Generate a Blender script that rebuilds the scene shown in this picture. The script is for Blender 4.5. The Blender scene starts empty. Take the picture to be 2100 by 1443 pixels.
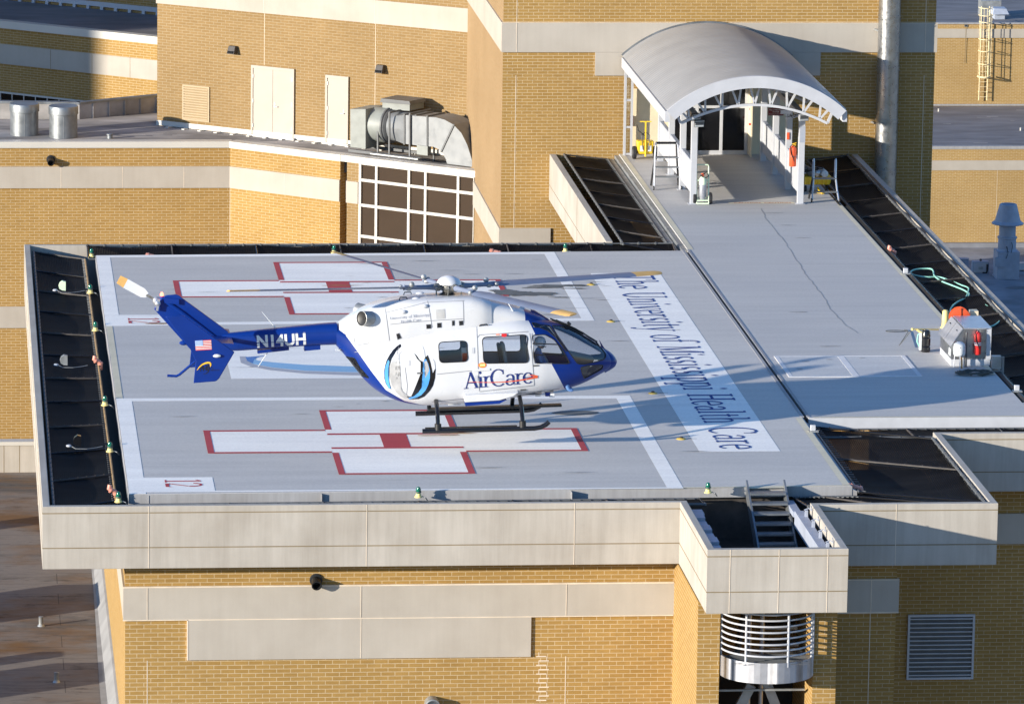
import bpy, bmesh, math, random
from mathutils import Vector, Matrix, Quaternion
from mathutils.bvhtree import BVHTree
random.seed(7)
V = Vector
D = bpy.data
scene = bpy.context.scene
COL = scene.collection

# ------------------------------------------------------------------ camera
F, CX, CY = 11500.0, 1050.0, 721.5            # focal length and centre in photo pixels (2100 x 1443)
vY = V((-1146, -2301.5, F)).normalized()      # world axes in camera space (x right, y down, z forward)
vX = V((116600, -583, F)); vX = (vX - vY * vX.dot(vY)).normalized()
vZ = vX.cross(vY)
def cw(c): return V((c.dot(vX), c.dot(vY), c.dot(vZ)))
def ray(px, py): return cw(V((px - CX, py - CY, F)))
_t0 = 121.05 / F
HC = -(_t0 * ray(1000, 1000)).z
_o = ray(265, 1013); _o = _o * (HC / -_o.z)
CAM = V((-_o.x, -_o.y, HC))                   # world origin: front left corner of the landing deck, z = 0 on the deck
def PL(px, py, p, n):
    r = ray(px, py); return CAM + r * ((V(p) - CAM).dot(V(n)) / r.dot(V(n)))
def G(px, py, z=0.0): return PL(px, py, (0, 0, z), (0, 0, 1))
def PY(px, py, y): return PL(px, py, (0, y, 0), (0, 1, 0))
def PX(px, py, x): return PL(px, py, (x, 0, 0), (1, 0, 0))
def proj(p):
    d = V(p) - CAM
    c = d.x * vX + d.y * vY + d.z * vZ
    return CX + F * c.x / c.z, CY + F * c.y / c.z
def depth(p):
    d = V(p) - CAM; return (d.x * vX + d.y * vY + d.z * vZ).z

cd = D.cameras.new('camera'); cam = D.objects.new('camera', cd); COL.objects.link(cam)
cd.sensor_width = 36; cd.sensor_fit = 'HORIZONTAL'; cd.lens = 36 * F / 2100
cd.clip_start = 1; cd.clip_end = 3000
rt, up, bk = cw(V((1, 0, 0))), cw(V((0, -1, 0))), cw(V((0, 0, -1)))
cam.matrix_world = Matrix(((rt.x, up.x, bk.x, CAM.x), (rt.y, up.y, bk.y, CAM.y), (rt.z, up.z, bk.z, CAM.z), (0, 0, 0, 1)))
scene.camera = cam

# ------------------------------------------------------------------ light
SUN_EL = math.radians(10.6)
SUN_AZ = math.radians(27.5)                   # light travels towards +X and a little towards +Y
sdir = V((math.cos(SUN_AZ) * math.cos(SUN_EL), math.sin(SUN_AZ) * math.cos(SUN_EL), -math.sin(SUN_EL)))
sl = D.lights.new('sun', 'SUN'); sl.energy = 4.5; sl.angle = math.radians(0.55); sl.color = (1.0, 0.92, 0.79)
so = D.objects.new('sun', sl); COL.objects.link(so); so.rotation_mode = 'QUATERNION'
so.rotation_quaternion = sdir.to_track_quat('-Z', 'Y'); so.location = (-60, -30, 40)
w = D.worlds.new('World'); scene.world = w; w.use_nodes = True
nt = w.node_tree; bg = nt.nodes['Background']
sk = nt.nodes.new('ShaderNodeTexSky'); sk.sky_type = 'NISHITA'; sk.sun_disc = False
sk.sun_elevation = SUN_EL; sk.sun_rotation = math.atan2(-sdir.x, -sdir.y); sk.air_density = 1.2; sk.dust_density = 0.1; sk.ozone_density = 5.0
wb = nt.nodes.new('ShaderNodeMix'); wb.data_type = 'RGBA'; wb.blend_type = 'MULTIPLY'; wb.inputs[0].default_value = 1; wb.inputs[7].default_value = (1.04, 0.97, 1.03, 1)   # camera white balance
nt.links.new(sk.outputs[0], wb.inputs[6]); nt.links.new(wb.outputs[2], bg.inputs[0]); bg.inputs[1].default_value = 0.15
scene.view_settings.view_transform = 'Standard'; scene.view_settings.look = 'None'
scene.view_settings.exposure = 0.90; scene.view_settings.gamma = 1.0

# ------------------------------------------------------------------ materials
M = {}
def N(nt, t, **k):
    n = nt.nodes.new(t)
    for a, b in k.items(): setattr(n, a, b)
    return n
def base(name):
    m = D.materials.new(name); m.use_nodes = True
    nt = m.node_tree; b = nt.nodes['Principled BSDF']; M[name] = m
    return m, nt, b
def mixc(nt, fac, a, b, mode='MIX'):
    n = N(nt, 'ShaderNodeMix', data_type='RGBA', blend_type=mode)
    for s, v in ((0, fac), (6, a), (7, b)):
        if isinstance(v, bpy.types.NodeSocket): nt.links.new(v, n.inputs[s])
        else: n.inputs[s].default_value = v if s == 0 else ((*v, 1) if len(v) == 3 else v)
    return n.outputs[2]
def ramp(nt, x, lo, hi):
    n = N(nt, 'ShaderNodeMapRange'); n.inputs[1].default_value = lo; n.inputs[2].default_value = hi
    nt.links.new(x, n.inputs[0]); return n.outputs[0]
def noise(nt, scale, coord='Object', sc=(1, 1, 1), detail=4, rough=0.55):
    tc = N(nt, 'ShaderNodeTexCoord'); mp = N(nt, 'ShaderNodeMapping'); mp.inputs[3].default_value = sc
    nt.links.new(tc.outputs[coord], mp.inputs[0])
    n = N(nt, 'ShaderNodeTexNoise'); n.inputs['Scale'].default_value = scale; n.inputs['Detail'].default_value = detail
    n.inputs['Roughness'].default_value = rough
    nt.links.new(mp.outputs[0], n.inputs['Vector']); return n.outputs[0]
def bumpn(nt, b, h, strength=0.2, dist=0.01):
    n = N(nt, 'ShaderNodeBump'); n.inputs['Strength'].default_value = strength; n.inputs['Distance'].default_value = dist
    nt.links.new(h, n.inputs['Height']); nt.links.new(n.outputs[0], b.inputs['Normal'])
def mat(name, col, rough=0.6, metal=0.0, var=0.12, scale=3.0, coat=0.0, bump=0.0, sc=(1, 1, 1), rvar=0.0, coord='Object', spec=0.5):
    m, nt, b = base(name)
    f = noise(nt, scale, coord, sc)
    c = mixc(nt, ramp(nt, f, 0.3, 0.7), [x * (1 - var) for x in col], [min(1, x * (1 + var)) for x in col])
    nt.links.new(c, b.inputs['Base Color'])
    b.inputs['Roughness'].default_value = rough; b.inputs['Metallic'].default_value = metal
    b.inputs['Coat Weight'].default_value = coat; b.inputs['Coat Roughness'].default_value = 0.05
    b.inputs['Specular IOR Level'].default_value = spec
    if rvar:
        r = N(nt, 'ShaderNodeMapRange'); r.inputs[1].default_value = .3; r.inputs[2].default_value = .7
        r.inputs[3].default_value = max(0, rough - rvar); r.inputs[4].default_value = min(1, rough + rvar)
        nt.links.new(noise(nt, scale * 2.3, coord, sc), r.inputs[0]); nt.links.new(r.outputs[0], b.inputs['Roughness'])
    if bump: bumpn(nt, b, noise(nt, scale * 8, coord, sc), bump)
    return m
def brick(name, c1, c2, mortar, bw=0.30, rh=0.0915, stain=0.14):
    m, nt, b = base(name)
    tc = N(nt, 'ShaderNodeTexCoord')
    br = N(nt, 'ShaderNodeTexBrick'); nt.links.new(tc.outputs['UV'], br.inputs['Vector'])
    br.inputs['Color1'].default_value = (*c1, 1); br.inputs['Color2'].default_value = (*c2, 1); br.inputs['Mortar'].default_value = (*mortar, 1)
    br.inputs['Scale'].default_value = 1; br.inputs['Mortar Size'].default_value = 0.0065; br.inputs['Mortar Smooth'].default_value = 0.1
    br.inputs['Bias'].default_value = 0; br.inputs['Brick Width'].default_value = bw; br.inputs['Row Height'].default_value = rh
    f = ramp(nt, noise(nt, 0.35, 'UV', (1, 1, 1), 5), 0.35, 0.7)
    c = mixc(nt, f, br.outputs[0], (1 - stain, 1 - stain * 1.05, 1 - stain * 1.2), 'MULTIPLY')
    g = mixc(nt, ramp(nt, noise(nt, 5.5, 'UV', (0.8, 2.6, 1), 4, .7), .3, .75), (0.89, 0.88, 0.86), (1.08, 1.07, 1.06))
    c = mixc(nt, 1.0, c, g, 'MULTIPLY')
    nt.links.new(c, b.inputs['Base Color']); b.inputs['Roughness'].default_value = 0.85; b.inputs['Specular IOR Level'].default_value = .25
    inv = N(nt, 'ShaderNodeMath', operation='SUBTRACT'); inv.inputs[0].default_value = 1; nt.links.new(br.outputs['Fac'], inv.inputs[1])
    bumpn(nt, b, inv.outputs[0], 0.5, 0.008)
    return m
def concrete(name, col, dirt=0.35, streak=0.5):
    m, nt, b = base(name)
    s1 = ramp(nt, noise(nt, 1.0, 'UV', (5.5, 0.35, 1), 5, .65), 0.38, 0.72)
    s2 = ramp(nt, noise(nt, 0.7, 'UV', (1, 1, 1), 5), 0.35, 0.7)
    s3 = noise(nt, 30, 'UV', (1, 1, 1), 3)
    c = mixc(nt, s1, col, [x * (1 - streak * k) for x, k in zip(col, (0.72, 0.74, 0.78))])
    c = mixc(nt, s2, c, [1 - dirt * .45, 1 - dirt * .5, 1 - dirt * .55], 'MULTIPLY')
    c = mixc(nt, s3, c, (1.06, 1.06, 1.06), 'MULTIPLY')
    nt.links.new(c, b.inputs['Base Color']); b.inputs['Roughness'].default_value = 0.8; b.inputs['Specular IOR Level'].default_value = .3
    bumpn(nt, b, s3, 0.12, 0.005)
    return m
def deckmat(name, col, paint=None, wear=0.5):
    """rough non-slip coating laid in passes along x; paint = colour of worn markings on it"""
    m, nt, b = base(name)
    ps = ramp(nt, noise(nt, 1.0, 'Object', (0.16, 2.2, 1), 6, .62), 0.28, 0.74)
    bl = ramp(nt, noise(nt, 0.16, 'Object', (0.7, 1.4, 1), 5, .6), 0.32, 0.72)
    sp = ramp(nt, noise(nt, 14, 'Object', (1, 1, 1), 3, .8), 0.3, 0.75)
    th = ramp(nt, noise(nt, 1.0, 'Object', (0.35, 9.0, 1), 5, .75), 0.60, 0.72)
    c = mixc(nt, ps, [x * .91 for x in col], [min(1, x * 1.06) for x in col])
    c = mixc(nt, bl, c, (0.86, 0.87, 0.90), 'MULTIPLY')
    c = mixc(nt, sp, c, (1.18, 1.18, 1.17), 'MULTIPLY')
    k = N(nt, 'ShaderNodeMath', operation='MULTIPLY'); nt.links.new(th, k.inputs[0]); k.inputs[1].default_value = wear * (.75 if paint is None else .35)
    c = mixc(nt, k.outputs[0], c, [x * .52 for x in col] if paint is None else [x * .72 for x in col])
    nt.links.new(c, b.inputs['Base Color']); b.inputs['Roughness'].default_value = 0.82; b.inputs['Specular IOR Level'].default_value = .22
    bumpn(nt, b, noise(nt, 45, 'Object', (1, 1, 1), 2), 0.35, 0.006)
    return m

brick('brick_tan', (0.380, 0.234, 0.074), (0.338, 0.203, 0.060), (0.55, 0.425, 0.265))
brick('brick_dimmed', (0.278, 0.182, 0.079), (0.252, 0.162, 0.067), (0.38, 0.30, 0.197))  # same tan brick, darkened in the colour against the strong sun there
brick('brick_side', (0.330, 0.225, 0.120), (0.31, 0.205, 0.105), (0.36, 0.26, 0.15))  # same tan brick, toned in the colour to even out the side sun
brick('brick_far', (0.40, 0.26, 0.095), (0.37, 0.232, 0.08), (0.56, 0.44, 0.28))
concrete('concrete', (0.455, 0.42, 0.37), .38, .22)
concrete('concrete_clean', (0.43, 0.39, 0.335), .28, .07)
concrete('curb_grey', (0.36, 0.36, 0.37), .4, .3)
deckmat('deck', (0.555, 0.522, 0.478))
deckmat('deck_walk', (0.515, 0.490, 0.458), None, .25)
deckmat('paint_white', (0.93, 0.88, 0.80), 1, .5)
deckmat('paint_red', (0.46, 0.070, 0.080), 1, .6)
deckmat('paint_navy', (0.035, 0.085, 0.26), 1, .4)
deckmat('paint_yellow', (0.66, 0.59, 0.43), 1, .9)
deckmat('paint_lightblue', (0.27, 0.47, 0.66), 1, .4)
deckmat('paint_grey', (0.42, 0.42, 0.45), 1, .4)
deckmat('paint_midblue', (0.10, 0.22, 0.48), 1, .4)
deckmat('hatch_grey', (0.56, 0.55, 0.53), None, .2)
deckmat('hatch_frame', (0.70, 0.68, 0.66), None, .5)
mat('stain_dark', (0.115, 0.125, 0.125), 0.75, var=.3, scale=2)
mat('scuff', (0.27, 0.275, 0.28), .8, var=.3, scale=4)
mat('crack_grey', (0.33, 0.32, 0.31), .85, var=.2, scale=6)
mat('rust', (0.36, 0.20, 0.07), .9, var=.4, scale=5)
mat('caulk', (0.66, 0.56, 0.44), .8)
mat('joint_dark', (0.22, 0.17, 0.10), .9)
mat('coping_white', (0.53, 0.51, 0.465), .45, var=.05, scale=.6)
mat('white_paint', (0.46, 0.47, 0.50), .45, var=.05)
mat('frame_white', (0.50, 0.51, 0.54), .45, var=.06)
mat('door_cream', (0.37, 0.325, 0.27), .5, var=.05, scale=1.5)
mat('cream', (0.72, 0.62, 0.44), .55, var=.06)
mat('louvre_cream', (0.36, 0.265, 0.15), .5, var=.05)
mat('ladder_cream', (0.78, 0.66, 0.40), .5, var=.06)
mat('galv', (0.25, 0.265, 0.28), .45, .7, var=.18, scale=2.2, rvar=.12)
mat('galv_dull', (0.36, 0.37, 0.37), .5, .6, var=.25, scale=3, rvar=.15)
mat('duct_metal', (0.195, 0.205, 0.215), .5, .35, var=.1, scale=2, rvar=.1)
mat('steel', (0.42, 0.42, 0.42), .32, .9, var=.15, scale=4, rvar=.08)
mat('alu', (0.55, 0.56, 0.60), .36, .7, var=.1, scale=6)
mat('fan_grey', (0.22, 0.235, 0.22), .5, var=.16, scale=3)
mat('grey_paint', (0.34, 0.37, 0.44), .5, var=.1, scale=3)
mat('vent_grey', (0.34, 0.38, 0.46), .55, var=.1, scale=3)
mat('grey_dark', (0.10, 0.105, 0.11), .5, var=.2)
mat('black', (0.012, 0.012, 0.013), .45, var=.3)
mat('black_gloss', (0.008, 0.008, 0.010), .22, var=.1, coat=.3)
mat('rubber', (0.018, 0.018, 0.02), .75, var=.25)
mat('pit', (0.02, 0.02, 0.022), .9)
mat('brown_steel', (0.055, 0.047, 0.042), .55, var=.3, scale=5)
mat('rust_rail', (0.33, 0.21, 0.09), .6, var=.3, scale=3)
mat('roof_membrane', (0.16, 0.155, 0.165), .85, var=.28, scale=.7, sc=(.5, 1.5, 1))
mat('roof_pale', (0.27, 0.255, 0.245), .85, var=.55, scale=.9, sc=(.5, 1.3, 1))
mat('flashing_grey', (0.26, 0.255, 0.25), .8, var=.2, scale=1.2)
mat('roof_blue', (0.22, 0.225, 0.25), .85, var=.3, scale=.6)
mat('corrugated', (0.31, 0.305, 0.30), .45, .2, var=.08, scale=1)
mat('deck_yellow', (0.55, 0.38, 0.08), .6, var=.2)
mat('yellow', (0.80, 0.52, 0.02), .45, var=.08, coat=.2)
mat('yellow_pale', (0.82, 0.66, 0.26), .5, var=.1)
mat('red', (0.62, 0.03, 0.025), .32, var=.08, coat=.4)
mat('red_orange', (0.70, 0.10, 0.03), .4, var=.1)
mat('sign_red', (0.13, 0.008, 0.012), .4)
mat('pink_pipe', (0.62, 0.27, 0.20), .45, var=.2, scale=8)
mat('mint', (0.66, 0.80, 0.58), .45, var=.05)
mat('hose_green', (0.30, 0.62, 0.50), .5, var=.1)
mat('cyl_white', (0.66, 0.68, 0.68), .4, var=.05)
mat('orange', (0.90, 0.20, 0.01), .5)
mat('cable', (0.075, 0.075, 0.065), .7)
# helicopter
mat('heli_white', (0.62, 0.63, 0.65), .32, var=.045, scale=1.6, coat=.25, rvar=.1)
mat('heli_blue', (0.002, 0.026, 0.200), .35, var=.15, scale=.8, coat=.10, spec=.3)
mat('heli_navy', (0.012, 0.026, 0.16), .3, coat=.4)
mat('heli_sky', (0.09, 0.36, 0.80), .25, coat=.5, var=.25, scale=2.5)
mat('heli_silver', (0.48, 0.48, 0.48), .3, .1, coat=.4, var=.25, scale=3)
mat('heli_text_grey', (0.36, 0.38, 0.45), .4)
mat('panel_line', (0.22, 0.23, 0.26), .5)
mat('blade_grey', (0.17, 0.20, 0.28), .5, var=.08)
mat('blade_tip', (0.72, 0.42, 0.13), .45)
mat('interior', (0.09, 0.09, 0.10), .8)
mat('interior_pale', (0.30, 0.30, 0.31), .8)
mat('seat_beige', (0.48, 0.46, 0.43), .7)
mat('helmet_white', (0.92, 0.92, 0.92), .3, var=.02)
mat('skin', (0.50, 0.28, 0.19), .5)
mat('uniform_blue', (0.10, 0.21, 0.46), .8, var=.25, scale=9)
mat('flag_blue', (0.25, 0.40, 0.72), .4)
mat('logo_yellow', (0.85, 0.50, 0.03), .4)
mat('hub_metal', (0.20, 0.20, 0.19), .4, .6, var=.4, scale=14)
def glassy(name, tint, refl=0.10, opac=0.0, dark=(0.01, 0.01, 0.012)):
    m, nt, b = base(name); nt.nodes.remove(b)
    out = [n for n in nt.nodes if n.type == 'OUTPUT_MATERIAL'][0]
    tr = N(nt, 'ShaderNodeBsdfTransparent'); tr.inputs[0].default_value = (*tint, 1)
    gl = N(nt, 'ShaderNodeBsdfGlossy'); gl.inputs['Roughness'].default_value = 0.03
    fr = N(nt, 'ShaderNodeFresnel'); fr.inputs[0].default_value = 1.35
    ad = N(nt, 'ShaderNodeMath', operation='ADD'); nt.links.new(fr.outputs[0], ad.inputs[0]); ad.inputs[1].default_value = refl - .02
    mx = N(nt, 'ShaderNodeMixShader'); nt.links.new(ad.outputs[0], mx.inputs[0]); nt.links.new(tr.outputs[0], mx.inputs[1]); nt.links.new(gl.outputs[0], mx.inputs[2])
    nt.links.new(mx.outputs[0], out.inputs[0]); return m
glassy('cabin_glass', (0.95, 0.96, 0.97), .04)
glassy('screen_glass', (0.86, 0.88, 0.91), .09)
glassy('clear_glass', (0.85, 0.88, 0.88), .08)
def solidglass(name, col, rough=.05, wav=0.0):
    m, nt, b = base(name)
    nt.links.new(mixc(nt, noise(nt, .9, 'UV', (1, 2.2, 1)), col, [x * 1.35 for x in col]), b.inputs['Base Color'])
    b.inputs['Roughness'].default_value = rough
    if wav: bumpn(nt, b, noise(nt, 1.1, 'UV', (1, 1.4, 1), 2), wav, .02)
solidglass('brown_glass', (0.040, 0.026, 0.016), .12, .25)
solidglass('black_glass', (0.006, 0.006, 0.007), .06, .1)
def green_lens():
    m, nt, b = base('green_lens')
    b.inputs['Base Color'].default_value = (0.0, 0.16, 0.10, 1); b.inputs['Roughness'].default_value = .12; b.inputs['Transmission Weight'].default_value = .25
green_lens()
def emis(name, col, s):
    m, nt, b = base(name); b.inputs['Emission Color'].default_value = (*col, 1); b.inputs['Emission Strength'].default_value = s
    b.inputs['Base Color'].default_value = (*col, 1)
emis('beacon_red', (1.0, 0.10, 0.05), 6.0)
def netmat():
    m, nt, b = base('net_black')
    out = [n for n in nt.nodes if n.type == 'OUTPUT_MATERIAL'][0]
    f = ramp(nt, noise(nt, 1.0, 'UV', (.5, 2.0, 1), 4, .6), .45, .75)
    nt.links.new(mixc(nt, f, (0.005, 0.005, 0.006), (0.014, 0.0135, 0.014)), b.inputs['Base Color'])
    b.inputs['Roughness'].default_value = .7; b.inputs['Specular IOR Level'].default_value = .08
    # woven mesh: tiny open squares
    tc = N(nt, 'ShaderNodeTexCoord'); br = N(nt, 'ShaderNodeTexBrick'); br.offset = 0
    nt.links.new(tc.outputs['UV'], br.inputs['Vector']); br.inputs['Scale'].default_value = 1
    br.inputs['Brick Width'].default_value = .045; br.inputs['Row Height'].default_value = .045; br.inputs['Mortar Size'].default_value = .0145; br.inputs['Mortar Smooth'].default_value = 0
    inv = N(nt, 'ShaderNodeMath', operation='SUBTRACT'); inv.inputs[0].default_value = 1; nt.links.new(br.outputs['Fac'], inv.inputs[1])
    k = N(nt, 'ShaderNodeMath', operation='MULTIPLY'); nt.links.new(inv.outputs[0], k.inputs[0]); k.inputs[1].default_value = .22
    tr = N(nt, 'ShaderNodeBsdfTransparent'); mx = N(nt, 'ShaderNodeMixShader')
    nt.links.new(k.outputs[0], mx.inputs[0]); nt.links.new(b.outputs[0], mx.inputs[1]); nt.links.new(tr.outputs[0], mx.inputs[2])
    nt.links.new(mx.outputs[0], out.inputs[0])
netmat()
def stained_roof():
    m, nt, b = base('stained_roof')
    a = ramp(nt, noise(nt, .33, 'Object', (.6, 1.1, 1), 7, .65), .46, .62)
    c = mixc(nt, a, (0.160, 0.143, 0.130), (0.135, 0.070, 0.022))
    d = ramp(nt, noise(nt, .45, 'Object', (.5, 1.5, 1), 7, .7), .52, .66)
    c = mixc(nt, d, c, (0.075, 0.068, 0.062))
    e = ramp(nt, noise(nt, 6, 'Object', (.5, 2.0, 1), 5, .7), .3, .7)
    c = mixc(nt, e, c, (1.35, 1.30, 1.26), 'MULTIPLY')
    tc = N(nt, 'ShaderNodeTexCoord'); br = N(nt, 'ShaderNodeTexBrick'); nt.links.new(tc.outputs['UV'], br.inputs['Vector']); br.offset = .4
    br.inputs['Scale'].default_value = 1; br.inputs['Brick Width'].default_value = 3.1; br.inputs['Row Height'].default_value = 1.05; br.inputs['Mortar Size'].default_value = .012; br.inputs['Mortar Smooth'].default_value = .2
    c = mixc(nt, br.outputs['Fac'], c, (.45, .45, .46), 'MULTIPLY')
    sm = ramp(nt, noise(nt, 1.6, 'Object', (.5, 1.6, 1), 7, .75), .56, .66)
    c = mixc(nt, sm, c, (.38, .36, .35), 'MULTIPLY')
    nt.links.new(c, b.inputs['Base Color']); b.inputs['Roughness'].default_value = .85
stained_roof()
def pilotmat(): pass

# ------------------------------------------------------------------ mesh building
ROOT = {}          # object name -> inverse world matrix of the thing it belongs to
class MB:
    def __init__(s): s.v = []; s.f = []; s.m = []; s.uv = {}
    def add(s, vs, fs, m=0):
        n = len(s.v); s.v += [V(p) for p in vs]
        for f in fs: s.f.append([n + i for i in f]); s.m.append(m)
        return s
    def quad(s, a, b, c, d, m=0): return s.add([a, b, c, d], [(0, 1, 2, 3)], m)
    def poly(s, pts, m=0): return s.add(pts, [tuple(range(len(pts)))], m)
    def hexa(s, b, t, m=0):      # bottom 4, top 4 (counter-clockwise seen from above)
        n = len(b)
        fs = [tuple(reversed(range(n))), tuple(range(n, 2 * n))] + [(i, (i + 1) % n, n + (i + 1) % n, n + i) for i in range(n)]
        return s.add(list(b) + list(t), fs, m)
    def prism(s, pts, z0, z1, m=0): return s.hexa([V((p[0], p[1], z0)) for p in pts], [V((p[0], p[1], z1)) for p in pts], m)
    def slab(s, pts, off, m=0): return s.hexa([V(p) + V(off) for p in pts], [V(p) for p in pts], m)
    def box(s, x0, x1, y0, y1, z0, z1, m=0): return s.prism([(x0, y0), (x1, y0), (x1, y1), (x0, y1)], z0, z1, m)
    def obox(s, c, ax, ay, az, m=0):   # centre and three half-axis vectors
        c, ax, ay, az = V(c), V(ax), V(ay), V(az)
        return s.hexa([c - ax - ay - az, c + ax - ay - az, c + ax + ay - az, c - ax + ay - az], [c - ax - ay + az, c + ax - ay + az, c + ax + ay + az, c - ax + ay + az], m)
    def bar(s, a, b, w, h=None, upv=(0, 0, 1), m=0):
        a, b = V(a), V(b); d = (b - a); h = h or w
        x = d.normalized(); u = V(upv); y = u.cross(x)
        if y.length < 1e-4: y = V((1, 0, 0)).cross(x)
        y.normalize(); z = x.cross(y)
        return s.obox((a + b) / 2, d / 2, y * w / 2, z * h / 2, m)
    def tube(s, pts, r, n=8, m=0, closed=False, caps=True):
        pts = [V(p) for p in pts]; k = len(pts); rings = []
        rr = r if isinstance(r, (list, tuple)) else [r] * k
        pu = None
        for i, p in enumerate(pts):
            if closed: t = pts[(i + 1) % k] - pts[i - 1]
            else: t = pts[min(i + 1, k - 1)] - pts[max(i - 1, 0)]
            t.normalize()
            if pu is None:
                pu = V((0, 0, 1)) if abs(t.z) < .9 else V((1, 0, 0))
            pu = (pu - t * pu.dot(t)); pu.normalize(); q = t.cross(pu)
            rings.append([p + (pu * math.cos(2 * math.pi * j / n) + q * math.sin(2 * math.pi * j / n)) * rr[i] for j in range(n)])
        vs = [v for R in rings for v in R]; fs = []
        for i in range(k if closed else k - 1):
            i2 = (i + 1) % k
            for j in range(n): fs.append((i * n + j, i * n + (j + 1) % n, i2 * n + (j + 1) % n, i2 * n + j))
        if caps and not closed: fs += [tuple(reversed(range(n))), tuple(range((k - 1) * n, k * n))]
        return s.add(vs, fs, m)
    def cyl(s, a, b, r, r2=None, n=20, m=0): return s.tube([a, b], [r, r if r2 is None else r2], n, m)
    def lathe(s, c, prof, n=24, axis=(0, 0, 1), m=0, a0=0, a1=2 * math.pi, caps=True):
        c = V(c); az = V(axis).normalized(); ax = az.orthogonal().normalized(); ay = az.cross(ax)
        full = abs(a1 - a0 - 2 * math.pi) < 1e-6; nn = n if full else n + 1
        vs = []; fs = []
        for (r, z) in prof:
            for j in range(nn):
                a = a0 + (a1 - a0) * j / n
                vs.append(c + az * z + (ax * math.cos(a) + ay * math.sin(a)) * max(r, 1e-4))
        for i in range(len(prof) - 1):
            for j in range(n):
                j2 = (j + 1) % nn
                fs.append((i * nn + j, i * nn + j2, (i + 1) * nn + j2, (i + 1) * nn + j))
        if full and caps:
            fs.append(tuple(reversed(range(nn)))); k = (len(prof) - 1) * nn; fs.append(tuple(range(k, k + nn)))
        return s.add(vs, fs, m)
    def ball(s, c, r, n=14, sc=(1, 1, 1), m=0):
        c = V(c); k = n // 2; vs = []; fs = []
        for i in range(k + 1):
            t = math.pi * i / k
            for j in range(n):
                a = 2 * math.pi * j / n
                vs.append(c + V((r * sc[0] * math.sin(t) * math.cos(a), r * sc[1] * math.sin(t) * math.sin(a), r * sc[2] * math.cos(t))))
        for i in range(k):
            for j in range(n): fs.append((i * n + j, (i + 1) * n + j, (i + 1) * n + (j + 1) % n, i * n + (j + 1) % n))
        return s.add(vs, fs, m)
    def grid(s, rows, m=0, flip=False):
        h, wd = len(rows), len(rows[0]); vs = [p for r in rows for p in r]; fs = []
        for i in range(h - 1):
            for j in range(wd - 1):
                q = (i * wd + j, i * wd + j + 1, (i + 1) * wd + j + 1, (i + 1) * wd + j)
                fs.append(tuple(reversed(q)) if flip else q)
        return s.add(vs, fs, m)
    def build(s, name, mats, parent=None, label=None, cat=None, group=None, kind=None, local=False, smooth=35, bevel=0.0, weld=False):
        me = D.meshes.new(name)
        vs = s.v
        if parent is not None and not local:
            Mi = ROOT[parent.name]; vs2 = [Mi @ v for v in vs]
        elif parent is None and not local and cat and vs:       # a thing that is one mesh: origin at its base
            lo = V([min(v[i] for v in vs) for i in range(3)]); hi = V([max(v[i] for v in vs) for i in range(3)])
            org = V(((lo.x + hi.x) / 2, (lo.y + hi.y) / 2, lo.z)); vs2 = [v - org for v in vs]
        else: vs2 = vs; org = None
        me.from_pydata(vs2, [], s.f)
        if isinstance(mats, str): mats = [mats]
        for k in mats: me.materials.append(M[k])
        me.polygons.foreach_set('material_index', s.m)
        uvl = me.uv_layers.new(name='UVMap')
        for p, f in zip(me.polygons, s.f):
            P = [vs[i] for i in f]
            nn = V((0, 0, 0))
            for i in range(len(P)):
                a, b = P[i], P[(i + 1) % len(P)]
                nn += V(((a.y - b.y) * (a.z + b.z), (a.z - b.z) * (a.x + b.x), (a.x - b.x) * (a.y + b.y)))
            if nn.length > 0: nn.normalize()
            if abs(nn.z) > .7: t = V((1, 0, 0)); q = V((0, 1, 0))
            else:
                t = V((-nn.y, nn.x, 0)).normalized(); q = V((0, 0, 1))
                if abs(t.y) > abs(t.x) and t.y < 0 or abs(t.x) >= abs(t.y) and t.x < 0: t = -t
            for li, vi in zip(p.loop_indices, f): uvl.data[li].uv = (vs[vi].dot(t), vs[vi].dot(q))
        if weld:
            bm = bmesh.new(); bm.from_mesh(me); bmesh.ops.remove_doubles(bm, verts=bm.verts, dist=1e-4); bmesh.ops.recalc_face_normals(bm, faces=bm.faces); bm.to_mesh(me); bm.free()
        me.polygons.foreach_set('use_smooth', [True] * len(me.polygons)); me.set_sharp_from_angle(angle=math.radians(smooth))
        o = D.objects.new(name, me); COL.objects.link(o)
        if parent is not None:
            o.parent = parent; ROOT[o.name] = ROOT[parent.name]
        else:
            if not local and cat and vs: o.location = org; ROOT[o.name] = Matrix.Translation(-org)
            else: ROOT[o.name] = Matrix()
        if label: o['label'] = label
        if cat: o['category'] = cat
        if group: o['group'] = group
        if kind: o['kind'] = kind
        if bevel:
            b = o.modifiers.new('bevel', 'BEVEL'); b.width = bevel; b.segments = 2; b.limit_method = 'ANGLE'
        return o
def thing(name, label, cat, loc=(0, 0, 0), group=None, mw=None):
    o = D.objects.new(name, None); COL.objects.link(o)
    o.empty_display_size = .3
    o.matrix_world = mw if mw is not None else Matrix.Translation(V(loc))
    ROOT[o.name] = o.matrix_world.inverted()
    o['label'] = label; o['category'] = cat
    if group: o['group'] = group
    return o
def copy_tree(root, delta, label=None, mw=None):
    r = root.copy(); COL.objects.link(r)
    if mw is not None: r.matrix_world = mw
    else: r.location = root.location + V(delta)
    if label: r['label'] = label
    def rec(a, b):
        for ch in [o for o in COL.objects if o.parent == a]:
            c = ch.copy(); COL.objects.link(c); c.parent = b; rec(ch, c)
    rec(root, r); return r

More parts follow.
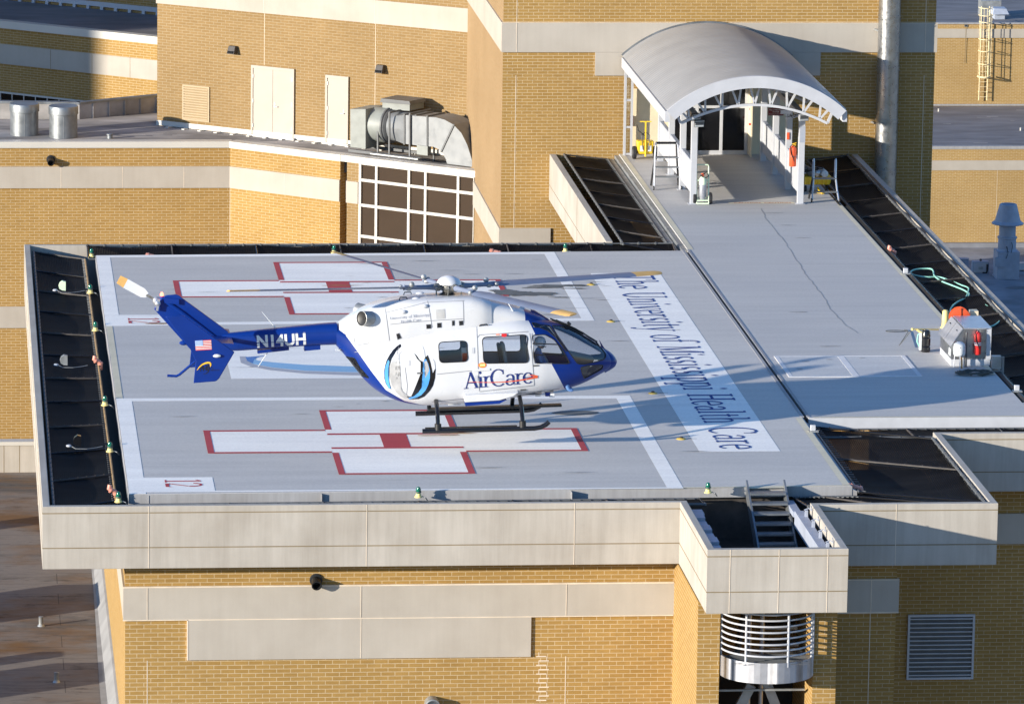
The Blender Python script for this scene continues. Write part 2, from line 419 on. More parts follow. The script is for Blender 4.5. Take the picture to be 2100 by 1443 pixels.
# ------------------------------------------------------------------ lettering
WT = 1.0
def _l(x0, y0, x1, y1, w):
    w = w * (WT if w > .09 else WT * 1.25)
    a, b = V((x0, y0)), V((x1, y1)); d = (b - a).normalized(); n = V((-d.y, d.x)) * w / 2
    return [[a - n, b - n, b + n, a + n]]
def _s(x, y, L, t=.045):
    t = t * WT
    y0 = max(y - t, y - t) if y > .5 else y
    return [[V((x - L / 2, y0)), V((x + L / 2, y0)), V((x + L / 2, y0 + t)), V((x - L / 2, y0 + t))]]
def _a(cx, cy, rx, ry, a0, a1, wv=.125, wh=.045):
    n = max(6, int(abs(a1 - a0) / 15)); out = []; P = []; wv *= WT; wh *= WT * 1.25
    for i in range(n + 1):
        a = math.radians(a0 + (a1 - a0) * i / n); c, s_ = math.cos(a), math.sin(a)
        wd = wh + (wv - wh) * c * c
        p = V((cx + rx * c, cy + ry * s_)); nn = V((c / rx, s_ / ry)).normalized()
        P.append((p - nn * wd / 2, p + nn * wd / 2))
    for i in range(n): out.append([P[i][0], P[i + 1][0], P[i + 1][1], P[i][1]] if a1 < a0 else [P[i][0], P[i][1], P[i + 1][1], P[i + 1][0]])
    return out
def glyph(ch):
    g = {
     'T': (_l(.42, 0, .42, .96, .14) + _l(.03, .975, .81, .975, .05) + _s(.42, 0, .38) + _l(.05, .76, .05, .95, .05) + _l(.79, .76, .79, .95, .05), .88),
     'h': (_l(.15, .04, .15, 1.02, .12) + _a(.36, .40, .2, .24, 0, 170) + _l(.56, .04, .56, .40, .12) + _s(.15, 0, .28) + _s(.56, 0, .28) + _s(.1, 1.05, .2), .74),
     'e': (_a(.31, .33, .25, .32, 4, 318) + _l(.10, .365, .53, .365, .045), .62),
     'U': (_l(.17, .33, .17, .96, .14) + _a(.46, .34, .29, .35, 180, 360, .13, .06) + _l(.75, .34, .75, .96, .06) + _s(.17, 1, .32) + _s(.75, 1, .28), .95),
     'n': (_l(.15, .04, .15, .63, .12) + _a(.36, .40, .2, .24, 0, 170) + _l(.56, .04, .56, .40, .12) + _s(.15, 0, .28) + _s(.56, 0, .28) + _s(.1, .66, .2), .74),
     'i': (_l(.16, .04, .16, .63, .12) + [[V((.16, .80)), V((.245, .90)), V((.16, 1.0)), V((.075, .90))]] + _s(.16, 0, .28) + _s(.11, .66, .2), .34),
     'v': (_l(.10, .62, .32, .02, .13) + _l(.52, .62, .33, .04, .05) + _s(.10, .66, .26) + _s(.53, .66, .22), .63),
     'r': (_l(.15, .04, .15, .63, .12) + _a(.36, .40, .2, .24, 60, 165) + _s(.15, 0, .28) + _s(.1, .66, .2), .5),
     's': (_a(.25, .49, .15, .16, 40, 240) + _a(.25, .49, .15, .16, 240, 275, .1, .13) + _a(.25, .175, .165, .165, 85, -150), .5),
     't': (_l(.2, .14, .2, .84, .12) + _l(.03, .625, .16, .625, .045) + _l(.24, .625, .38, .625, .045) + _a(.31, .15, .11, .14, 180, 300), .43),
     'y': (_l(.10, .62, .32, .04, .13) + _l(.54, .62, .22, -.28, .05) + _s(.10, .66, .26) + _s(.55, .66, .22) + _l(.08, -.27, .22, -.27, .09), .64),
     'o': (_a(.33, .33, .27, .32, 0, 360), .67),
     'f': (_l(.19, .04, .19, .84, .12) + _a(.37, .85, .18, .19, 180, 40) + _l(.03, .625, .15, .625, .045) + _l(.24, .625, .38, .625, .045) + _s(.19, 0, .3), .44),
     'M': (_l(.13, .04, .16, .96, .05) + _l(.19, .99, .51, .03, .13) + _l(.55, .10, .84, .96, .05) + _l(.89, .04, .89, .96, .14) + _s(.13, 0, .26) + _s(.89, 0, .32) + _s(.12, 1, .22) + _s(.92, 1, .24), 1.06),
     'p': (_l(.15, -.31, .15, .63, .12) + _a(.345, .33, .25, .32, -140, 140) + _s(.15, -.35, .3) + _s(.1, .66, .2), .68),
     'H': (_l(.16, .04, .16, .96, .14) + _l(.70, .04, .70, .96, .14) + _l(.24, .51, .62, .51, .05) + _s(.16, 0, .32) + _s(.70, 0, .32) + _s(.16, 1, .32) + _s(.70, 1, .32), .88),
     'a': (_a(.30, .47, .19, .17, 0, 165) + _l(.49, .07, .49, .47, .12) + _a(.27, .19, .19, .18, 50, 320) + _s(.54, 0, .14), .63),
     'l': (_l(.16, .04, .16, 1.02, .12) + _s(.16, 0, .28) + _s(.11, 1.05, .2), .34),
     'C': (_a(.46, .5, .41, .5, 48, 312, .14, .05) + _l(.74, .70, .74, .96, .05), .88),
     'A': (_l(.40, .98, .73, .04, .14) + _l(.41, .96, .11, .04, .05) + _l(.21, .33, .57, .33, .045) + _s(.11, 0, .26) + _s(.74, 0, .30), .86),
     '1': (_l(.25, .04, .25, .99, .13) + _l(.20, .97, .07, .86, .05) + _s(.25, 0, .38), .52),
     '2': (_a(.29, .73, .23, .25, 170, -20, .12, .06) + _l(.50, .62, .10, .09, .06) + [[V((.06, .0)), V((.60, .0)), V((.63, .2)), V((.56, .10)), V((.10, .10))]], .68),
     ' ': ([], .46)}
    return g[ch]
def serif(text, track=0.0):
    out = []; x = 0
    for ch in text:
        P, adv = glyph(ch)
        out += [[V((p.x + x, p.y)) for p in q] for q in P]; x += adv + track
    return out, x - track
def sans(text, bold=0.0):
    c = D.curves.new('lettering', 'FONT'); c.body = text; c.size = 1; c.offset = bold; c.resolution_u = 3
    o = D.objects.new('lettering', c); COL.objects.link(o)
    dg = bpy.context.evaluated_depsgraph_get(); dg.update()
    me = D.meshes.new_from_object(o.evaluated_get(dg))
    P = [[V((me.vertices[i].co.x, me.vertices[i].co.y)) for i in p.vertices] for p in me.polygons]
    D.objects.remove(o); D.curves.remove(c); D.meshes.remove(me)
    if not P: return [], 1, 1
    x0 = min(p.x for q in P for p in q); x1 = max(p.x for q in P for p in q); y0 = min(p.y for q in P for p in q); y1 = max(p.y for q in P for p in q)
    return [[V((p.x - x0, p.y - y0)) for p in q] for q in P], x1 - x0, y1 - y0
def flat_text(mb, P, o, ux, uy, n, m=0, step=2e-4):
    """polygons in the plane o + x*ux + y*uy, each a hair above the last so none share a plane"""
    o, ux, uy, n = V(o), V(ux), V(uy), V(n)
    for i, q in enumerate(P): mb.poly([o + ux * p.x + uy * p.y + n * (.002 + step * (i % 9)) for p in q], m)

# ================================================================== SETTING
g = MB(); g.box(-1500, 1500, -300, 2500, -62, -60); g.build('ground', 'roof_membrane', kind='structure')
ZF = -6.02
g = MB(); g.quad((-45, -40, ZF), (-.09, -40, ZF), (-.09, 29.4, ZF), (-45, 29.4, ZF)); g.build('lower_roof', 'stained_roof', kind='structure')
# roof sheet around the annex and the deep yard behind the deck
g = MB(); g.box(-60, 60, 30.4, 59, -14.2, -14); g.build('yard_roof', 'roof_membrane', kind='structure')

# ------------------------------------------------------------------ landing deck
DW, DL = 15.66, 28.72
deck = thing('landing_deck', 'grey rooftop landing deck with two white crosses outlined in red', 'helipad', (DW / 2, DL / 2, -.2))
b = MB(); b.prism([(0, 0), (DW, .30), (DW, 29.0), (0, 28.6)], -.19, 0); b.build('deck_surface', 'deck', deck)
b = MB(); b.hexa([V((-.0, -.012, -.22)), V((DW + .02, .288, -.22)), V((DW + .02, .30, -.22)), V((0, 0, -.22))], [V((0, -.012, -.006)), V((DW + .02, .288, -.006)), V((DW + .02, .30, -.006)), V((0, 0, -.006))])
for px in (305, 660, 1173):
    p = PY(px, 1013, -.02); b.box(p.x - .006, p.x + .006, -.015, .28, -.2, -.03)
b.box(-.012, 0, -.01, 28.6, -.3, -.006)
b.hexa([V((DW, .3, -.3)), V((DW + .014, .3, -.3)), V((DW + .014, 29, -.3)), V((DW, 29, -.3))], [V((DW, .3, -.006)), V((DW + .014, .3, -.006)), V((DW + .014, 29, -.006)), V((DW, 29, -.006))])
b.build('deck_fascia', 'curb_grey', deck)
b = MB()    # dark steel carrying the deck
b.box(.25, DW - .25, .45, 28.4, -1.25, -.19)
b.build('deck_beam', 'brown_steel', deck)
def flat(pxs, z): return [G(x, y, z) for x, y in pxs]
def rect(mb, x0, y0, x1, y1, z, m=0): mb.quad((x0, y0, z), (x1, y0, z), (x1, y1, z), (x0, y1, z), m)
# white pad borders
b = MB(); z = .004
xL = .004
rect(b, xL, .006, .36, 10.05, z); rect(b, .36, .16, 11.97, .28, z)
rect(b, .36, 9.72, 11.97, 10.05, z); rect(b, 11.62, .28, 11.97, 9.72, z); rect(b, .36, .28, 1.85, 1.62, z)
b.build('border_marking', 'paint_white', deck)
b = MB()
pts = [(198, 524), (1137, 517), (1217, 657.5), (208, 668.5)]
q = flat(pts, z); x1 = q[1].x; y1 = q[1].y; y0 = q[2].y; yl = q[3].y
rect(b, xL, yl, .36, 28.55, z); b.quad((.36, 28.25, z), (x1, 28.55, z), (x1, 28.88, z), (.36, 28.55, z))
b.quad((.36, yl, z), (x1, y0, z), (x1, y0 + .36, z), (.36, yl + .36, z)); b.quad((x1 - .3, y0 + .36, z), (x1, y0 + .36, z), (x1, 28.55, z), (x1 - .3, 28.55, z))
rect(b, .36, yl + .36, 1.85, yl + 1.45, z)
b.build('border_marking', 'paint_white', deck)
# red-outlined crosses with an H
def cross(xa, xb, xc, xd, ya, yb, yc, yd, h0, h1):
    """arms: xa..xd across, ya..yd deep, inner corners xb,xc and yb,yc"""
    pl = [(xa, yb), (xb, yb), (xb, ya), (xc, ya), (xc, yb), (xd, yb), (xd, yc), (xc, yc), (xc, yd), (xb, yd), (xb, yc), (xa, yc)]
    b = MB(); b.poly([(x, y, .004) for x, y in pl]); b.quad
    c = b.build('cross_marking', 'paint_white', deck)
    o = MB(); t = .145; k = 0
    for i in range(12):
        p, q = V(pl[i]), V(pl[(i + 1) % 12]); d = (q - p).normalized(); n = V((-d.y, d.x)) * t
        k = .0002 * (i % 2); z = .008 + k
        o.quad((*p, z), (*q, z), (*(q + n), z), (*(p + n), z))
    o.build('outline', 'paint_red', c)
    xm, ym = (xb + xc) / 2, (ya + yd) / 2; h = MB(); hw = (xc - xb) / 2 - .02
    ym, hy = (h0 + h1) / 2, (h1 - h0) / 2
    rect(h, xm - hw, ym + hy - .16, xm + hw, ym + hy, .008); rect(h, xm - hw, ym - hy, xm + hw, ym - hy + .16, .008); rect(h, xm - .30, ym - hy + .16, xm + .30, ym + hy - .16, .008)
    h.build('letter_h', 'paint_red', c)
    return c
cross(1.86, 4.61, 7.60, 10.33, 1.76, 4.0, 6.45, 8.58, G(816, 919.5).y, G(808, 888).y)
fa = [G(*p) for p in [(328, 575), (339, 609), (558.6, 538.6), (791, 536.5), (594, 645.6), (831, 644), (1041, 571)]]
cross(1.88, 4.61, 7.60, 10.36, (fa[4].y + fa[5].y) / 2, fa[1].y - .1, fa[0].y - .05, (fa[2].y + fa[3].y) / 2, G(699, 601).y, G(691, 577).y)
# pad numbers, read from the left side
for (px0, py0, px1, py1) in ((412, 983, 340, 999.5), (326, 652, 264, 664)):
    b = MB(); a = G(px0, py0); c = G(px1, py1)
    P, wd = serif('12'); hgt = a.x - c.x; sy = (a.y - c.y) / wd
    flat_text(b, P, (c.x, a.y, .006), (0, -sy, 0), (hgt, 0, 0), (0, 0, 1)); b.build('number_marking', 'paint_red', deck)
# name panel
q = [G(*p) for p in [(1437.6, 927), (1603.8, 924.5), (1349.7, 559.5), (1209, 561)]]
bx0 = (q[0].x + q[3].x) / 2; bx1 = (q[1].x + q[2].x) / 2; by0 = (q[0].y + q[1].y) / 2; by1 = (q[2].y + q[3].y) / 2
b = MB(); rect(b, bx0, by0, bx1, by1, .004); npn = b.build('name_panel', 'paint_white', deck)
WT = 1.08; P, wd = serif('The University of Mississippi Health Care', .06); WT = 1.0
Ltx = (by1 - by0) * .975; s = Ltx / wd; cap = (bx1 - bx0) * .585; b = MB()
flat_text(b, P, (bx0 + (bx1 - bx0) * .285, by1 - (by1 - by0) * .014, .006), (0, -s, 0), (cap, 0, 0), (0, 0, 1))
b.build('lettering', 'paint_navy', npn)
# emblem panel between the two crosses
e0 = G(467.6, 749.5); e1 = G(474.8, 777); ey0 = e1.y; ey1 = ey0 + 4.6; ex0 = e0.x
b = MB(); rect(b, ex0, ey0, ex0 + 7.4, ey1, .004); ep = b.build('emblem_panel', 'paint_white', deck)
def crescent(pxo, pxi, m, z, nm):
    b = MB(); O = flat(pxo, z); I = flat(pxi, z)
    for i in range(len(O) - 1): b.quad(O[i], O[i + 1], I[i + 1], I[i])
    return b.build(nm, m, ep)
def tz(L): return [(220 + x / 4.2, 540 + y / 4.2) for x, y in L]
crescent(tz([(1140, 800), (1150, 855), (1230, 885), (1400, 918), (1700, 948), (2100, 962), (2500, 962), (2900, 940)]), tz([(1195, 800), (1205, 840), (1260, 868), (1420, 898), (1700, 926), (2100, 938), (2500, 938), (2880, 920)]), 'paint_grey', .0075, 'grey_ring')
crescent(tz([(1190, 806), (1205, 838), (1262, 866), (1420, 896), (1700, 924), (2100, 936), (2500, 934), (2880, 915)]), tz([(1350, 794), (1262, 818), (1290, 836), (1440, 852), (1700, 872), (2100, 886), (2500, 886), (2850, 880)]), 'paint_lightblue', .0080, 'blue_ring')
crescent(tz([(1190, 806), (1205, 838), (1255, 860)]), tz([(1370, 792), (1290, 808), (1262, 832)]), 'paint_midblue', .0085, 'dark_tip')
# worn yellow edges
b = MB(); z = .005
rect(b, .01, 10.05, .16, yl, z); b.quad((11.97, .19, z), (DW - .01, .31, z), (DW - .01, .38, z), (11.97, .27, z)); rect(b, DW - .17, .4, DW - .02, 7.4, z)
b.build('edge_marking', 'paint_yellow', deck)
# dark stains and scuffs
b = MB()
BZ = [0]
def blob(mb, cx, cy, rx, ry, z=.009, n=26, j=.06):
    ps = []
    for i in range(n):
        a = 2 * math.pi * i / n; k = 1 + random.uniform(-j, j)
        ps.append((cx + rx * k * math.cos(a), cy + ry * k * math.sin(a), z))
    BZ[0] += 1.5e-4; mb.poly([(x, y, zz + BZ[0] % .003) for x, y, zz in ps])
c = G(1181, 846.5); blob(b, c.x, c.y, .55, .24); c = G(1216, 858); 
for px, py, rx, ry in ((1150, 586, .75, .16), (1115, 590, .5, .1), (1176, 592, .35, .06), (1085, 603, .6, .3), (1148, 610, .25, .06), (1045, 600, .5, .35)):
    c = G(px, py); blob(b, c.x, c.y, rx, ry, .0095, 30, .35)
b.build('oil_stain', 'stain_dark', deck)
b = MB()
for k in range(70):
    x, y = random.uniform(.6, 15), random.uniform(.6, 28)
    if random.random() < .6: x, y = random.uniform(6, 13), random.uniform(18, 28)
    L = random.uniform(.05, .5); t = random.uniform(.008, .03)
    b.poly([(x - L, y, .010 + k * 3e-5), (x, y - t, .010 + k * 3e-5), (x + L, y + t * .3, .010 + k * 3e-5), (x, y + t, .010 + k * 3e-5)])
b.build('scuff_mark', 'scuff', deck)
b = MB()
for px, py in ((905, 893), (930, 889), (330, 664), (700, 586)):
    c = G(px, py); blob(b, c.x, c.y, .4, .05, .0098, 16, .5)
b.build('rust_stain', 'rust', deck)

# ------------------------------------------------------------------ walkway to the entrance
WX0, WX1, WY0, WY1 = 15.80, 21.06, 7.42, 45.03
wk = MB(); wk.box(WX0, WX1, WY0, WY1, -.3, 0); wk = wk.build('walkway', 'deck_walk', kind='structure')
b = MB(); rect(b, WX0 + .02, 29.2, WX0 + .16, WY1 - .1, .005); rect(b, WX1 - .14, 12.2, WX1 - .02, 36.2, .005); rect(b, WX0 + .1, WY0 + .01, 22, WY0 + .09, .005); rect(b, 17.9, 36.35, 19.75, 36.6, .005)
b.build('yellow_edge', 'paint_yellow', wk)
b = MB(); P, ww, hh = sans('CAUTION  CAUTION', .01); flat_text(b, P, (18.05, 36.41, .006), (1.6 / ww, 0, 0), (0, .13 / hh, 0), (0, 0, 1)); b.build('lettering', 'paint_red', wk)
b = MB(); b.box(WX0, WX1 + 8, WY0 - .014, WY0, -.26, -.004); b.build('walkway_fascia', 'frame_white', wk)
wk2 = MB(); wk2.prism([(WX1, WY0), (24.5, WY0), (24.5, 9.0), (WX1, 9.0)], -.3, -.002); wk2.build('walkway', 'deck_walk', kind='structure')
b = MB()
cr = [(1560, 428), (1572, 450), (1590, 470), (1612, 500), (1632, 530), (1648, 556), (1668, 582), (1690, 610), (1708, 640), (1736, 668), (1764, 686)]
pp = [G(x, y, .004) for x, y in cr]; fine = []
for i in range(len(pp) - 1):
    for k in range(5): fine.append(pp[i].lerp(pp[i + 1], k / 5) + V((random.uniform(-.025, .025), random.uniform(-.05, .05), 0)))
for i in range(len(fine) - 1):
    d = V((.007 + .007 * random.random(), 0, 0)); b.quad(fine[i] - d, fine[i] + d, fine[i + 1] + d, fine[i + 1] - d)
for px, py in ((1585, 437), (1613, 462), (1645, 488), (1700, 710), (1640, 640)):
    c = G(px, py); blob(b, c.x, c.y, .25, .04, .0045, 14, .4)
b.build('crack', 'crack_grey', wk)
# expansion joint between deck and walkway
ej = thing('expansion_joint', 'dark expansion joint with steel cover strips between landing deck and walkway', 'joint', (15.7, 18, -.1))
b = MB(); b.box(DW + .045, DW + .115, WY0 + .1, 29.1, -.15, -.06); b.build('rubber_strip', 'pit', ej)
b = MB(); b.box(DW - .03, DW + .045, WY0 + .1, 29.1, -.02, .010); b.box(DW + .115, DW + .18, WY0 + .1, 29.1, -.02, .010); b.build('cover_strip', 'curb_grey', ej)
# hatch plates
hp = thing('hatch_cover', 'pair of pale metal hatch plates set flush in the walkway', 'hatch', (19, 13.5, 0))
hq = [G(*p) for p in [(1616, 772), (1895, 774), (1855, 731), (1586.8, 729)]]
hx0 = (hq[0].x + hq[3].x) / 2; hx1 = (hq[1].x + hq[2].x) / 2; hy0 = (hq[0].y + hq[1].y) / 2; hy1 = (hq[2].y + hq[3].y) / 2; hm = G(1740, 752).x
b = MB(); b.box(hx0 + .1, hm - .08, hy0 + .08, hy1 - .08, .001, .010); b.build('plate', 'hatch_grey', hp)
b = MB(); b.box(hm + .08, hx1 - .1, hy0 + .08, hy1 - .08, .001, .010); b.build('plate', 'hatch_grey', hp)
b = MB(); b.box(hx0, hx0 + .1, hy0, hy1, .001, .014); b.box(hx1 - .1, hx1, hy0, hy1, .001, .014); b.box(hm - .08, hm + .08, hy0 + .08, hy1 - .08, .001, .014)
b.box(hx0 + .1, hx1 - .1, hy0, hy0 + .08, .001, .013); b.box(hx0 + .1, hx1 - .1, hy1 - .08, hy1, .001, .013); b.build('frame', 'hatch_frame', hp)
b = MB()
for px, py in ((1640, 757), (1652, 742), (1768, 735), (1700, 738)):
    c = G(px, py); blob(b, c.x, c.y, .09, .02, .0155, 12, .4)
b.build('scuff_mark', 'scuff', hp)

# ------------------------------------------------------------------ the building under the deck
PB = -1.36                                     # underside of the parapet band
hb = thing('helipad_building', 'tan brick building under the landing deck with pale concrete parapet', 'building', (8, 14, -14))
YF = -.50
b = MB(); b.prism([(-.1, YF), (11.72, YF), (11.72, 29.5), (-.1, 29.5)], -14, PB + .005); b.build('brick_wall', 'brick_tan', hb)
YT, YR = -4.45, -1.0
b = MB(); b.box(11.72, 12.19, YT, YF + .02, -14, PB - .02); b.build('brick_pier', 'brick_tan', hb)
b = MB(); b.box(14.17, 14.66, YT, YR + .01, -14, PB - .02); b.build('brick_pier', 'brick_tan', hb)
b = MB(); b.box(14.66, 16.45, YR - .25, YR + .02, -14, PB + .005); b.build('brick_pier', 'brick_tan', hb)
b = MB(); b.box(14.66, 16.45, YR + .02, 6.2, -14, PB + .005); b.build('brick_wall', 'brick_tan', hb)
b = MB(); b.box(11.8, 14.6, -1.6, -1.5, -14, -2.2); b.build('recess_wall', 'brick_tan', hb)
YL = 6.2; b = MB(); b.box(16.45, 40, YL, 6.6, -14, PB + .005); b.build('brick_wall', 'brick_tan', hb)
b = MB(); b.box(-.14, 11.72, YF - .045, YF + .02, -2.63, -1.92); b.box(-.145, -.098, YF + .02, 29.4, -2.63, -1.92); b.build('concrete_band', 'concrete_clean', hb)
b = MB(); b.box(1.25, 8.63, YF - .05, YF + .02, -3.53, -2.634); b.build('concrete_band', 'concrete_clean', hb)
b = MB(); b.box(14.67, 16.50, YR - .30, YR - .24, -2.42, -1.72); b.build('concrete_band', 'concrete_clean', hb)
b = MB(); b.box(16.5, 40, YL - .05, YL + .01, PY(2075, 1114, YL).z, PY(2075, 1052, YL).z); b.build('concrete_band', 'concrete_clean', hb)
b = MB()
for xx in (PY(302, 1300, YF).x, PY(1161, 1300, YF).x): b.box(xx - .008, xx + .008, YF - .004, YF, -14, -3.54)
for xx in (PY(302, 1230, YF).x, PY(740, 1230, YF).x, PY(1161, 1230, YF).x): b.box(xx - .007, xx + .007, YF - .053, YF, -2.62, -1.93)
b.box(-.15, 11.71, YF - .056, YF, -1.93, -1.90); b.box(-.15, 11.71, YF - .056, YF, -2.65, -2.63); b.box(1.22, 1.25, YF - .056, YF, -3.53, -2.64); xx = PY(740, 1300, YF).x; b.box(xx - .007, xx + .007, YF - .0555, YF, -3.52, -2.65)
xx = PY(1783, 1320, YR - .25).x; b.box(xx - .008, xx + .008, YR - .256, YR - .2, -14, -2.42); b.box(xx - .008, xx + .008, YR - .305, YR - .2, -2.42, -1.72); b.box(14.67, 16.5, YR - .307, YR - .2, -2.45, -2.42); b.box(14.67, 16.5, YR - .307, YR - .2, -1.72, -1.70)
b.build('joint', 'caulk', hb)
b = MB()           # white patched bricks low on the front wall
for k in range(11):
    p = PY(1110 + (k % 2) * 5, 1345 + k * 9.0, YF); b.box(p.x - .11, p.x + .11, YF - .003, YF, p.z - .012, p.z + .012)
    b.box(p.x + (.06 if k % 2 else -.06), p.x + (.074 if k % 2 else -.046), YF - .0033, YF, p.z, p.z + .09)
b.build('mortar_patch', 'caulk', hb)
# parapet: outer band with coping line, all at deck level
def wallrun(mb, pts, th, z0, z1, side=1, closed=False):
    """vertical wall of given thickness along pts (outer face), thickness to the left of travel when side=1, mitred"""
    P = [V((p[0], p[1])) for p in pts]; n = len(P); I = []
    for i in range(n):
        d0 = (P[i] - P[i - 1]).normalized() if i > 0 else (P[1] - P[0]).normalized()
        d1 = (P[i + 1] - P[i]).normalized() if i < n - 1 else d0
        n0, n1 = V((-d0.y, d0.x)), V((-d1.y, d1.x)); m = (n0 + n1); k = m.dot(n0)
        I.append(P[i] + m * (th * side / k))
    for i in range(n - 1):
        q = [P[i], P[i + 1], I[i + 1], I[i]]
        if side < 0: q = q[::-1]
        mb.prism(q, z0, z1)
    return I
outer = [(13.7, 30.27), (-1.87, 30.27), (-1.87, -1.15), (11.73, -1.15), (11.73, -5.6), (14.67, -5.6), (14.67, -1.5), (18.56, -1.5), (18.56, 5.62), (40, 5.62)]
b = MB(); wallrun(b, outer, .16, PB, 0.0); par = b.build('parapet', 'concrete', hb, weld=True, bevel=.012)
b = MB(); e = .004
def hline(p0, p1, z, t=.011):
    p0, p1 = V((*p0, z)), V((*p1, z)); d = (p1 - p0).normalized(); n = V((d.y, -d.x, 0)) * e
    b.hexa([p0 + n - V((0, 0, t)), p1 + n - V((0, 0, t)), p1 - n - V((0, 0, t)), p0 - n - V((0, 0, t))], [p0 + n + V((0, 0, t)), p1 + n + V((0, 0, t)), p1 - n + V((0, 0, t)), p0 - n + V((0, 0, t))])
for i in range(1, len(outer) - 1):
    for zz in (-.145, -.90): hline(outer[i], outer[i + 1], zz)
par_j = b.build('groove', 'joint_dark', par)
b = MB()
def vline(x, y, nx, ny, t=.0065, z0=PB + .01, z1=-.002):
    d = V((-ny, nx, 0)) * t; n = V((nx, ny, 0)) * .0062; p = V((x, y, 0))
    q = [p + n - d, p + n + d, p - n + d, p - n - d]; b.hexa([v + V((0, 0, z0)) for v in q], [v + V((0, 0, z1)) for v in q])
for px in (305, 752, 1178): vline(PY(px, 1090, -1.15).x, -1.15, 0, -1)
for px in (1497, 1597, 1697): vline(PY(px, 1180, -5.6).x, -5.6, 0, -1)
vline(PY(1837, 1100, -1.5).x, -1.5, 0, -1)
for yy in (5, 11, 17, 23): vline(-1.87, yy, -1, 0)
b.build('panel_joint', 'caulk', par)
# floor of the net pits and of the stair box
b = MB(); b.box(-1.7, 0.25, -.98, 30.1, -1.34, -1.2); b.box(0.25, 15.5, -.98, .44, -1.34, -1.2); b.box(15.4, 18.4, -1.3, 7.3, -1.34, -1.2); b.box(.2, 15.4, 28.4, 30.1, -1.34, -1.2)
b.build('pit_floor', 'brown_steel', hb)
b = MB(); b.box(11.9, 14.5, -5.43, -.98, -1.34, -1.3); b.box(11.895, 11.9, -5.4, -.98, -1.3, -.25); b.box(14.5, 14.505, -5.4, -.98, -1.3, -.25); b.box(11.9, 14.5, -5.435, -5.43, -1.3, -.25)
b.build('stair_pit', 'pit', hb)  # near-black colour stands in for the unlit depth of the pit
b = MB()
for k in range(7): b.box(11.9, 12.12 + (.06 if k == 0 else 0), -1.75 - k * .56, -1.3 - k * .56, -.5, -.13 + .05 * (k % 2))
b.build('cable_box', 'grey_paint', hb)
b = MB(); b.box(14.20, 14.40, -5.40, -1.2, -.55, -.20); b.box(14.17, 14.34, -1.2, -.1, -.34, -.22)
for k in range(4):
    y = -1.75 - k * 1.0; b.box(14.34, 14.40, y - .04, y + .04, -.20, -.06); b.tube([(14.32, y, -.06), (14.42, y, -.02), (14.48, y - .05, -.06), (14.45, y - .1, .06)], .012, 6)
b.build('cable_tray', 'grey_paint', hb)
# louvre low in the shaded wall
lv = [PY(*p, YL) for p in ((1858, 1392), (1995, 1392), (1995, 1258), (1858, 1258))]
lo = thing('wall_louvre', 'large blue-grey louvre in the shaded brick wall at lower right', 'louvre', ((lv[0].x + lv[1].x) / 2, YL, lv[0].z))
x0, x1, z0, z1 = lv[0].x, lv[1].x, lv[0].z, lv[2].z
b = MB(); t = .05
b.box(x0, x0 + t, YL - .06, YL + .01, z0, z1); b.box(x1 - t, x1, YL - .06, YL + .01, z0, z1); b.box(x0 + t, x1 - t, YL - .06, YL + .01, z1 - t, z1); b.box(x0 + t, x1 - t, YL - .06, YL + .01, z0, z0 + t); b.build('frame', 'white_paint', lo)
b = MB(); n = 14
for k in range(n):
    zz = z0 + t + (z1 - z0 - 2 * t) * (k + .5) / n; b.hexa([V((x0 + t, YL - .058, zz - .012)), V((x1 - t, YL - .058, zz - .012)), V((x1 - t, YL - .03, zz - .002)), V((x0 + t, YL - .03, zz - .002))], [V((x0 + t, YL - .058, zz + .012)), V((x1 - t, YL - .058, zz + .012)), V((x1 - t, YL - .03, zz + .014)), V((x0 + t, YL - .03, zz + .014))])
b.build('slat', 'white_paint', lo)
b = MB(); b.box(x0 + t, x1 - t, YL - .004, YL - .002, z0 + t, z1 - t); b.build('backing', 'grey_dark', lo)

# ------------------------------------------------------------------ safety nets
def net(name, label, a, bb, c, d, nb, sag=.05, inner=True, skip=(), rail_r=.03, group='black safety nets around the deck edge'):
    """a-b: inner edge, d-c: outer edge; bars run from the inner to the outer edge"""
    a, bb, c, d = V(a), V(bb), V(c), V(d); b_left = abs(a.x - bb.x) < .1
    t = thing(name, label, 'safety net', (a + c) / 2, group)
    for i in range(nb):
        u0, u1 = i / nb, (i + 1) / nb; rows = []
        for k in range(5):
            u = u0 + (u1 - u0) * k / 4; p, q = a.lerp(bb, u), d.lerp(c, u)
            rows.append([p.lerp(q, j / 6) - V((0, 0, sag * 4 * (k / 4) * (1 - k / 4) + sag * .6 * (j / 6) * (1 - j / 6) * 4 + .008 * math.sin(i * 3.1 + j * 2 + k))) for j in range(7)])
        m = MB(); m.grid(rows); m.build('net_panel', 'net_black', t, smooth=60)
    for i in range(nb + 1):
        u = i / nb; p, q = a.lerp(bb, u), d.lerp(c, u); m = MB(); m.tube([p, q], .022, 6)
        n = 7
        for j in range(1, n): m.ball(p.lerp(q, j / n) + V((0, 0, .02)), .018, 6)
        m.build('net_bar', 'brown_steel' if i % 2 else 'black_gloss', t)
    m = MB(); m.tube([d, c], rail_r, 8); n = max(4, int((c - d).length / .45))
    for j in range(n + 1):
        p = d.lerp(c, j / n); m.ball(p, .045, 6)
    m.build('outer_rail', 'grey_dark', t)
    m = MB(); m.tube([a, bb], .025, 8); m.build('inner_rail', 'rust_rail' if inner and a.x < 0 and b_left else 'grey_dark', t)
    m = MB()
    for j in range(n * 2): 
        p = a.lerp(bb, (j + .5) / (n * 2)); q = d.lerp(c, (j + .5) / (n * 2)); m.bar(p, p.lerp(q, .06), .02)
    m.build('lacing', 'grey_dark', t)
    return t
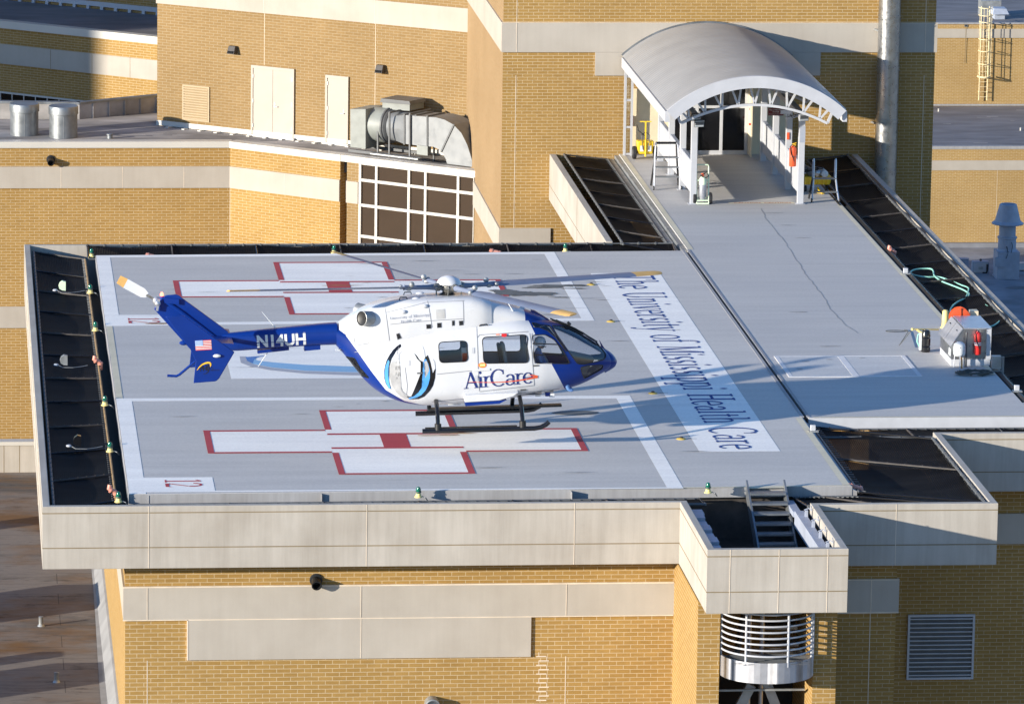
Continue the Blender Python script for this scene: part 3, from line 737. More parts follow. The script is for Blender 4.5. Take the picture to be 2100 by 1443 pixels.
net('safety_net', 'black safety net along the left edge of the deck carrying three cabled hoods', (-.28, .05, -.16), (-.28, 28.9, -.16), (-1.62, 29.9, -.14), (-1.62, -.85, -.14), 11)
net('safety_net', 'thin black safety net strip along the near front edge of the deck', (0.1, -.14, -.2), (12.3, .05, -.2), (12.3, -.86, -.12), (0.1, -.9, -.12), 6)
net('safety_net', 'black safety net strip behind the far edge of the deck', (-.2, 28.85, -.15), (15.5, 29.2, -.15), (15.5, 30.0, .02), (-.2, 29.95, .02), 7, rail_r=.02)
net('safety_net', 'wide black safety net sloping along the left of the entrance walkway', (15.45, 29.4, -.12), (15.45, 44.8, -.12), (14.15, 44.8, .02), (14.15, 29.9, .02), 7, .08)
net('safety_net', 'long black safety net along the right of the walkway under the green hose', (21.32, 7.5, -.12), (21.32, 44.6, -.12), (22.55, 44.6, .02), (22.55, 7.5, .02), 15, .08)
net('safety_net', 'two-panel black safety net beside the right front corner of the deck', (15.82, .2, -.12), (15.82, 7.0, -.12), (18.32, 5.3, -.05), (18.32, -1.2, -.05), 2, .12)
net('safety_net', 'narrow black safety net under the front edge of the walkway', (15.9, 7.3, -.25), (24.5, 7.3, -.25), (24.5, 5.95, -.2), (15.9, 6.2, -.2), 4, .04)
net('safety_net', 'short black safety net strip right of the steel stairs', (14.35, .1, -.2), (15.7, .15, -.2), (18.0, -1.25, -.1), (14.5, -1.25, -.1), 2, .04)

b = MB(); b.hexa([V((DW + .02, .3, -.34)), V((DW + .13, .3, -.34)), V((DW + .13, 7.4, -.34)), V((DW + .02, 7.4, -.34))], [V((DW + .02, .3, -.07)), V((DW + .13, .3, -.12)), V((DW + .13, 7.4, -.12)), V((DW + .02, 7.4, -.07))]); b.build('edge_gutter', 'curb_grey', deck)
# walls beside the walkway nets
wp = thing('parapet_wall', 'pale concrete parapet left of the walkway net in full sun', 'parapet', (13.9, 38, -1.4))
b = MB(); b.box(13.74, 13.93, 30.45, 45.02, -1.36, 0.0); b.build('panel', 'concrete', wp, bevel=.012)
b = MB(); b.box(13.734, 13.74, 30.45, 45.02, -.91, -.895); b.box(13.735, 13.74, 37.5, 37.52, -1.35, -.001); b.build('groove', 'joint_dark', wp)
b = MB(); b.box(14.0, 15.7, 30.0, 45.0, -1.5, -1.35); b.build('gutter_floor', 'brown_steel', wp)
b = MB(); b.box(15.66, 15.79, 29.3, 45, -.45, -.03); b.build('edge_beam', 'galv_dull', wp)
b = MB(); b.box(15.50, 15.62, 29.3, 44.9, -.32, -.12); b.build('gutter', 'galv_dull', wp)
wp2 = thing('parapet_wall', 'pale concrete parapet running down the right side of the walkway net', 'parapet', (22.9, 26, -1.4))
b = MB(); b.box(22.72, 22.9, 5.8, 44.9, -1.36, 0.0); b.build('panel', 'concrete', wp2, bevel=.012)
b = MB(); b.box(21.1, 22.72, 7.5, 44.9, -1.5, -1.35); b.build('gutter_floor', 'brown_steel', wp2)
b = MB(); b.tube([(21.2, 7.4, -.06), (21.2, 36, -.06)], .075, 12); b.build('pipe', 'black', wp2)
b = MB(); b.tube([(21.0, 36, -.03), (21.0, 44, -.03)], .05, 10); b.build('pipe', 'black', wp2)
b = MB(); b.box(22.9, 23.0, 5.8, 44.9, -14, -1.36); b.build('lower_wall', 'brick_tan', wp2)

# ================================================================== BUILDINGS BEHIND
YW, XC, XR, ZR = 45.03, 12.32, 25.15, -1.88
A0 = V((5.02, 59.2, 0)); A1 = V((12.32, 53.4, 0)); tA = (A1 - A0).normalized(); nA = V((tA.y, -tA.x, 0))
if nA.y > 0: nA = -nA
B0 = V((2.84, 63.22, 0)); tB = V((5.73, -4.04, 0)).normalized(); nB = V((tB.y, -tB.x, 0))
if nB.y > 0: nB = -nB
def PA(px, py, off=0.0): return PL(px, py, A0 + nA * off, nA)
def PBp(px, py, off=0.0): return PL(px, py, B0 + nB * off, nB)
def facade(mb, p0, p1, z0, z1, n, d0, d1, m=0):
    """upright slab on a wall from p0 to p1 (world xy), from d0 behind to d1 proud of it along n"""
    p0, p1, n = V((p0[0], p0[1], 0)), V((p1[0], p1[1], 0)), V((n[0], n[1], 0))
    q = [p0 + n * d1, p1 + n * d1, p1 - n * d0, p0 - n * d0]
    a = (q[1] - q[0]).cross(q[3] - q[0]).z
    if a < 0: q = q[::-1]
    return mb.prism(q, z0, z1, m)
FY = V((0, -1, 0)); FX = V((-1, 0, 0))
# --- entrance block with the canopy
eb = thing('hospital_wing', 'tall tan brick wing with pale stone bands behind the arched canopy', 'building', (18.7, 50, -14))
b = MB(); b.prism([(XC, YW), (XR, YW), (XR, 75), (XC, 75)], -14, 26); b.build('brick_wall', 'brick_tan', eb)
b = MB(); b.box(14.5, XR - .5, 75.0, 166, -60, 24); b.build('shade_block', 'brick_tan', eb)  # unseen block, added so its shadow covers the lower right roof
b = MB(); facade(b, (XC, YW + .004), (XC, 75), -14, 26, FX, .01, .004); b.build('side_wall', 'brick_side', eb)
b = MB()
zt, zb = PY(1100, 47, YW).z, PY(1100, 107, YW).z
facade(b, (XC - .05, YW), (XR + .05, YW), zb, zt, FY, .01, .05)
xa, xb_ = PY(1220, 130, YW).x, PY(1682, 130, YW).x; zb2 = PY(1250, 155, YW).z
facade(b, (xa, YW), (xb_, YW), zb2, zb - .004, FY, .01, .052)
b.build('stone_band', 'concrete_clean', eb)
b = MB(); facade(b, (XC, YW), (XC, 75), zb, zt, FX, .01, .05); b.build('stone_band', 'concrete_clean', eb)
zt2 = PY(1028, 468, YW).z; zb3 = zt2 - .75
b = MB(); facade(b, (XC - .05, YW), (13.8, YW), zb3, zt2, FY, .01, .05); facade(b, (XC, YW), (XC, 75), zb3, zt2, FX, .01, .05); b.build('stone_band', 'concrete_clean', eb)
b = MB()
for px in (1057, 1893):
    x = PY(px, 230, YW).x; b.box(x - .008, x + .008, YW - .004, YW, zb3, zb2); b.box(x - .008, x + .008, YW - .058, YW, zb, zt); b.box(x - .008, x + .008, YW - .004, YW, zt, 26)
b.box(XC - .05, XR + .05, YW - .054, YW, zt, zt + .012); b.build('joint', 'caulk', eb)
# --- tall steel pipe on the wall
pp = thing('flue_pipe', 'tall stainless flue pipe running up the brick wall right of the canopy', 'pipe', (23.6, YW - .4, -8))
xp = (PY(1797, 200, YW - .4).x + PY(1842, 200, YW - .4).x) / 2; rp = (PY(1842, 200, YW - .4).x - PY(1797, 200, YW - .4).x) / 2
b = MB(); b.cyl((xp, YW - .42, -8), (xp, YW - .42, 14), rp, n=32); b.build('tube', 'steel', pp)
for py in (32, 137, 245, 348):
    z = PY(1820, py, YW - .4).z; b = MB(); b.lathe((xp, YW - .42, z), [(rp + .002, -.035), (rp + .014, -.03), (rp + .014, .03), (rp + .002, .035)], 32, caps=False)
    for k in range(10):
        a = math.pi + math.pi * k / 9; b.ball((xp + (rp + .015) * math.cos(a), YW - .42 + (rp + .015) * math.sin(a), z - .09), .014, 6)
    b.build('seam_ring', 'steel', pp)
b = MB()
for py in (60, 250): 
    z = PY(1820, py, YW).z; b.bar((xp - rp - .06, YW, z), (xp - rp + .02, YW - .35, z), .05); b.bar((xp + rp + .06, YW, z), (xp + rp - .02, YW - .35, z), .05)
b.build('bracket', 'galv_dull', pp)

# --- low wing on the left with its angled bay of windows
lw = thing('hospital_wing', 'low tan brick wing with white coping and a grid of brown windows', 'building', (3, 62, -14))
K = V((A0.x, A0.y, 0)); p698, p712, p735 = PA(698, 318), PA(712, 320), PA(736, 333)
b = MB(); b.prism([(-40, A0.y), (K.x, K.y), (p698.x, p698.y), (p698.x - nA.x * .4, p698.y - nA.y * .4), (K.x + 2, 62), (-40, 62)], -14, ZR - .2); b.build('brick_wall', 'brick_tan', lw)
q0 = p698 - nA * .35; q1 = p712 - nA * .35
b = MB(); facade(b, q0, q1, -14, ZR - .2, nA, .2, 0); b.build('recess_wall', 'brick_tan', lw)
b = MB(); facade(b, p712, p735, -14, ZR - .2, nA, .4, 0); b.build('brick_wall', 'brick_dimmed', lw)
b = MB()
zA, zB = PA(472, 341).z, PA(472, 385).z
facade(b, (-40, A0.y), (K.x + .02, K.y), zB, zA, FY, .01, .05); b.build('stone_band', 'concrete_clean', lw)
b = MB(); facade(b, K + nA * .0, p698, zB, zA, nA, .01, .05); facade(b, p712, p735, zB, zA, nA, .01, .05); facade(b, q0, q1, zB, zA, nA, .01, .04); b.build('stone_band', 'concrete_clean', lw)
zL1, zL2 = PY(30, 628, A0.y).z, PY(30, 672, A0.y).z
b = MB(); facade(b, (-40, A0.y), (K.x, K.y), zL2, zL1, FY, .01, .05); facade(b, K, p698, zL2, zL1, nA, .01, .05); b.build('stone_band', 'concrete_clean', lw)
b = MB(); facade(b, (-40, A0.y), (K.x + .06, K.y), ZR - .20, ZR, FY, .35, .07); b.build('coping', 'coping_white', lw)
b = MB(); facade(b, K + tA * .0, p698 + tA * .05, ZR - .203, ZR + .002, nA, .35, .075); facade(b, p698 + tA * .05, A1 + tA * .2, ZR - .2, ZR, nA, .35, .06); b.build('coping', 'coping_white', lw)
b = MB()
for px in (0 + 125, 251, 377):
    x = PY(px, 360, A0.y).x; b.box(x - .008, x + .008, A0.y - .054, A0.y, zB, zA)
for px in (585,):
    p = PA(px, 380); facade(b, p - tA * .008, p + tA * .008, zB, zA, nA, 0, .054)
facade(b, K - tA * .0, K + tA * .012, -14, zB, nA, 0, .004)
b.build('joint', 'caulk', lw)
rq0, rq1, rq2 = G(-700, 232, ZR - .12), G(163, 245, ZR - .12), G(326, 229, ZR - .12)
roofpoly = [(rq0.x - 20, A0.y + .3), (K.x, K.y + .3), (A1.x, A1.y + .3), (A1.x, A1.y + 6), (rq2.x + .8, rq2.y + .45), (rq1.x, rq1.y), (rq0.x - 20, rq0.y)]
b = MB(); b.prism(roofpoly, ZR - .6, ZR - .12); b.build('roof', 'roof_pale', lw)
# window bay
wb = thing('window_bay', 'grid of brown tinted windows with white mullions in the low wing', 'window', (p735.x, p735.y, -14), )
xs = [738.5, 772, 838.6, 872.7, 939.6, 973.5]
def ya(x, yl, yr): return yl + (yr - yl) * (x - 738) / (974 - 738)
cols = [PA(x, 420) for x in xs]; W0 = PA(735, 400); W1 = V((A1.x - .01, A1.y, 0))
rowz = [PA(738, y).z for y in (334, 368.5, 420, 483.5)] + [PA(738, 536).z, PA(738, 590).z, PA(738, 640).z]
b = MB()
for i, c in enumerate(cols): facade(b, c - tA * .042, c + tA * .042 if i < 5 else W1, rowz[-1], rowz[0] + .08, nA, .08, .03)
b.build('mullion', 'coping_white', wb)
b = MB()
for z in rowz:
    for i in range(5): facade(b, cols[i] + tA * .05, cols[i + 1] - tA * .05, z - .045, z + .045, nA, .08, .025)
b.build('transom', 'coping_white', wb)
for i in range(5):
    b = MB(); facade(b, cols[i] + tA * .05, cols[i + 1] - tA * .05, rowz[-1], rowz[0], nA, .06, -.03); b.build('pane', 'brown_glass', wb)
b = MB(); facade(b, p735, W1, -14, rowz[-1] - .04, nA, .3, 0); b.build('lower_wall', 'brick_dimmed', wb)
b = MB(); facade(b, p735, W1, rowz[0] + .08, ZR - .2, nA, .3, 0.0); b.build('head', 'coping_white', wb)

# --- penthouse with doors
ph = thing('penthouse', 'angled tan brick penthouse wall with two cream doors standing on the low roof', 'building', (8, 60, -2))
PE = B0 + tB * 12.4
b = MB(); b.prism([(B0.x, B0.y), (PE.x, PE.y), (XC + 6, 75), (PY(324, 100, 74).x, 74)], ZR - .3, 26); b.build('brick_wall', 'brick_dimmed', ph)
zt, zb = PBp(977, 33).z, PBp(977, 68).z
b = MB(); facade(b, B0 - tB * .02, PE, zb, zb + .75, nB, .01, .05); b.build('stone_band', 'concrete_clean', ph)
b = MB(); facade(b, B0, PE, ZR - .1, ZR + .06, nB, .01, .05); b.build('base_flashing', 'coping_white', ph)
b = MB()
for k in range(16):
    p = B0 + tB * (.5 + k * .62); facade(b, p, p + tB * .12, ZR - .12, ZR - .1 + .01, nB, 0, .30)
b.build('flashing_tab', 'coping_white', ph)
b = MB()
for px in (542, 770):
    p = PBp(px, 60); facade(b, p, p + tB * .014, PBp(542, 133).z if px == 542 else ZR, zb, nB, 0, .004); facade(b, p, p + tB * .014, zb, zb + .75, nB, 0, .054)
b.build('joint', 'caulk', ph)
def door(name, label, x0, x1, yt, yb, double, kx):
    a = PBp(x0, yb); c = PBp(x1, yb + .12 * (x1 - x0)); zt = PBp(x0, yt).z; z0 = a.z
    t = thing(name, label, 'door', (a.x, a.y, z0))
    b = MB(); facade(b, a - tB * .0, a + tB * .07, z0, zt, nB, .01, .06); facade(b, c - tB * .07, c, z0, zt, nB, .01, .06); facade(b, a + tB * .07, c - tB * .07, zt - .09, zt, nB, .01, .06); b.build('frame', 'door_cream', t)
    leaves = [(a + tB * .075, c - tB * .075)]
    if double: m_ = (a + c) / 2; leaves = [(a + tB * .075, m_ - tB * .006), (m_ + tB * .006, c - tB * .075)]
    for i, (p, q) in enumerate(leaves):
        b = MB(); facade(b, p, q, z0 + .03, zt - .095, nB, .01, .035); lf = b.build('leaf', 'door_cream', t)
        if i == len(leaves) - 1:
            h = MB(); hp = (p + tB * .08 if double else q - tB * .09) + nB * .06; hp = V((hp.x, hp.y, z0 + .98)); h.bar(hp - nB * .03, hp + nB * .02, .03); h.bar(hp + nB * .02, hp + nB * .02 + tB * (.12 if double else -.12), .022); h.obox(hp - nB * .02 + V((0, 0, .05)), tB * .025, nB * .006, V((0, 0, .08))); h.build('handle', 'galv_dull', lf)
        h = MB(); e = p if i == 0 else q
        for zz in (.3, 1.1, 1.9): h.obox(V((e.x, e.y, z0 + zz)) + nB * .045, tB * .02, nB * .015, V((0, 0, .06)))
        h.build('hinge', 'galv_dull', lf)
    b = MB(); facade(b, a - tB * .06, c + tB * .06, z0 - .08, z0 + .025, nB, .01, .16); b.build('threshold', 'coping_white', t)
door('double_door', 'cream double door in the penthouse wall, wider of the two doors', 516, 604, 133, 275, True, 0)
door('single_door', 'narrow cream single door left of the grey ventilation fan', 668, 715, 153, 291, False, 0)
a = PBp(375, 245); c = PBp(430, 257); zt = PBp(375, 173).z
t = thing('wall_louvre', 'cream slatted louvre in the sunny penthouse wall', 'louvre', (a.x, a.y, a.z))
b = MB(); facade(b, a, a + tB * .05, a.z, zt, nB, .01, .04); facade(b, c - tB * .05, c, a.z, zt, nB, .01, .04); facade(b, a + tB * .05, c - tB * .05, zt - .05, zt, nB, .01, .04); facade(b, a + tB * .05, c - tB * .05, a.z, a.z + .04, nB, .01, .04); b.build('frame', 'louvre_cream', t)
b = MB(); facade(b, a + tB * .05, c - tB * .05, a.z + .04, zt - .05, nB, .01, -.004); b.build('backing', 'grey_dark', t)
b = MB(); n = 13; p0, p1 = a + tB * .05, c - tB * .05
for k in range(n):
    zz = a.z + .04 + (zt - a.z - .09) * (k + .1) / n; dz = (zt - a.z - .09) / n
    def zz3(p, z): return V((p.x, p.y, z))
    b.hexa([zz3(p0 + nB * .05, zz), zz3(p1 + nB * .05, zz), zz3(p1 + nB * .005, zz + dz * .9), zz3(p0 + nB * .005, zz + dz * .9)], [zz3(p0 + nB * .05, zz + dz * .35), zz3(p1 + nB * .05, zz + dz * .35), zz3(p1 + nB * .005, zz + dz * .95), zz3(p0 + nB * .005, zz + dz * .95)])
b.build('slat', 'louvre_cream', t)
for i, (px, py) in enumerate(((480, 102), (783, 141))):
    c = PBp(px, py); t = thing('wall_lamp', ('dark bronze wall lamp above the cream louvre, to the left of the double door', 'dark bronze wall lamp over the ventilation fan')[i], 'lamp', c, 'dark wall lamps on the penthouse')
    b = MB(); w_ = .14
    def L3(u, n_, z): return V((c.x, c.y, c.z + z)) + tB * u + nB * n_
    b.hexa([L3(-w_, .02, -.12), L3(-w_, .24, -.12), L3(w_, .24, -.12), L3(w_, .02, -.12)], [L3(-w_ * .9, .02, .13), L3(-w_ * .9, .13, .13), L3(w_ * .9, .13, .13), L3(w_ * .9, .02, .13)]); b.build('housing', 'brown_steel', t, bevel=.01)
    b = MB(); b.obox(L3(0, .01, 0), tB * .10, nB * .012, V((0, 0, .10))); b.build('back_plate', 'grey_dark', t)
    b = MB(); b.obox(L3(0, .242, -.06), tB * .1, nB * .004, V((0, 0, .04))); b.build('lens', 'black_glass', t)

# --- parapet at the back of the low roof, roof drums, small vents
rp_ = thing('roof_parapet', 'grey roof parapet with pale coping behind the two metal drums', 'parapet', (0, 64, -2))
p0, p1, p2 = G(-700, 232, ZR - .12), G(163, 245, ZR - .12), G(326, 229, ZR - .12); hz = PL(163, 210, p1, FY).z
for (u, v_) in ((p0, p1), (p1, p2 + (p2 - p1) * .2)):
    d = (v_ - u).normalized(); n_ = V((d.y, -d.x, 0)); 
    b = MB(); facade(b, u, v_, ZR - .2, hz - .07, n_, .2, 0); b.build('wall', 'roof_pale', rp_)
    b = MB(); facade(b, u, v_, hz - .07, hz, n_, .22, .03); b.build('coping', 'galv', rp_)
    b = MB(); L = (v_ - u).length; k = .5
    while k < L: facade(b, u + d * k, u + d * (k + .04), ZR - .12, hz - .08, n_, 0, .05); k += .62
    b.build('seam', 'roof_pale', rp_)
for i, (px, py, h0) in enumerate(((50, 280, 206), (130, 285, 211))):
    c = G(px, py - 4, ZR - .12); h = PL(px, h0 + 6, c, FY).z - c.z; r = 30 / F * depth(c)
    t = thing('roof_drum', ('galvanised roof ventilator drum at the left edge of the photo', 'galvanised roof ventilator drum with a dented cap, right one of the two')[i], 'roof vent', c, 'galvanised roof drums')
    b = MB(); b.cyl(c, c + V((0, 0, h - .24)), r * .96, n=36); b.build('body', 'galv', t)
    b = MB(); b.lathe(c + V((0, 0, h - .26)), [(r * .97, 0), (r * 1.02, .01), (r * 1.02, .22), (r * .98, .26), (.01, .275 if i == 0 else .20)], 36); b.build('cap', 'galv', t)
    b = MB(); b.box(c.x - .008, c.x + .008, c.y - r * .96 - .006, c.y - r * .95, c.z, c.z + h - .3); b.build('seam', 'galv_dull', t)
for px, py in ((225, 284),):
    c = G(px, py, ZR - .12); b = MB(); b.lathe(c, [(.09, 0), (.09, .10), (.11, .11), (.11, .15), (.02, .17)], 14); b.build('roof_drain_cap', 'galv', label='small round metal vent cap on the low roof behind the coping', cat='vent cap')
b = MB()
for k in range(16):
    x, y = random.uniform(-3, 7), random.uniform(59.8, 63); d = random.uniform(.1, .6); b.quad((x - d, y, ZR - .117 + k * 1e-4), (x + d, y - .05, ZR - .117 + k * 1e-4), (x + d, y + .08, ZR - .117 + k * 1e-4), (x - d, y + .07, ZR - .117 + k * 1e-4))
b.build('roof_patch', 'roof_membrane', lw)

# --- ventilation fan and its duct
def FA(px, py, off): return PL(px, py, A0 - nA * off, nA)
off = .75
fan = thing('ventilation_fan', 'grey roof ventilation fan with round scroll and big curved silver duct', 'fan unit', FA(745, 310, off))
def extr(px, d0, d1, name, m, **k):
    b = MB(); a = [FA(x, y, off) - nA * d0 for x, y in px]; c = [p - nA * (d1 - d0) for p in a]; n = len(a)
    b.add(a + c, [tuple(range(n)), tuple(reversed(range(n, 2 * n)))] + [((i + 1) % n, i, n + i, n + (i + 1) % n) for i in range(n)]); return b.build(name, m, fan, **k)
extr([(718, 302), (750, 306), (750, 224), (718, 224)], 0, 1.1, 'casing', 'fan_grey', bevel=.015)
c0, c1 = FA(746, 259, off) - nA * .62, FA(786, 263, off) - nA * .62; r = .56
b = MB(); b.tube([c0, c0.lerp(c1, .75)], r, 32); b.build('scroll', 'fan_grey', fan)
b = MB(); b.tube([c0.lerp(c1, .75), c0.lerp(c1, .82), c0.lerp(c1, .86), c0.lerp(c1, .92), c1], [r * 1.03, r * 1.03, r * .95, r * 1.0, r * .9], 32); b.build('flange', 'grey_dark', fan)
# round-to-square reducer
rows = []
cA, cB = c1, FA(829, 266, off) - nA * .5; w1, h1 = .50, PL(829, 236, A0 - nA * off, nA).z - PL(829, 295, A0 - nA * off, nA).z; h1 /= 2
for k in range(5):
    u = k / 4; ring = []
    for j in range(33):
        a = 2 * math.pi * j / 32; ca, sa = math.cos(a), math.sin(a); mq = max(abs(ca), abs(sa))
        x = (r * .86) * ca * (1 - u) + (ca / mq) * w1 * u; z = (r * .86) * sa * (1 - u) + (sa / mq) * h1 * u
        ring.append(cA.lerp(cB, u) + nA * x + V((0, 0, z)))
    rows.append(ring)
b = MB(); b.grid(rows); b.build('reducer', 'duct_metal', fan)
extr([(829, 295), (876, 301), (876, 240), (829, 236)], 0, 1.0, 'straight_duct', 'duct_metal')
cxp, cyp, = 878, 352
op = [(876, 240), (894, 241), (912, 246), (930, 256), (946, 273), (958, 297), (966, 322), (972, 343)]; ip = [(917, 336), (914, 326), (908, 315), (899, 306), (888, 301), (876, 300)]
extr([(876, 300), (876, 240)] + op[1:4] + [(905, 311), (899, 306), (888, 301)], 0, 1.0, 'elbow_duct', 'duct_metal')
extr(op[3:] + ip[:3] + [(905, 311)], 0, 1.0, 'elbow_duct', 'duct_metal')
b = MB()
for (p, q) in (((829, 234), (829, 297)), ((876, 238), (876, 303)), ((931, 255), (904, 312))):
    for d_ in (0, ): b.bar(FA(*p, off - .02), FA(*q, off - .02), .025, .05, m=0)
for px in (829, 852, 876): b.bar(FA(px, 237 + (px - 829) * .07, off) + V((0, 0, .02)), FA(px, 237 + (px - 829) * .07, off) + V((0, 0, .02)) - nA * 1.0, .05)
b.build('duct_flange', 'grey_dark', fan)
extr([(764, 228), (820, 232), (820, 214), (764, 208)], .55, 1.35, 'intake_hood', 'fan_grey')
extr([(761, 214), (823, 219), (821, 212), (763, 206)], .50, 1.40, 'hood_cap', 'grey_dark')
b = MB()
for (px, y0, y1, d_) in ((798.5, 231, 322, -.05), (840.5, 234, 328, -.05), (890, 300, 333, .6), (775, 268, 312, .1)): b.bar(FA(px, y0, off + d_), FA(px, y1, off + d_), .05)
b.bar(FA(798.5, 231, off - .05), FA(798.5, 231, off - .05) - nA * 1.2, .05); b.bar(FA(840, 234, off - .05), FA(840, 234, off - .05) - nA * 1.2, .05)
b.bar(FA(716, 308, off), FA(830, 322, off), .1, .08); b.bar(FA(716, 308, off) - nA * 1.0, FA(830, 322, off) - nA * 1.0, .1, .08)
b.build('support_frame', 'grey_dark', fan)
extr([(857, 297), (879, 300), (879, 319), (857, 316)], -.06, .14, 'control_box', 'fan_grey')
b = MB(); b.obox(FA(812, 320, .5), tA * .9, nA * .12, V((0, 0, .02))); b.build('drain_pan', 'galv_dull', fan)

# --- far left block with a flat roof
F0 = PY(0, 190, 84.0); tF = V((math.cos(math.radians(37)), -math.sin(math.radians(37)), 0)); nF = V((tF.y, -tF.x, 0)); nF = -nF if nF.y > 0 else nF
def PF(px, py, off=0): return PL(px, py, F0 - nF * off, nF)
fb = thing('hospital_wing', 'far tan brick wing with flat grey roof at the upper left', 'building', (F0.x, F0.y, -14))
e0 = F0 - tF * 30; e1 = PF(420, 100); zt = PF(0, 42).z; zc = PF(0, 57).z
b = MB(); b.prism([(e0.x, e0.y), (e1.x, e1.y), (e1.x - nF.x * 13, e1.y - nF.y * 13), (e0.x - nF.x * 13, e0.y - nF.y * 13)], -14, zc + .02); b.build('brick_wall', 'brick_tan', fb)
b = MB(); facade(b, e0, e1, zc, zt, nF, .3, .08); b.build('coping', 'coping_white', fb)
b = MB(); facade(b, e0, e1, PF(0, 130).z, PF(0, 90).z, nF, .01, .05); b.build('stone_band', 'concrete_clean', fb)
b = MB()
for px in (105, 190, 268): p = PF(px, 120); facade(b, p, p + tF * .015, PF(0, 130).z, PF(0, 90).z, nF, 0, .054)
b.build('joint', 'joint_dark', fb)
b = MB(); facade(b, e0, e1, zt - .25, zt - .06, nF, 13.2, -.3); b.build('roof', 'roof_membrane', fb)
b = MB(); zw = PF(0, 187).z; facade(b, e0, e1, zw - 1.3, zw - .06, nF, .01, .01); b.build('window_strip', 'black_glass', fb)
b = MB(); facade(b, e0, e1, zw - .06, zw, nF, .01, .05)
for k in range(30):
    p = PF(25, 190) + tF * (k - 12) * .52; facade(b, p, p + tF * .035, zw - 1.3, zw - .06, nF, .01, .04)
b.build('window_frame', 'coping_white', fb)
of = None
for o_ in range(20, 260):      # the wall at the back of that roof
    o_ = o_ / 10
    if PL(250, 24, F0 - nF * o_, nF).z <= zt - .05: of = o_; break
of = of or 12.0
b = MB(); facade(b, e0 - nF * of, e1 - nF * of, zt - .3, zt + 9, nF, .4, 0); b.build('upper_wall', 'brick_tan', fb)
b = MB(); zq = zt + .02; facade(b, e0 - nF * of, e1 - nF * of, zq + .03, zq + .20, nF, .01, .07); b.build('flashing', 'white_paint', fb)
b = MB()
for k in range(70):
    p = e0 - nF * of + tF * (k * .62); facade(b, p, p + tF * .13, zq - .12, zq + .03, nF, .01, .10)
b.build('flashing_tab', 'white_paint', fb)
# block out of frame on the left, whose shadow falls across the far wing
sb = thing('hospital_wing', 'tan brick block beyond the left edge of the photo', 'building', (-90, 40, -60))
b = MB(); sq = PF(206, 120); sy0 = sq.y - (sq.x + 80) * math.tan(SUN_AZ); b.prism([(-104, sy0), (-80, sy0), (-80, sy0 + 26), (-104, sy0 + 26)], -60, 27); b.build('brick_wall', 'brick_tan', sb)

# --- annex on the right
YA = 190.0; z1 = PY(1912, 300, YA).z; YA2 = G(1912, 217, z1).y; z2 = PY(1925, 47, YA2).z; z0 = PY(1940, 497, YA).z
ax = thing('distant_wing', 'stepped tan brick building with flat grey roofs far behind at the right edge', 'building', (60, 200, -60))
AX0, AX1 = PY(1900, 300, YA).x - 3, PY(1900, 300, YA).x + 60
b = MB(); b.box(AX0, AX1, YA, YA + 25, -60, z1 - .16); b.build('brick_wall', 'brick_far', ax)
b = MB(); b.box(AX0, AX1, YA2, YA2 + 25, z1 - .2, z2 - .08); b.build('upper_wall', 'brick_far', ax)
b = MB(); b.box(AX0, AX1, YA - .05, YA + .01, PY(2000, 349, YA).z, PY(2000, 329, YA).z); b.build('stone_band', 'concrete_clean', ax)
b = MB(); b.box(AX0, AX1, YA2 - .05, YA2 + .01, PY(2000, 78, YA2).z, PY(2000, 59.5, YA2).z); b.build('stone_band', 'concrete_clean', ax)
b = MB(); b.box(AX0, AX1, YA - .06, YA + .3, z1 - .16, z1); b.box(AX0, AX1, YA2 - .06, YA2 + .3, z2 - .08, z2 + .01); b.box(AX0, AX1, YA2 - .06, YA2, z1, z1 + .1); b.build('coping', 'curb_grey', ax)
b = MB(); b.box(AX0, AX1, YA + .3, YA2 - .06, z1 - .12, z1 - .03); b.build('roof', 'roof_membrane', ax)
b = MB(); b.box(AX0, AX1, YA2 + .3, YA2 + 25, z2 - .1, z2 - .02); b.build('roof', 'roof_membrane', ax)
b = MB(); b.box(AX0 - 8, AX1, YA - 70, YA + .01, z0 - .4, z0 - .25); b.build('roof', 'roof_blue', ax)
b = MB(); b.box(AX0, AX1, YA - .35, YA, z0 - .25, z0); b.build('roof_curb', 'roof_blue', ax)
xq = PY(2044, 400, YA).x; b = MB(); b.box(xq - .008, xq + .008, YA - .004, YA, z0, PY(2000, 349, YA).z); b.build('joint', 'caulk', ax)
b = MB(); rr = random.Random(3)
for k in range(14):
    x, y = rr.uniform(AX0 + 3, AX0 + 14), rr.uniform(YA + .8, YA2 - .6); d = rr.uniform(.1, .45); z = z1 - .026 + k * 2e-4
    b.quad((x - d, y, z), (x + d, y, z), (x + d, y + .18, z), (x - d, y + .2, z))
b.build('roof_patch', 'roof_pale', ax)
for i, (px, py) in enumerate(((1925, 228), (2093, 267))):
    c = G(px, py, z1); b = MB(); b.lathe(c - V((0, 0, .03)), [(.05, 0), (.05, .16), (.055, .17), (.01, .18)], 12); b.build('vent_pipe', 'coping_white', label=('short white vent pipe on the annex roof at the edge of the tall wing', 'short white vent pipe near the right end of the annex roof')[i], cat='vent pipe', group='white vent pipes on the annex roof')
c = PY(1981, 53, YA2); b = MB(); b.box(c.x - .1, c.x + .1, YA2 - .04, YA2 + .01, c.z - .06, c.z + .06); b.box(c.x - .06, c.x + .06, YA2 - .045, YA2 - .038, c.z - .03, c.z + .03, 1); b.build('scupper', ['galv', 'black'], label='small square metal scupper high on the annex wall', cat='scupper')
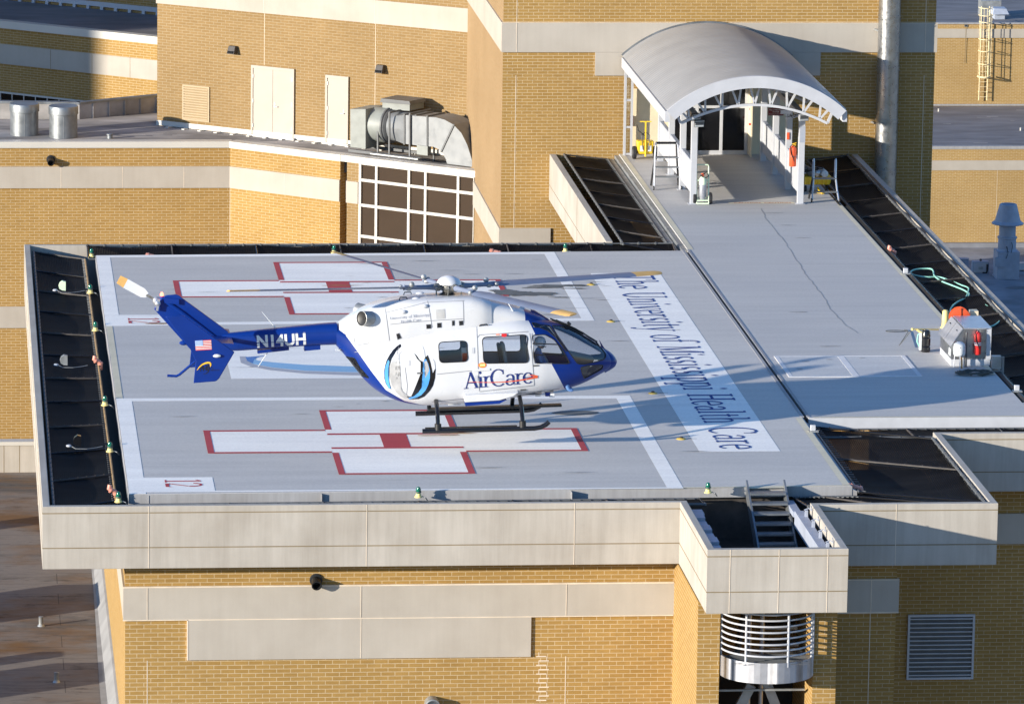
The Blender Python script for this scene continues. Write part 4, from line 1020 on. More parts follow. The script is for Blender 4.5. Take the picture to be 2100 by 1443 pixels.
b = MB(); b.hexa([V((c.x - .03, YA2 - .0535, c.z - 2.2)), V((c.x - .002, YA2 - .0535, c.z - 2.2)), V((c.x - .002, YA2 - .0505, c.z - 2.2)), V((c.x - .03, YA2 - .0505, c.z - 2.2))], [V((c.x - .01, YA2 - .0535, c.z - .07)), V((c.x + .03, YA2 - .0535, c.z - .07)), V((c.x + .03, YA2 - .0505, c.z - .07)), V((c.x - .01, YA2 - .0505, c.z - .07))]); b.build('water_stain', 'joint_dark', ax)
# ladder with safety cage
lx = PY(2018, 150, YA2 - .3).x; zb_, zt_ = PY(2018, 206, YA2 - .2).z, z2 + 1.0
ld = thing('caged_ladder', 'cream caged ladder on the annex wall', 'ladder', (lx, YA2, zb_))
for s in (-1, 1):
    b = MB(); b.tube([(lx + s * .24, YA2 - .2, zb_), (lx + s * .24, YA2 - .2, zt_)], .028, 8); b.build('rail', 'ladder_cream', ld)
b = MB(); k = zb_ + .2
while k < z2 + .1: b.tube([(lx - .24, YA2 - .2, k), (lx + .24, YA2 - .2, k)], .014, 6); k += .3
b.build('rung', 'ladder_cream', ld)
zc0 = PY(2018, 157, YA2 - .5).z; hz = [zc0, zc0 + .75, zc0 + 1.5, zc0 + 2.2, z2 + .12, z2 + .5, z2 + .95]
b = MB()
for i, z in enumerate(hz):
    rr_ = .37 if i < 5 else .42
    b.tube([(lx + rr_ * math.cos(a), YA2 - .22 + (.62 * math.sin(a)), z) for a in [math.pi + math.pi * q / 12 for q in range(13)]], .022, 6)
    if i == 0: b.tube([(lx + rr_ * 1.04 * math.cos(a), YA2 - .22 + (.64 * math.sin(a)), z - .05) for a in [math.pi + math.pi * q / 12 for q in range(13)]], .022, 6)
b.build('cage_hoop', 'ladder_cream', ld)
b = MB()
for q in (1, 4, 6, 8, 11):
    a = math.pi + math.pi * q / 12; b.tube([(lx + .37 * math.cos(a), YA2 - .22 + .62 * math.sin(a), zc0), (lx + .37 * math.cos(a), YA2 - .22 + .62 * math.sin(a), z2 + .95)], .014, 6)
b.build('cage_bar', 'ladder_cream', ld)
b = MB()
for z in (zb_ + .5, zb_ + 1.6, z2 - .4):
    for s in (-1, 1): b.bar((lx + s * .24, YA2, z), (lx + s * .24, YA2 - .2, z), .03)
b.build('wall_bracket', 'ladder_cream', ld)
# roof exhaust behind the ladder, and the blue-grey mushroom vent nearer
c = G(2050, 38, z2); t = thing('roof_exhaust', 'grey hooded roof exhaust behind the caged ladder', 'roof vent', c)
b = MB(); b.box(c.x - .35, c.x + .25, c.y - .3, c.y + .6, z2 - .03, z2 + .28); b.build('base', 'vent_grey', t)
b = MB(); b.hexa([V((c.x - .55, c.y - .5, z2 + .28)), V((c.x + .5, c.y - .5, z2 + .28)), V((c.x + .5, c.y + .8, z2 + .28)), V((c.x - .55, c.y + .8, z2 + .28))], [V((c.x - .4, c.y - .3, z2 + .62)), V((c.x + .35, c.y - .3, z2 + .62)), V((c.x + .35, c.y + .6, z2 + .62)), V((c.x - .4, c.y + .6, z2 + .62))]); b.build('hood', 'vent_grey', t, bevel=.03)
b = MB(); b.box(c.x - .9, c.x + .3, c.y + 1.2, c.y + 2.2, z2 - .03, z2 + .9); b.build('cabinet', 'galv_dull', t)
cv = G(2063, 568, z0 - .25); S = depth(cv) / F
def vh(py): return PL(2063, py, cv, FY).z - cv.z
t = thing('mushroom_vent', 'blue-grey mushroom roof vent with flared hood standing on the lower right roof', 'roof vent', cv)
b = MB(); w_ = 23 * S; hb_ = vh(513); b.prism([(cv.x - w_, cv.y - w_), (cv.x + w_, cv.y - w_), (cv.x + w_, cv.y + w_), (cv.x - w_, cv.y + w_)], cv.z, cv.z + hb_); b.build('base', 'vent_grey', t)
b = MB(); b.box(cv.x - w_ * 1.05, cv.x + w_ * 1.05, cv.y - w_ * 1.05, cv.y + w_ * 1.05, cv.z - .01, cv.z + .06); b.build('flange', 'vent_grey', t)
b = MB(); r1 = 18.5 * S; b.lathe(cv, [(r1 * 1.2, hb_ - .01), (r1, hb_ + .1), (r1, vh(489)), (r1 * 1.09, vh(488)), (r1 * 1.09, vh(485)), (r1 * .92, vh(484)), (r1 * .92, vh(461)), (r1 * .6, vh(460))], 32); b.build('stack', 'vent_grey', t)
b = MB(); b.lathe(cv, [(r1 * .9, vh(463)), (r1 * 1.75, vh(459)), (r1 * 1.78, vh(457)), (r1 * 1.42, vh(452)), (r1 * .95, vh(419)), (r1 * .85, vh(418)), (r1 * .8, vh(421)), (.01, vh(424))], 36); b.build('hood', 'vent_grey', t)
b = MB(); b.box(cv.x - w_ * 1.25, cv.x - w_ * .4, cv.y - w_ - .12, cv.y - w_, cv.z + vh(542), cv.z + vh(523)); b.build('junction_box', 'vent_grey', t)
b = MB(); b.tube([(cv.x - .12, cv.y - r1 - .02, cv.z + vh(502)), (cv.x - .06, cv.y - r1 - .1, cv.z + vh(512)), (cv.x + .14, cv.y - r1 - .12, cv.z + vh(514)), (cv.x + .2, cv.y - r1 - .08, cv.z + vh(500)), (cv.x + .16, cv.y - r1, cv.z + vh(494))], .018, 8)
b.tube([(cv.x - .1, cv.y - r1 - .03, cv.z + vh(502)), (cv.x - .06, cv.y - w_ - .08, cv.z + vh(515)), (cv.x - .16, cv.y - w_ - .08, cv.z + vh(526))], .016, 8); b.build('cable', 'rubber', t)
cv2 = G(2011, 560, z0 - .25)
t = thing('control_cabinet', 'pale grey electrical cabinet beside the mushroom vent', 'cabinet', cv2)
b = MB(); b.box(cv2.x - 17 * S, cv2.x + 17 * S, cv2.y, cv2.y + .4, cv2.z, cv2.z + .64); b.build('body', 'vent_grey', t, bevel=.01)
b = MB(); b.box(cv2.x - 15 * S, cv2.x + 15 * S, cv2.y - .03, cv2.y - .002, cv2.z + .03, cv2.z + .58); b.build('door', 'frame_white', t)
b = MB(); b.box(cv2.x - 5 * S, cv2.x + 5 * S, cv2.y - .036, cv2.y - .03, cv2.z + .2, cv2.z + .36); b.build('label_plate', 'galv_dull', t)
b = MB(); b.lathe((cv2.x, cv2.y + .1, cv2.z + .72), [(.04, -.02), (.07, -.02), (.07, .02), (.04, .02)], 16, (0, 1, 0)); b.build('gauge', 'grey_dark', t)
b = MB(); b.tube([(cv2.x + .1, cv2.y - .05, cv2.z + .02), (cv2.x + .3, cv2.y - .05, cv2.z + .0), (cv2.x + .36, cv2.y - .05, cv2.z + .15), (cv2.x + .36, cv2.y - .05, cv2.z + .5)], .06, 10); b.build('conduit', 'rubber', t)
c3 = G(1985, 552, z0 - .25); b = MB(); b.box(c3.x - 14 * S, c3.x + 3 * S, c3.y + .3, c3.y + .7, c3.z, c3.z + .5); b.box(c3.x - 15 * S, c3.x + 4 * S, c3.y + .28, c3.y + .72, c3.z + .5, c3.z + .53); b.build('steel_cabinet', 'vent_grey', label='low plain grey steel box left of the electrical cabinet', cat='box')
c4 = G(2096, 556, z0 - .25); b = MB(); b.box(c4.x - 10 * S, c4.x + 16 * S, c4.y, c4.y + .4, c4.z + .06, c4.z + .42); b.box(c4.x - 11 * S, c4.x + 17 * S, c4.y - .02, c4.y + .42, c4.z + .42, c4.z + .45); b.box(c4.x - 8 * S, c4.x - 6 * S, c4.y, c4.y + .1, c4.z, c4.z + .06); b.build('steel_cabinet', 'frame_white', label='white topped steel box right of the mushroom vent', cat='box')
c = G(2085, 590, z0 - .247); b = MB(); blob(b, c.x, c.y, .6, .5, z0 - .247); b.build('roof_stain', 'roof_membrane', ax)

# --- low concrete wall at the left edge
t = thing('boundary_wall', 'low concrete wall with white coping above the stained roof at the left', 'wall', (-3, 29.6, ZF))
y_ = 29.42; zt = PY(30, 905, y_).z
b = MB(); b.box(-45, -.12, y_, y_ + .3, ZF, zt - .1); b.build('panel', 'concrete', t)
b = MB(); b.box(-45, -.12, y_ - .04, y_ + .34, zt - .1, zt); b.build('coping', 'coping_white', t)
b = MB()
for px in (8, 40): x = PY(px, 940, y_).x; b.box(x - .008, x + .008, y_ - .003, y_, ZF, zt - .11)
b.build('joint', 'joint_dark', t)
# roof edge flashing and drains on the stained roof
b = MB(); n = 30; rows = []
for k in range(n + 1):
    y = -30 + 59 * k / n; wv = .05 * math.sin(k * .45)
    rows.append([V((-.42 - wv , y, ZF + .012)), V((-.32, y, ZF + .03)), V((-.15, y, ZF + .34)), V((-.101, y, ZF + .36))])
b.grid(rows, flip=True); b.build('wall_flashing', 'flashing_grey', hb)
for i, (px, py) in enumerate(((84, 1283), (116, 1398))):
    c = G(px, py, ZF); b = MB(); b.lathe(c, [(.09, 0), (.07, .03), (.055, .05), (.055, .22), (.06, .23), (.01, .24)], 12); b.build('vent_pipe', 'galv_dull', label=('rusty stub vent pipe farther back on the stained roof', 'rusty stub vent pipe nearest the bottom on the stained roof')[i], cat='vent pipe', group='stub pipes on the stained roof')
# unseen boxes added past the left edge to cast shadows on the stained roof
for i, (px, py, w_, d_, h_) in enumerate(((-150, 1095, .35, .30, .75), (-190, 1270, .8, 1.1, .95), (-120, 1372, .25, .25, .55), (-210, 1432, .6, .9, .9))):
    c = G(px, py, ZF); t = thing('shadow_box', ('slim unseen grey box farthest back, added to cast a shadow', 'widest unseen grey box, added to cast a shadow', 'low unseen grey stub between the wide boxes, added to cast a shadow', 'unseen grey box nearest the viewer, added to cast a shadow')[i], 'shadow caster', c, 'unseen boxes added to shade the stained roof')
    b = MB(); b.box(c.x - w_, c.x + w_, c.y - d_, c.y + d_, ZF + .1, ZF + h_); b.build('casing', 'galv_dull', t, bevel=.03)
    b = MB(); b.box(c.x - w_ * 1.05, c.x + w_ * 1.05, c.y - d_ * 1.05, c.y + d_ * 1.05, ZF, ZF + .1); b.build('curb', 'curb_grey', t)
# black wall spouts
for i, (px, py, yy, n_) in enumerate(((648, 1188, YF, 0), (104, 327, A0.y, 1))):
    c = PY(px, py, yy); t = thing('overflow_spout', ('black round overflow spout on the brick under the deck parapet', 'black round overflow spout on the far left brick wall')[i], 'spout', c, 'black overflow spouts')
    b = MB(); b.lathe((c.x, yy - .01, c.z), [(.14, 0), (.14, .02), (.11, .03)], 20, (0, -1, 0)); b.build('flange', 'black', t)
    b = MB(); b.lathe((c.x, yy, c.z - .01), [(.10, 0), (.11, .26), (.085, .262), (.08, .05), (.001, .04)], 20, (0, -.97, -.25)); b.build('pipe', 'black', t)
c = PY(885, 1440, YF); b = MB(); b.lathe((c.x, YF, c.z), [(.16, 0), (.17, .25), (.14, .26), (.13, .1), (.001, .09)], 20, (0, -1, -.1)); b.build('overflow_spout', 'galv_dull', label='grey metal spout at the bottom of the front brick wall', cat='spout')

# ================================================================== ENTRANCE CANOPY
cx0, cx1, cyF, cyB = 15.87, 20.82, 34.5, YW
zE, zA_ = 2.90, 3.86
xm = (cx0 + cx1) / 2; hwid = (cx1 - cx0) / 2; rise = zA_ - zE; Rr = (hwid * hwid + rise * rise) / (2 * rise); zc_ = zA_ - Rr; am = math.asin(hwid / Rr)
def arc(a, dr=0): return xm + (Rr + dr) * math.sin(a), zc_ + (Rr + dr) * math.cos(a)
cn = thing('entrance_canopy', 'white entrance canopy with arched corrugated metal roof over the walkway', 'canopy', (xm, 40, 0))
rows = []; NR = 40
for i in range(NR * 6 + 1):
    y = cyF + .05 + (cyB - .1 - cyF) * i / (NR * 6); dz = .065 * abs(math.sin(math.pi * i / 6)) ** .8
    rows.append([V((arc(-am + 2 * am * k / 40, dz)[0], y, arc(-am + 2 * am * k / 40, dz)[1])) for k in range(41)])
b = MB(); b.grid(rows); 
rows = [[V((arc(-am + 2 * am * k / 40, -.06)[0], y, arc(-am + 2 * am * k / 40, -.06)[1])) for k in range(41)] for y in (cyF + .05, cyB - .05)]
b.grid(rows, flip=True); b.build('roof', 'corrugated', cn, smooth=60)
def arcband(mb, y0, y1, d0, d1, a0=-am, a1=am, n=40):
    pr = [[(y0, d0), (y1, d0), (y1, d1), (y0, d1), (y0, d0)]]
    rows = [[V((arc(a0 + (a1 - a0) * k / n, d)[0], y, arc(a0 + (a1 - a0) * k / n, d)[1])) for (y, d) in pr[0]] for k in range(n + 1)]
    mb.grid(rows)
    for k, fl in ((0, False), (n, True)):
        q = rows[k][:4]; mb.poly(q if fl else q[::-1])
b = MB(); arcband(b, cyF - .05, cyF + .05, -.30, .035); b.build('front_fascia', 'white_paint', cn)
b = MB(); arcband(b, cyB - .14, cyB + .02, -.02, .10); b.build('wall_flashing', 'galv', cn)
for s in (-1, 1):
    x, z = arc(s * am); b = MB(); b.hexa([V((x - .06, cyF + .05, z - .30)), V((x + .06, cyF + .05, z - .30)), V((x + .06, cyB - .15, z - .30)), V((x - .06, cyB - .15, z - .30))], [V((x - .06, cyF + .05, z + .0)), V((x + .06, cyF + .05, z + .0)), V((x + .06, cyB - .15, z + .0)), V((x - .06, cyB - .15, z + .0))]); b.build('side_fascia', 'white_paint', cn)
PYs = [36.35, 38.75, 41.3, 43.75]; PXL, PXR = 16.87, 19.90
ztop = 2.42
for x in (PXL, PXR):
    for y in PYs:
        b = MB(); b.box(x - .085, x + .085, y - .085, y + .085, .012, ztop); b.box(x - .14, x + .14, y - .14, y + .14, 0.001, .012); b.build('post', 'white_paint', cn, bevel=.008)
    b = MB(); b.box(x - .09, x + .09, PYs[0] - .5, cyB, ztop, ztop + .16); b.build('side_beam', 'white_paint', cn)
    for i in range(3):
        b = MB(); b.box(x - .035, x + .035, PYs[i] + .09, PYs[i + 1] - .09, .28, 1.16); b.build('side_panel', 'white_paint', cn)
        b = MB(); b.box(x - .05, x + .05, PYs[i] + .09, PYs[i + 1] - .09, 1.16, 1.2); b.build('panel_cap', 'grey_paint', cn)
# trusses across at each pair of posts
for ti, y in enumerate([cyF + .45] + PYs[1:]):
    b = MB(); aL = math.asin((PXR - xm + .6) / Rr); n = 24
    lo_ = lambda u: V((xm + (u * 2 - 1) * 2.05, y, 2.50 + .52 * (1 - (u * 2 - 1) ** 2)))
    for k in range(n): b.bar(lo_(k / n), lo_((k + 1) / n), .07, .09, upv=(0, 1, 0))
    up_ = lambda u: V((arc((u * 2 - 1) * am * .93, -.18)[0], y, arc((u * 2 - 1) * am * .93, -.18)[1]))
    m_ = 9
    for k in range(m_):
        b.bar(lo_((k + .5) / m_), up_(k / m_ + .02), .055, upv=(0, 1, 0)); b.bar(lo_((k + .5) / m_), up_((k + 1) / m_ - .02), .055, upv=(0, 1, 0))
    b.bar(lo_(0), up_(0), .07, upv=(0, 1, 0)); b.bar(lo_(1), up_(1), .07, upv=(0, 1, 0))
    b.build('truss', 'frame_white', cn)
# glazed wing screen beside the canopy, doors and wall panels under it
zg = PY(1290, 140, YW).z
b = MB()
for x in (15.92, 16.12): b.box(x - .035, x + .035, YW - .32, YW - .25, 0, zg + .25)
for z in (.05, .85, 1.65, 2.35): b.box(15.955, 16.085, YW - .31, YW - .26, z - .03, z + .03)
b.build('side_screen_frame', 'white_paint', cn)
b = MB(); b.box(15.955, 16.085, YW - .29, YW - .28, .08, 2.32); b.build('side_screen_glass', 'clear_glass', cn)
b = MB(); b.box(16.16, 17.35, YW - .04, YW + .01, 0, 1.95); b.build('wall_panel', 'cream', cn)
b = MB(); b.box(19.6, 20.75, YW - .04, YW + .01, 0, 2.05); b.build('wall_panel', 'cream', cn)
ed = thing('glass_doors', 'black glass entrance doors in white frames under the arched canopy', 'doors', (18.5, YW - .1, 0))
x0, x1 = 17.35, 19.55; zh = 2.35
b = MB()
for x in (x0, x0 + .73, x0 + 1.46, x1): b.box(x - .045, x + .045, YW - .12, YW - .03, 0, zh)
for z, t in ((.06, .06), (1.42, .04), (zh, .05)):
    for i in range(3):
        xa, xb2 = (x0, x0 + .73, x0 + 1.46, x1)[i:i + 2]; b.box(xa + .045, xb2 - .045, YW - .115, YW - .035, z - t, z + t)
b.build('frame', 'frame_white', ed)
for i in range(3):
    xa, xb2 = (x0, x0 + .73, x0 + 1.46, x1)[i:i + 2]
    b = MB(); b.box(xa + .045, xb2 - .045, YW - .08, YW - .075, .12, 1.38); b.box(xa + .045, xb2 - .045, YW - .08, YW - .075, 1.46, zh - .05); b.build('door_glass', 'black_glass', ed)
b = MB(); b.box(x0 - .06, x1 + .06, YW - .01, YW - .004, 0, 2.5); b.build('dark_door_sheet', 'pit', ed)  # flat dark sheet painting the unlit lobby behind the glass
b = MB(); b.bar((x0 + .80, YW - .16, .9), (x0 + .80, YW - .16, 1.3), .03); b.build('handle', 'alu', ed)
sd = thing('side_door', 'tan open side door with red and white notice beside the glass doors', 'door', (19.66, YW - .5, 0))
b = MB(); b.obox((19.62, YW - .42, 1.05), (.02, 0, 0), (0, .36, 0), (0, 0, 1.02)); b.build('leaf', 'cream', sd)
b = MB(); b.obox((19.596, YW - .46, 1.35), (.003, 0, 0), (0, .10, 0), (0, 0, .13)); b.build('notice', 'white_paint', sd)
b = MB(); b.obox((19.592, YW - .46, 1.41), (.003, 0, 0), (0, .08, 0), (0, 0, .03)); b.build('notice_heading', 'red', sd)
b = MB(); b.bar((19.60, YW - .72, 1.0), (19.54, YW - .72, 1.0), .06); b.build('handle', 'red', sd)
# fire suppression sign hung across the posts
sp = [PY(*p, 39.5) for p in ((1575, 237), (1607, 222))]
t = thing('wall_sign', 'dark red fire suppression sign hanging between the right canopy posts', 'sign', (sp[0].x, 39.5, sp[0].z))
b = MB(); b.box(sp[0].x, sp[1].x, 39.48, 39.52, sp[0].z, sp[1].z); b.build('board', 'sign_red', t)
b = MB(); W_ = sp[1].x - sp[0].x; H_ = sp[1].z - sp[0].z
for k, (s_, f_) in enumerate((('FIRE SUPPRESSION', .9), ('SYSTEM', .42), ('PULL FOR ACTIVATION', .86))):
    P, ww, hh = sans(s_, .005); flat_text(b, P, (xm * 0 + (sp[0].x + sp[1].x) / 2 - W_ * f_ / 2, 39.478, sp[0].z + H_ * (.68 - .27 * k)), (W_ * f_ / ww, 0, 0), (0, 0, H_ * (.17 if k < 2 else .11) / hh), (0, -1, 0))
b.build('lettering', 'cyl_white', t)
# floodlights and camera at the front posts
def flood(c, d, name_label, grp='floodlights on the front canopy posts', s=1.0, body='grey_dark'):
    c = V(c); d = V(d).normalized(); r_ = d.cross(V((0, 0, 1))).normalized(); u_ = r_.cross(d)
    t = thing('floodlight', name_label, 'floodlight', c, grp)
    b = MB(); q = lambda x, z, y: c + r_ * x * s + u_ * z * s + d * y * s
    b.hexa([q(-.07, -.05, -.12), q(.07, -.05, -.12), q(.15, -.10, .08), q(-.15, -.10, .08)], [q(-.07, .05, -.12), q(.07, .05, -.12), q(.15, .10, .08), q(-.15, .10, .08)]); b.build('housing', body, t, weld=True)
    b = MB(); b.obox(c + d * .085 * s, r_ * .13 * s, d * .006, u_ * .085 * s); b.build('lens', 'screen_glass' if body == 'x' else 'cyl_white', t)
    b = MB(); b.obox(c + d * .095 * s + u_ * .02 * s, r_ * .125 * s, d * .004, u_ * .05 * s); b.build('reflector', 'grey_dark', t)
    b = MB(); b.bar(c - d * .1 * s, c - d * .16 * s + V((0, 0, -.06)), .05); b.build('bracket', 'galv_dull', t)
    return t
p1 = PY(1425, 239, 35.9); p2 = PY(1432, 252, 35.7); p3 = PY(1646, 240, 35.8)
flood(p1, (.35, -.9, -.2), 'grey floodlight at the head of the left front canopy post, upper one of two')
flood(p2, (.25, -.9, -.2), 'grey floodlight at the head of the left front canopy post, lower one of two')
flood(p3, (.3, -.9, -.1), 'white floodlight on the head of the right front canopy post', body='white_paint')
c = PY(1613, 229, 36.0); t = thing('security_camera', 'white security camera bracketed to the head of the right front post', 'camera', c)
b = MB(); b.obox(c, (.15, -.05, .01), (.025, .07, 0), (0, 0, .055)); b.build('housing', 'white_paint', t, bevel=.01)
b = MB(); b.bar(c + V((.0, 0, -.06)), c + V((.05, .1, -.2)), .05); b.bar(c + V((.0, .0, -.2)), V((PXR, PYs[0] - .02, c.z - .12)), .09, .07); b.build('bracket', 'white_paint', t)
b = MB(); b.tube([c + V((.1, 0, -.05)), c + V((.16, -.05, -.17)), c + V((.25, -.05, -.12)), c + V((.28, 0, .02))], .012, 6); b.build('cable', 'black', t)
c = V((PXR - .1, PYs[0] - .09, 2.05)); b = MB(); b.box(PXR - .06, PXR + .09, PYs[0] - .094, PYs[0] - .088, 1.75, 2.2); b.build('notice_plate', 'grey_paint', label='blue-grey notice plate high on the right front canopy post', cat='notice')
b = MB(); b.box(PXR - .07, PXR + .0, PYs[1] - .11, PYs[1] - .087, 1.45, 1.65); b.build('alarm_box', 'red_orange', label='small red alarm box on the second right canopy post', cat='alarm box')

# ------------------------------------------------------------------ things by the entrance
def extinguisher(name, label, c, r, h, m='red', grp=None, band=True, bracket=True):
    c = V(c); t = thing(name, label, 'fire extinguisher', c, grp)
    b = MB(); b.lathe(c, [(r * .9, 0), (r, .015), (r, h * .78), (r * .85, h * .86), (r * .35, h * .92), (r * .3, h * .95)], 20); b.build('cylinder', m, t)
    b = MB(); b.lathe(c, [(r * .28, h * .94), (r * .28, h * 1.02), (.005, h * 1.03)], 10); b.bar(c + V((-r * .2, 0, h * 1.02)), c + V((r * .9, -r * .2, h * 1.07)), .018); b.bar(c + V((-r * .2, 0, h * .98)), c + V((r * .8, -r * .2, h * .97)), .018); b.build('valve', 'logo_yellow' if m == 'red_orange' else 'galv_dull', t)
    b = MB(); b.tube([c + V((-r * .2, -r * .3, h)), c + V((-r * .9, -r * .8, h * .93)), c + V((-r * .7, -r * 1.05, h * .6)), c + V((r * .1, -r * 1.08, h * .35)), c + V((r * .3, -r * 1.07, h * .25))], r * .13, 6); b.build('hose', 'black', t)
    if band:
        b = MB(); b.lathe(c, [(r * 1.006, h * .38), (r * 1.006, h * .43)], 20, caps=False); b.lathe(c, [(r * 1.006, h * .46), (r * 1.006, h * .50)], 20, caps=False); b.build('label_band', 'cyl_white', t)
    else:
        b = MB(); b.lathe(c, [(r * 1.01, h * .45), (r * 1.01, h * .475)], 20, caps=False); b.build('strap', 'grey_dark', t)
        b = MB(); b.lathe(c, [(r * 1.008, h * .12), (r * 1.008, h * .32)], 8, a0=-1.2, a1=.2); b.build('label_plate', 'mint', t)
    return t
c = PY(1628, 338, PYs[0] + .35); extinguisher('fire_extinguisher', 'orange-red fire extinguisher hung on the side of the right front canopy post', V((PXR - .22, PYs[0] + .1, c.z)), .10, .62, 'red_orange', band=False)
def wheel(mb_t, mb_r, c, r, wd, ax=(1, 0, 0)):
    a = V(ax).normalized()
    mb_t.lathe(V(c) - a * wd / 2, [(r * .55, 0), (r * .9, 0), (r, wd * .2), (r, wd * .8), (r * .9, wd), (r * .55, wd)], 22, a)
    mb_r.lathe(V(c) - a * wd * .56, [(.01, 0), (r * .5, .0), (r * .56, wd * .2), (r * .56, wd * .92), (r * .5, wd * 1.12), (.01, wd * 1.12)], 18, a)
def wheelpart(t, c, r, wd, rim='cyl_white', ax=(1, 0, 0)):
    a, bb_ = MB(), MB(); wheel(a, bb_, c, r, wd, ax); w_ = a.build('wheel', 'rubber', t); bb_.build('rim', rim, w_); return w_
# pale green wheeled extinguisher cart
c = G(1440, 418); t = thing('wheeled_extinguisher', 'pale green wheeled extinguisher with grey cylinder on a tall hand cart', 'fire extinguisher', c)
for s, lab in ((-1, 0), (1, 0)): wheelpart(t, c + V((s * .22, 0, .16)), .16, .10, 'cyl_white')
b = MB()
for s in (-1, 1): b.tube([c + V((s * .17, -.12, .03)), c + V((s * .17, .0, .5)), c + V((s * .17, .05, 1.05))], .018, 8)
b.tube([c + V((-.17, .05, 1.05)), c + V((-.15, .05, 1.10)), c + V((.15, .05, 1.10)), c + V((.17, .05, 1.05))], .018, 8); b.bar(c + V((-.17, -.05, .68)), c + V((.17, -.05, .68)), .05, .03); b.bar(c + V((-.17, -.14, .12)), c + V((.17, -.14, .12)), .05, .03); b.bar(c + V((-.24, .0, .16)), c + V((.24, 0, .16)), .03); b.bar(c + V((-.17, -.12, .03)), c + V((.17, -.12, .03)), .04); b.bar(c + V((-.25, .03, .86)), c + V((-.15, .03, .80)), .03); b.build('frame', 'mint', t)
b = MB(); b.lathe(c + V((0, -.05, .14)), [(.09, 0), (.105, .03), (.105, .52), (.09, .60), (.04, .65)], 20); b.build('cylinder', 'alu', t)
b = MB(); b.lathe(c + V((0, -.05, .14)), [(.107, .42), (.107, .52), (.092, .60), (.05, .64)], 20, caps=False); b.build('shoulder', 'mint', t)
b = MB(); b.lathe(c + V((0, -.05, .78)), [(.03, 0), (.03, .05), (.05, .06), (.05, .09), (.01, .1)], 10); b.build('valve', 'red_orange', t)
b = MB(); b.tube([c + V((0, -.06, .84)), c + V((.1, -.08, .92)), c + V((.15, -.08, .8)), c + V((.05, -.1, .74)), c + V((-.08, -.09, .82)), c + V((.05, -.08, .88))], .018, 8); b.build('hose', 'rubber', t)
# yellow wheeled extinguisher behind the left posts
c = G(1322, 326); t = thing('wheeled_extinguisher', 'yellow wheeled extinguisher with T handle against the cream wall', 'fire extinguisher', c)
for s in (-1, 1): wheelpart(t, c + V((s * .31, 0, .19)), .19, .11, 'grey_dark')
b = MB(); b.hexa([c + V((-.22, -.14, .16)), c + V((.22, -.14, .16)), c + V((.22, .14, .16)), c + V((-.22, .14, .16))], [c + V((-.25, -.16, .55)), c + V((.25, -.16, .55)), c + V((.25, .16, .55)), c + V((-.25, .16, .55))]); b.build('tank', 'yellow', t, bevel=.03)
b = MB(); b.bar(c + V((0, -.1, .5)), c + V((0, -.08, 1.12)), .04); b.bar(c + V((-.17, -.08, 1.12)), c + V((.17, -.08, 1.12)), .03); b.tube([c + V((0, -.18, .1)), c + V((0, -.18, .5)), c + V((0, -.1, .6))], .025, 8); b.build('handle', 'yellow', t)
b = MB()
for s in (-1, 1): b.tube([c + V((s * .02, -.1, .8)), c + V((s * .12, -.14, .72)), c + V((s * .10, -.19, .5)), c + V((s * .07, -.19, .3))], .014, 6)
b.tube([c + V((-.02, -.1, .7)), c + V((-.2, -.05, .85)), c + V((-.24, .1, 1.0))], .014, 6); b.build('hose', 'black', t)
b = MB()
for s in (-.11, .12): b.box(c.x + s - .05, c.x + s + .05, c.y - .172, c.y - .165, .25, .42)
b.build('label_plate', 'cyl_white', t)
b = MB(); b.bar(c + V((-.31, 0, .19)), c + V((.31, 0, .19)), .04); b.build('axle', 'grey_dark', t)
b = MB(); b.box(c.x - .36, c.x - .26, YW - .09, YW - .045, .85, 1.15); b.build('hose_box', 'sign_red', label='small dark red box on the cream wall behind the yellow extinguisher', cat='box')
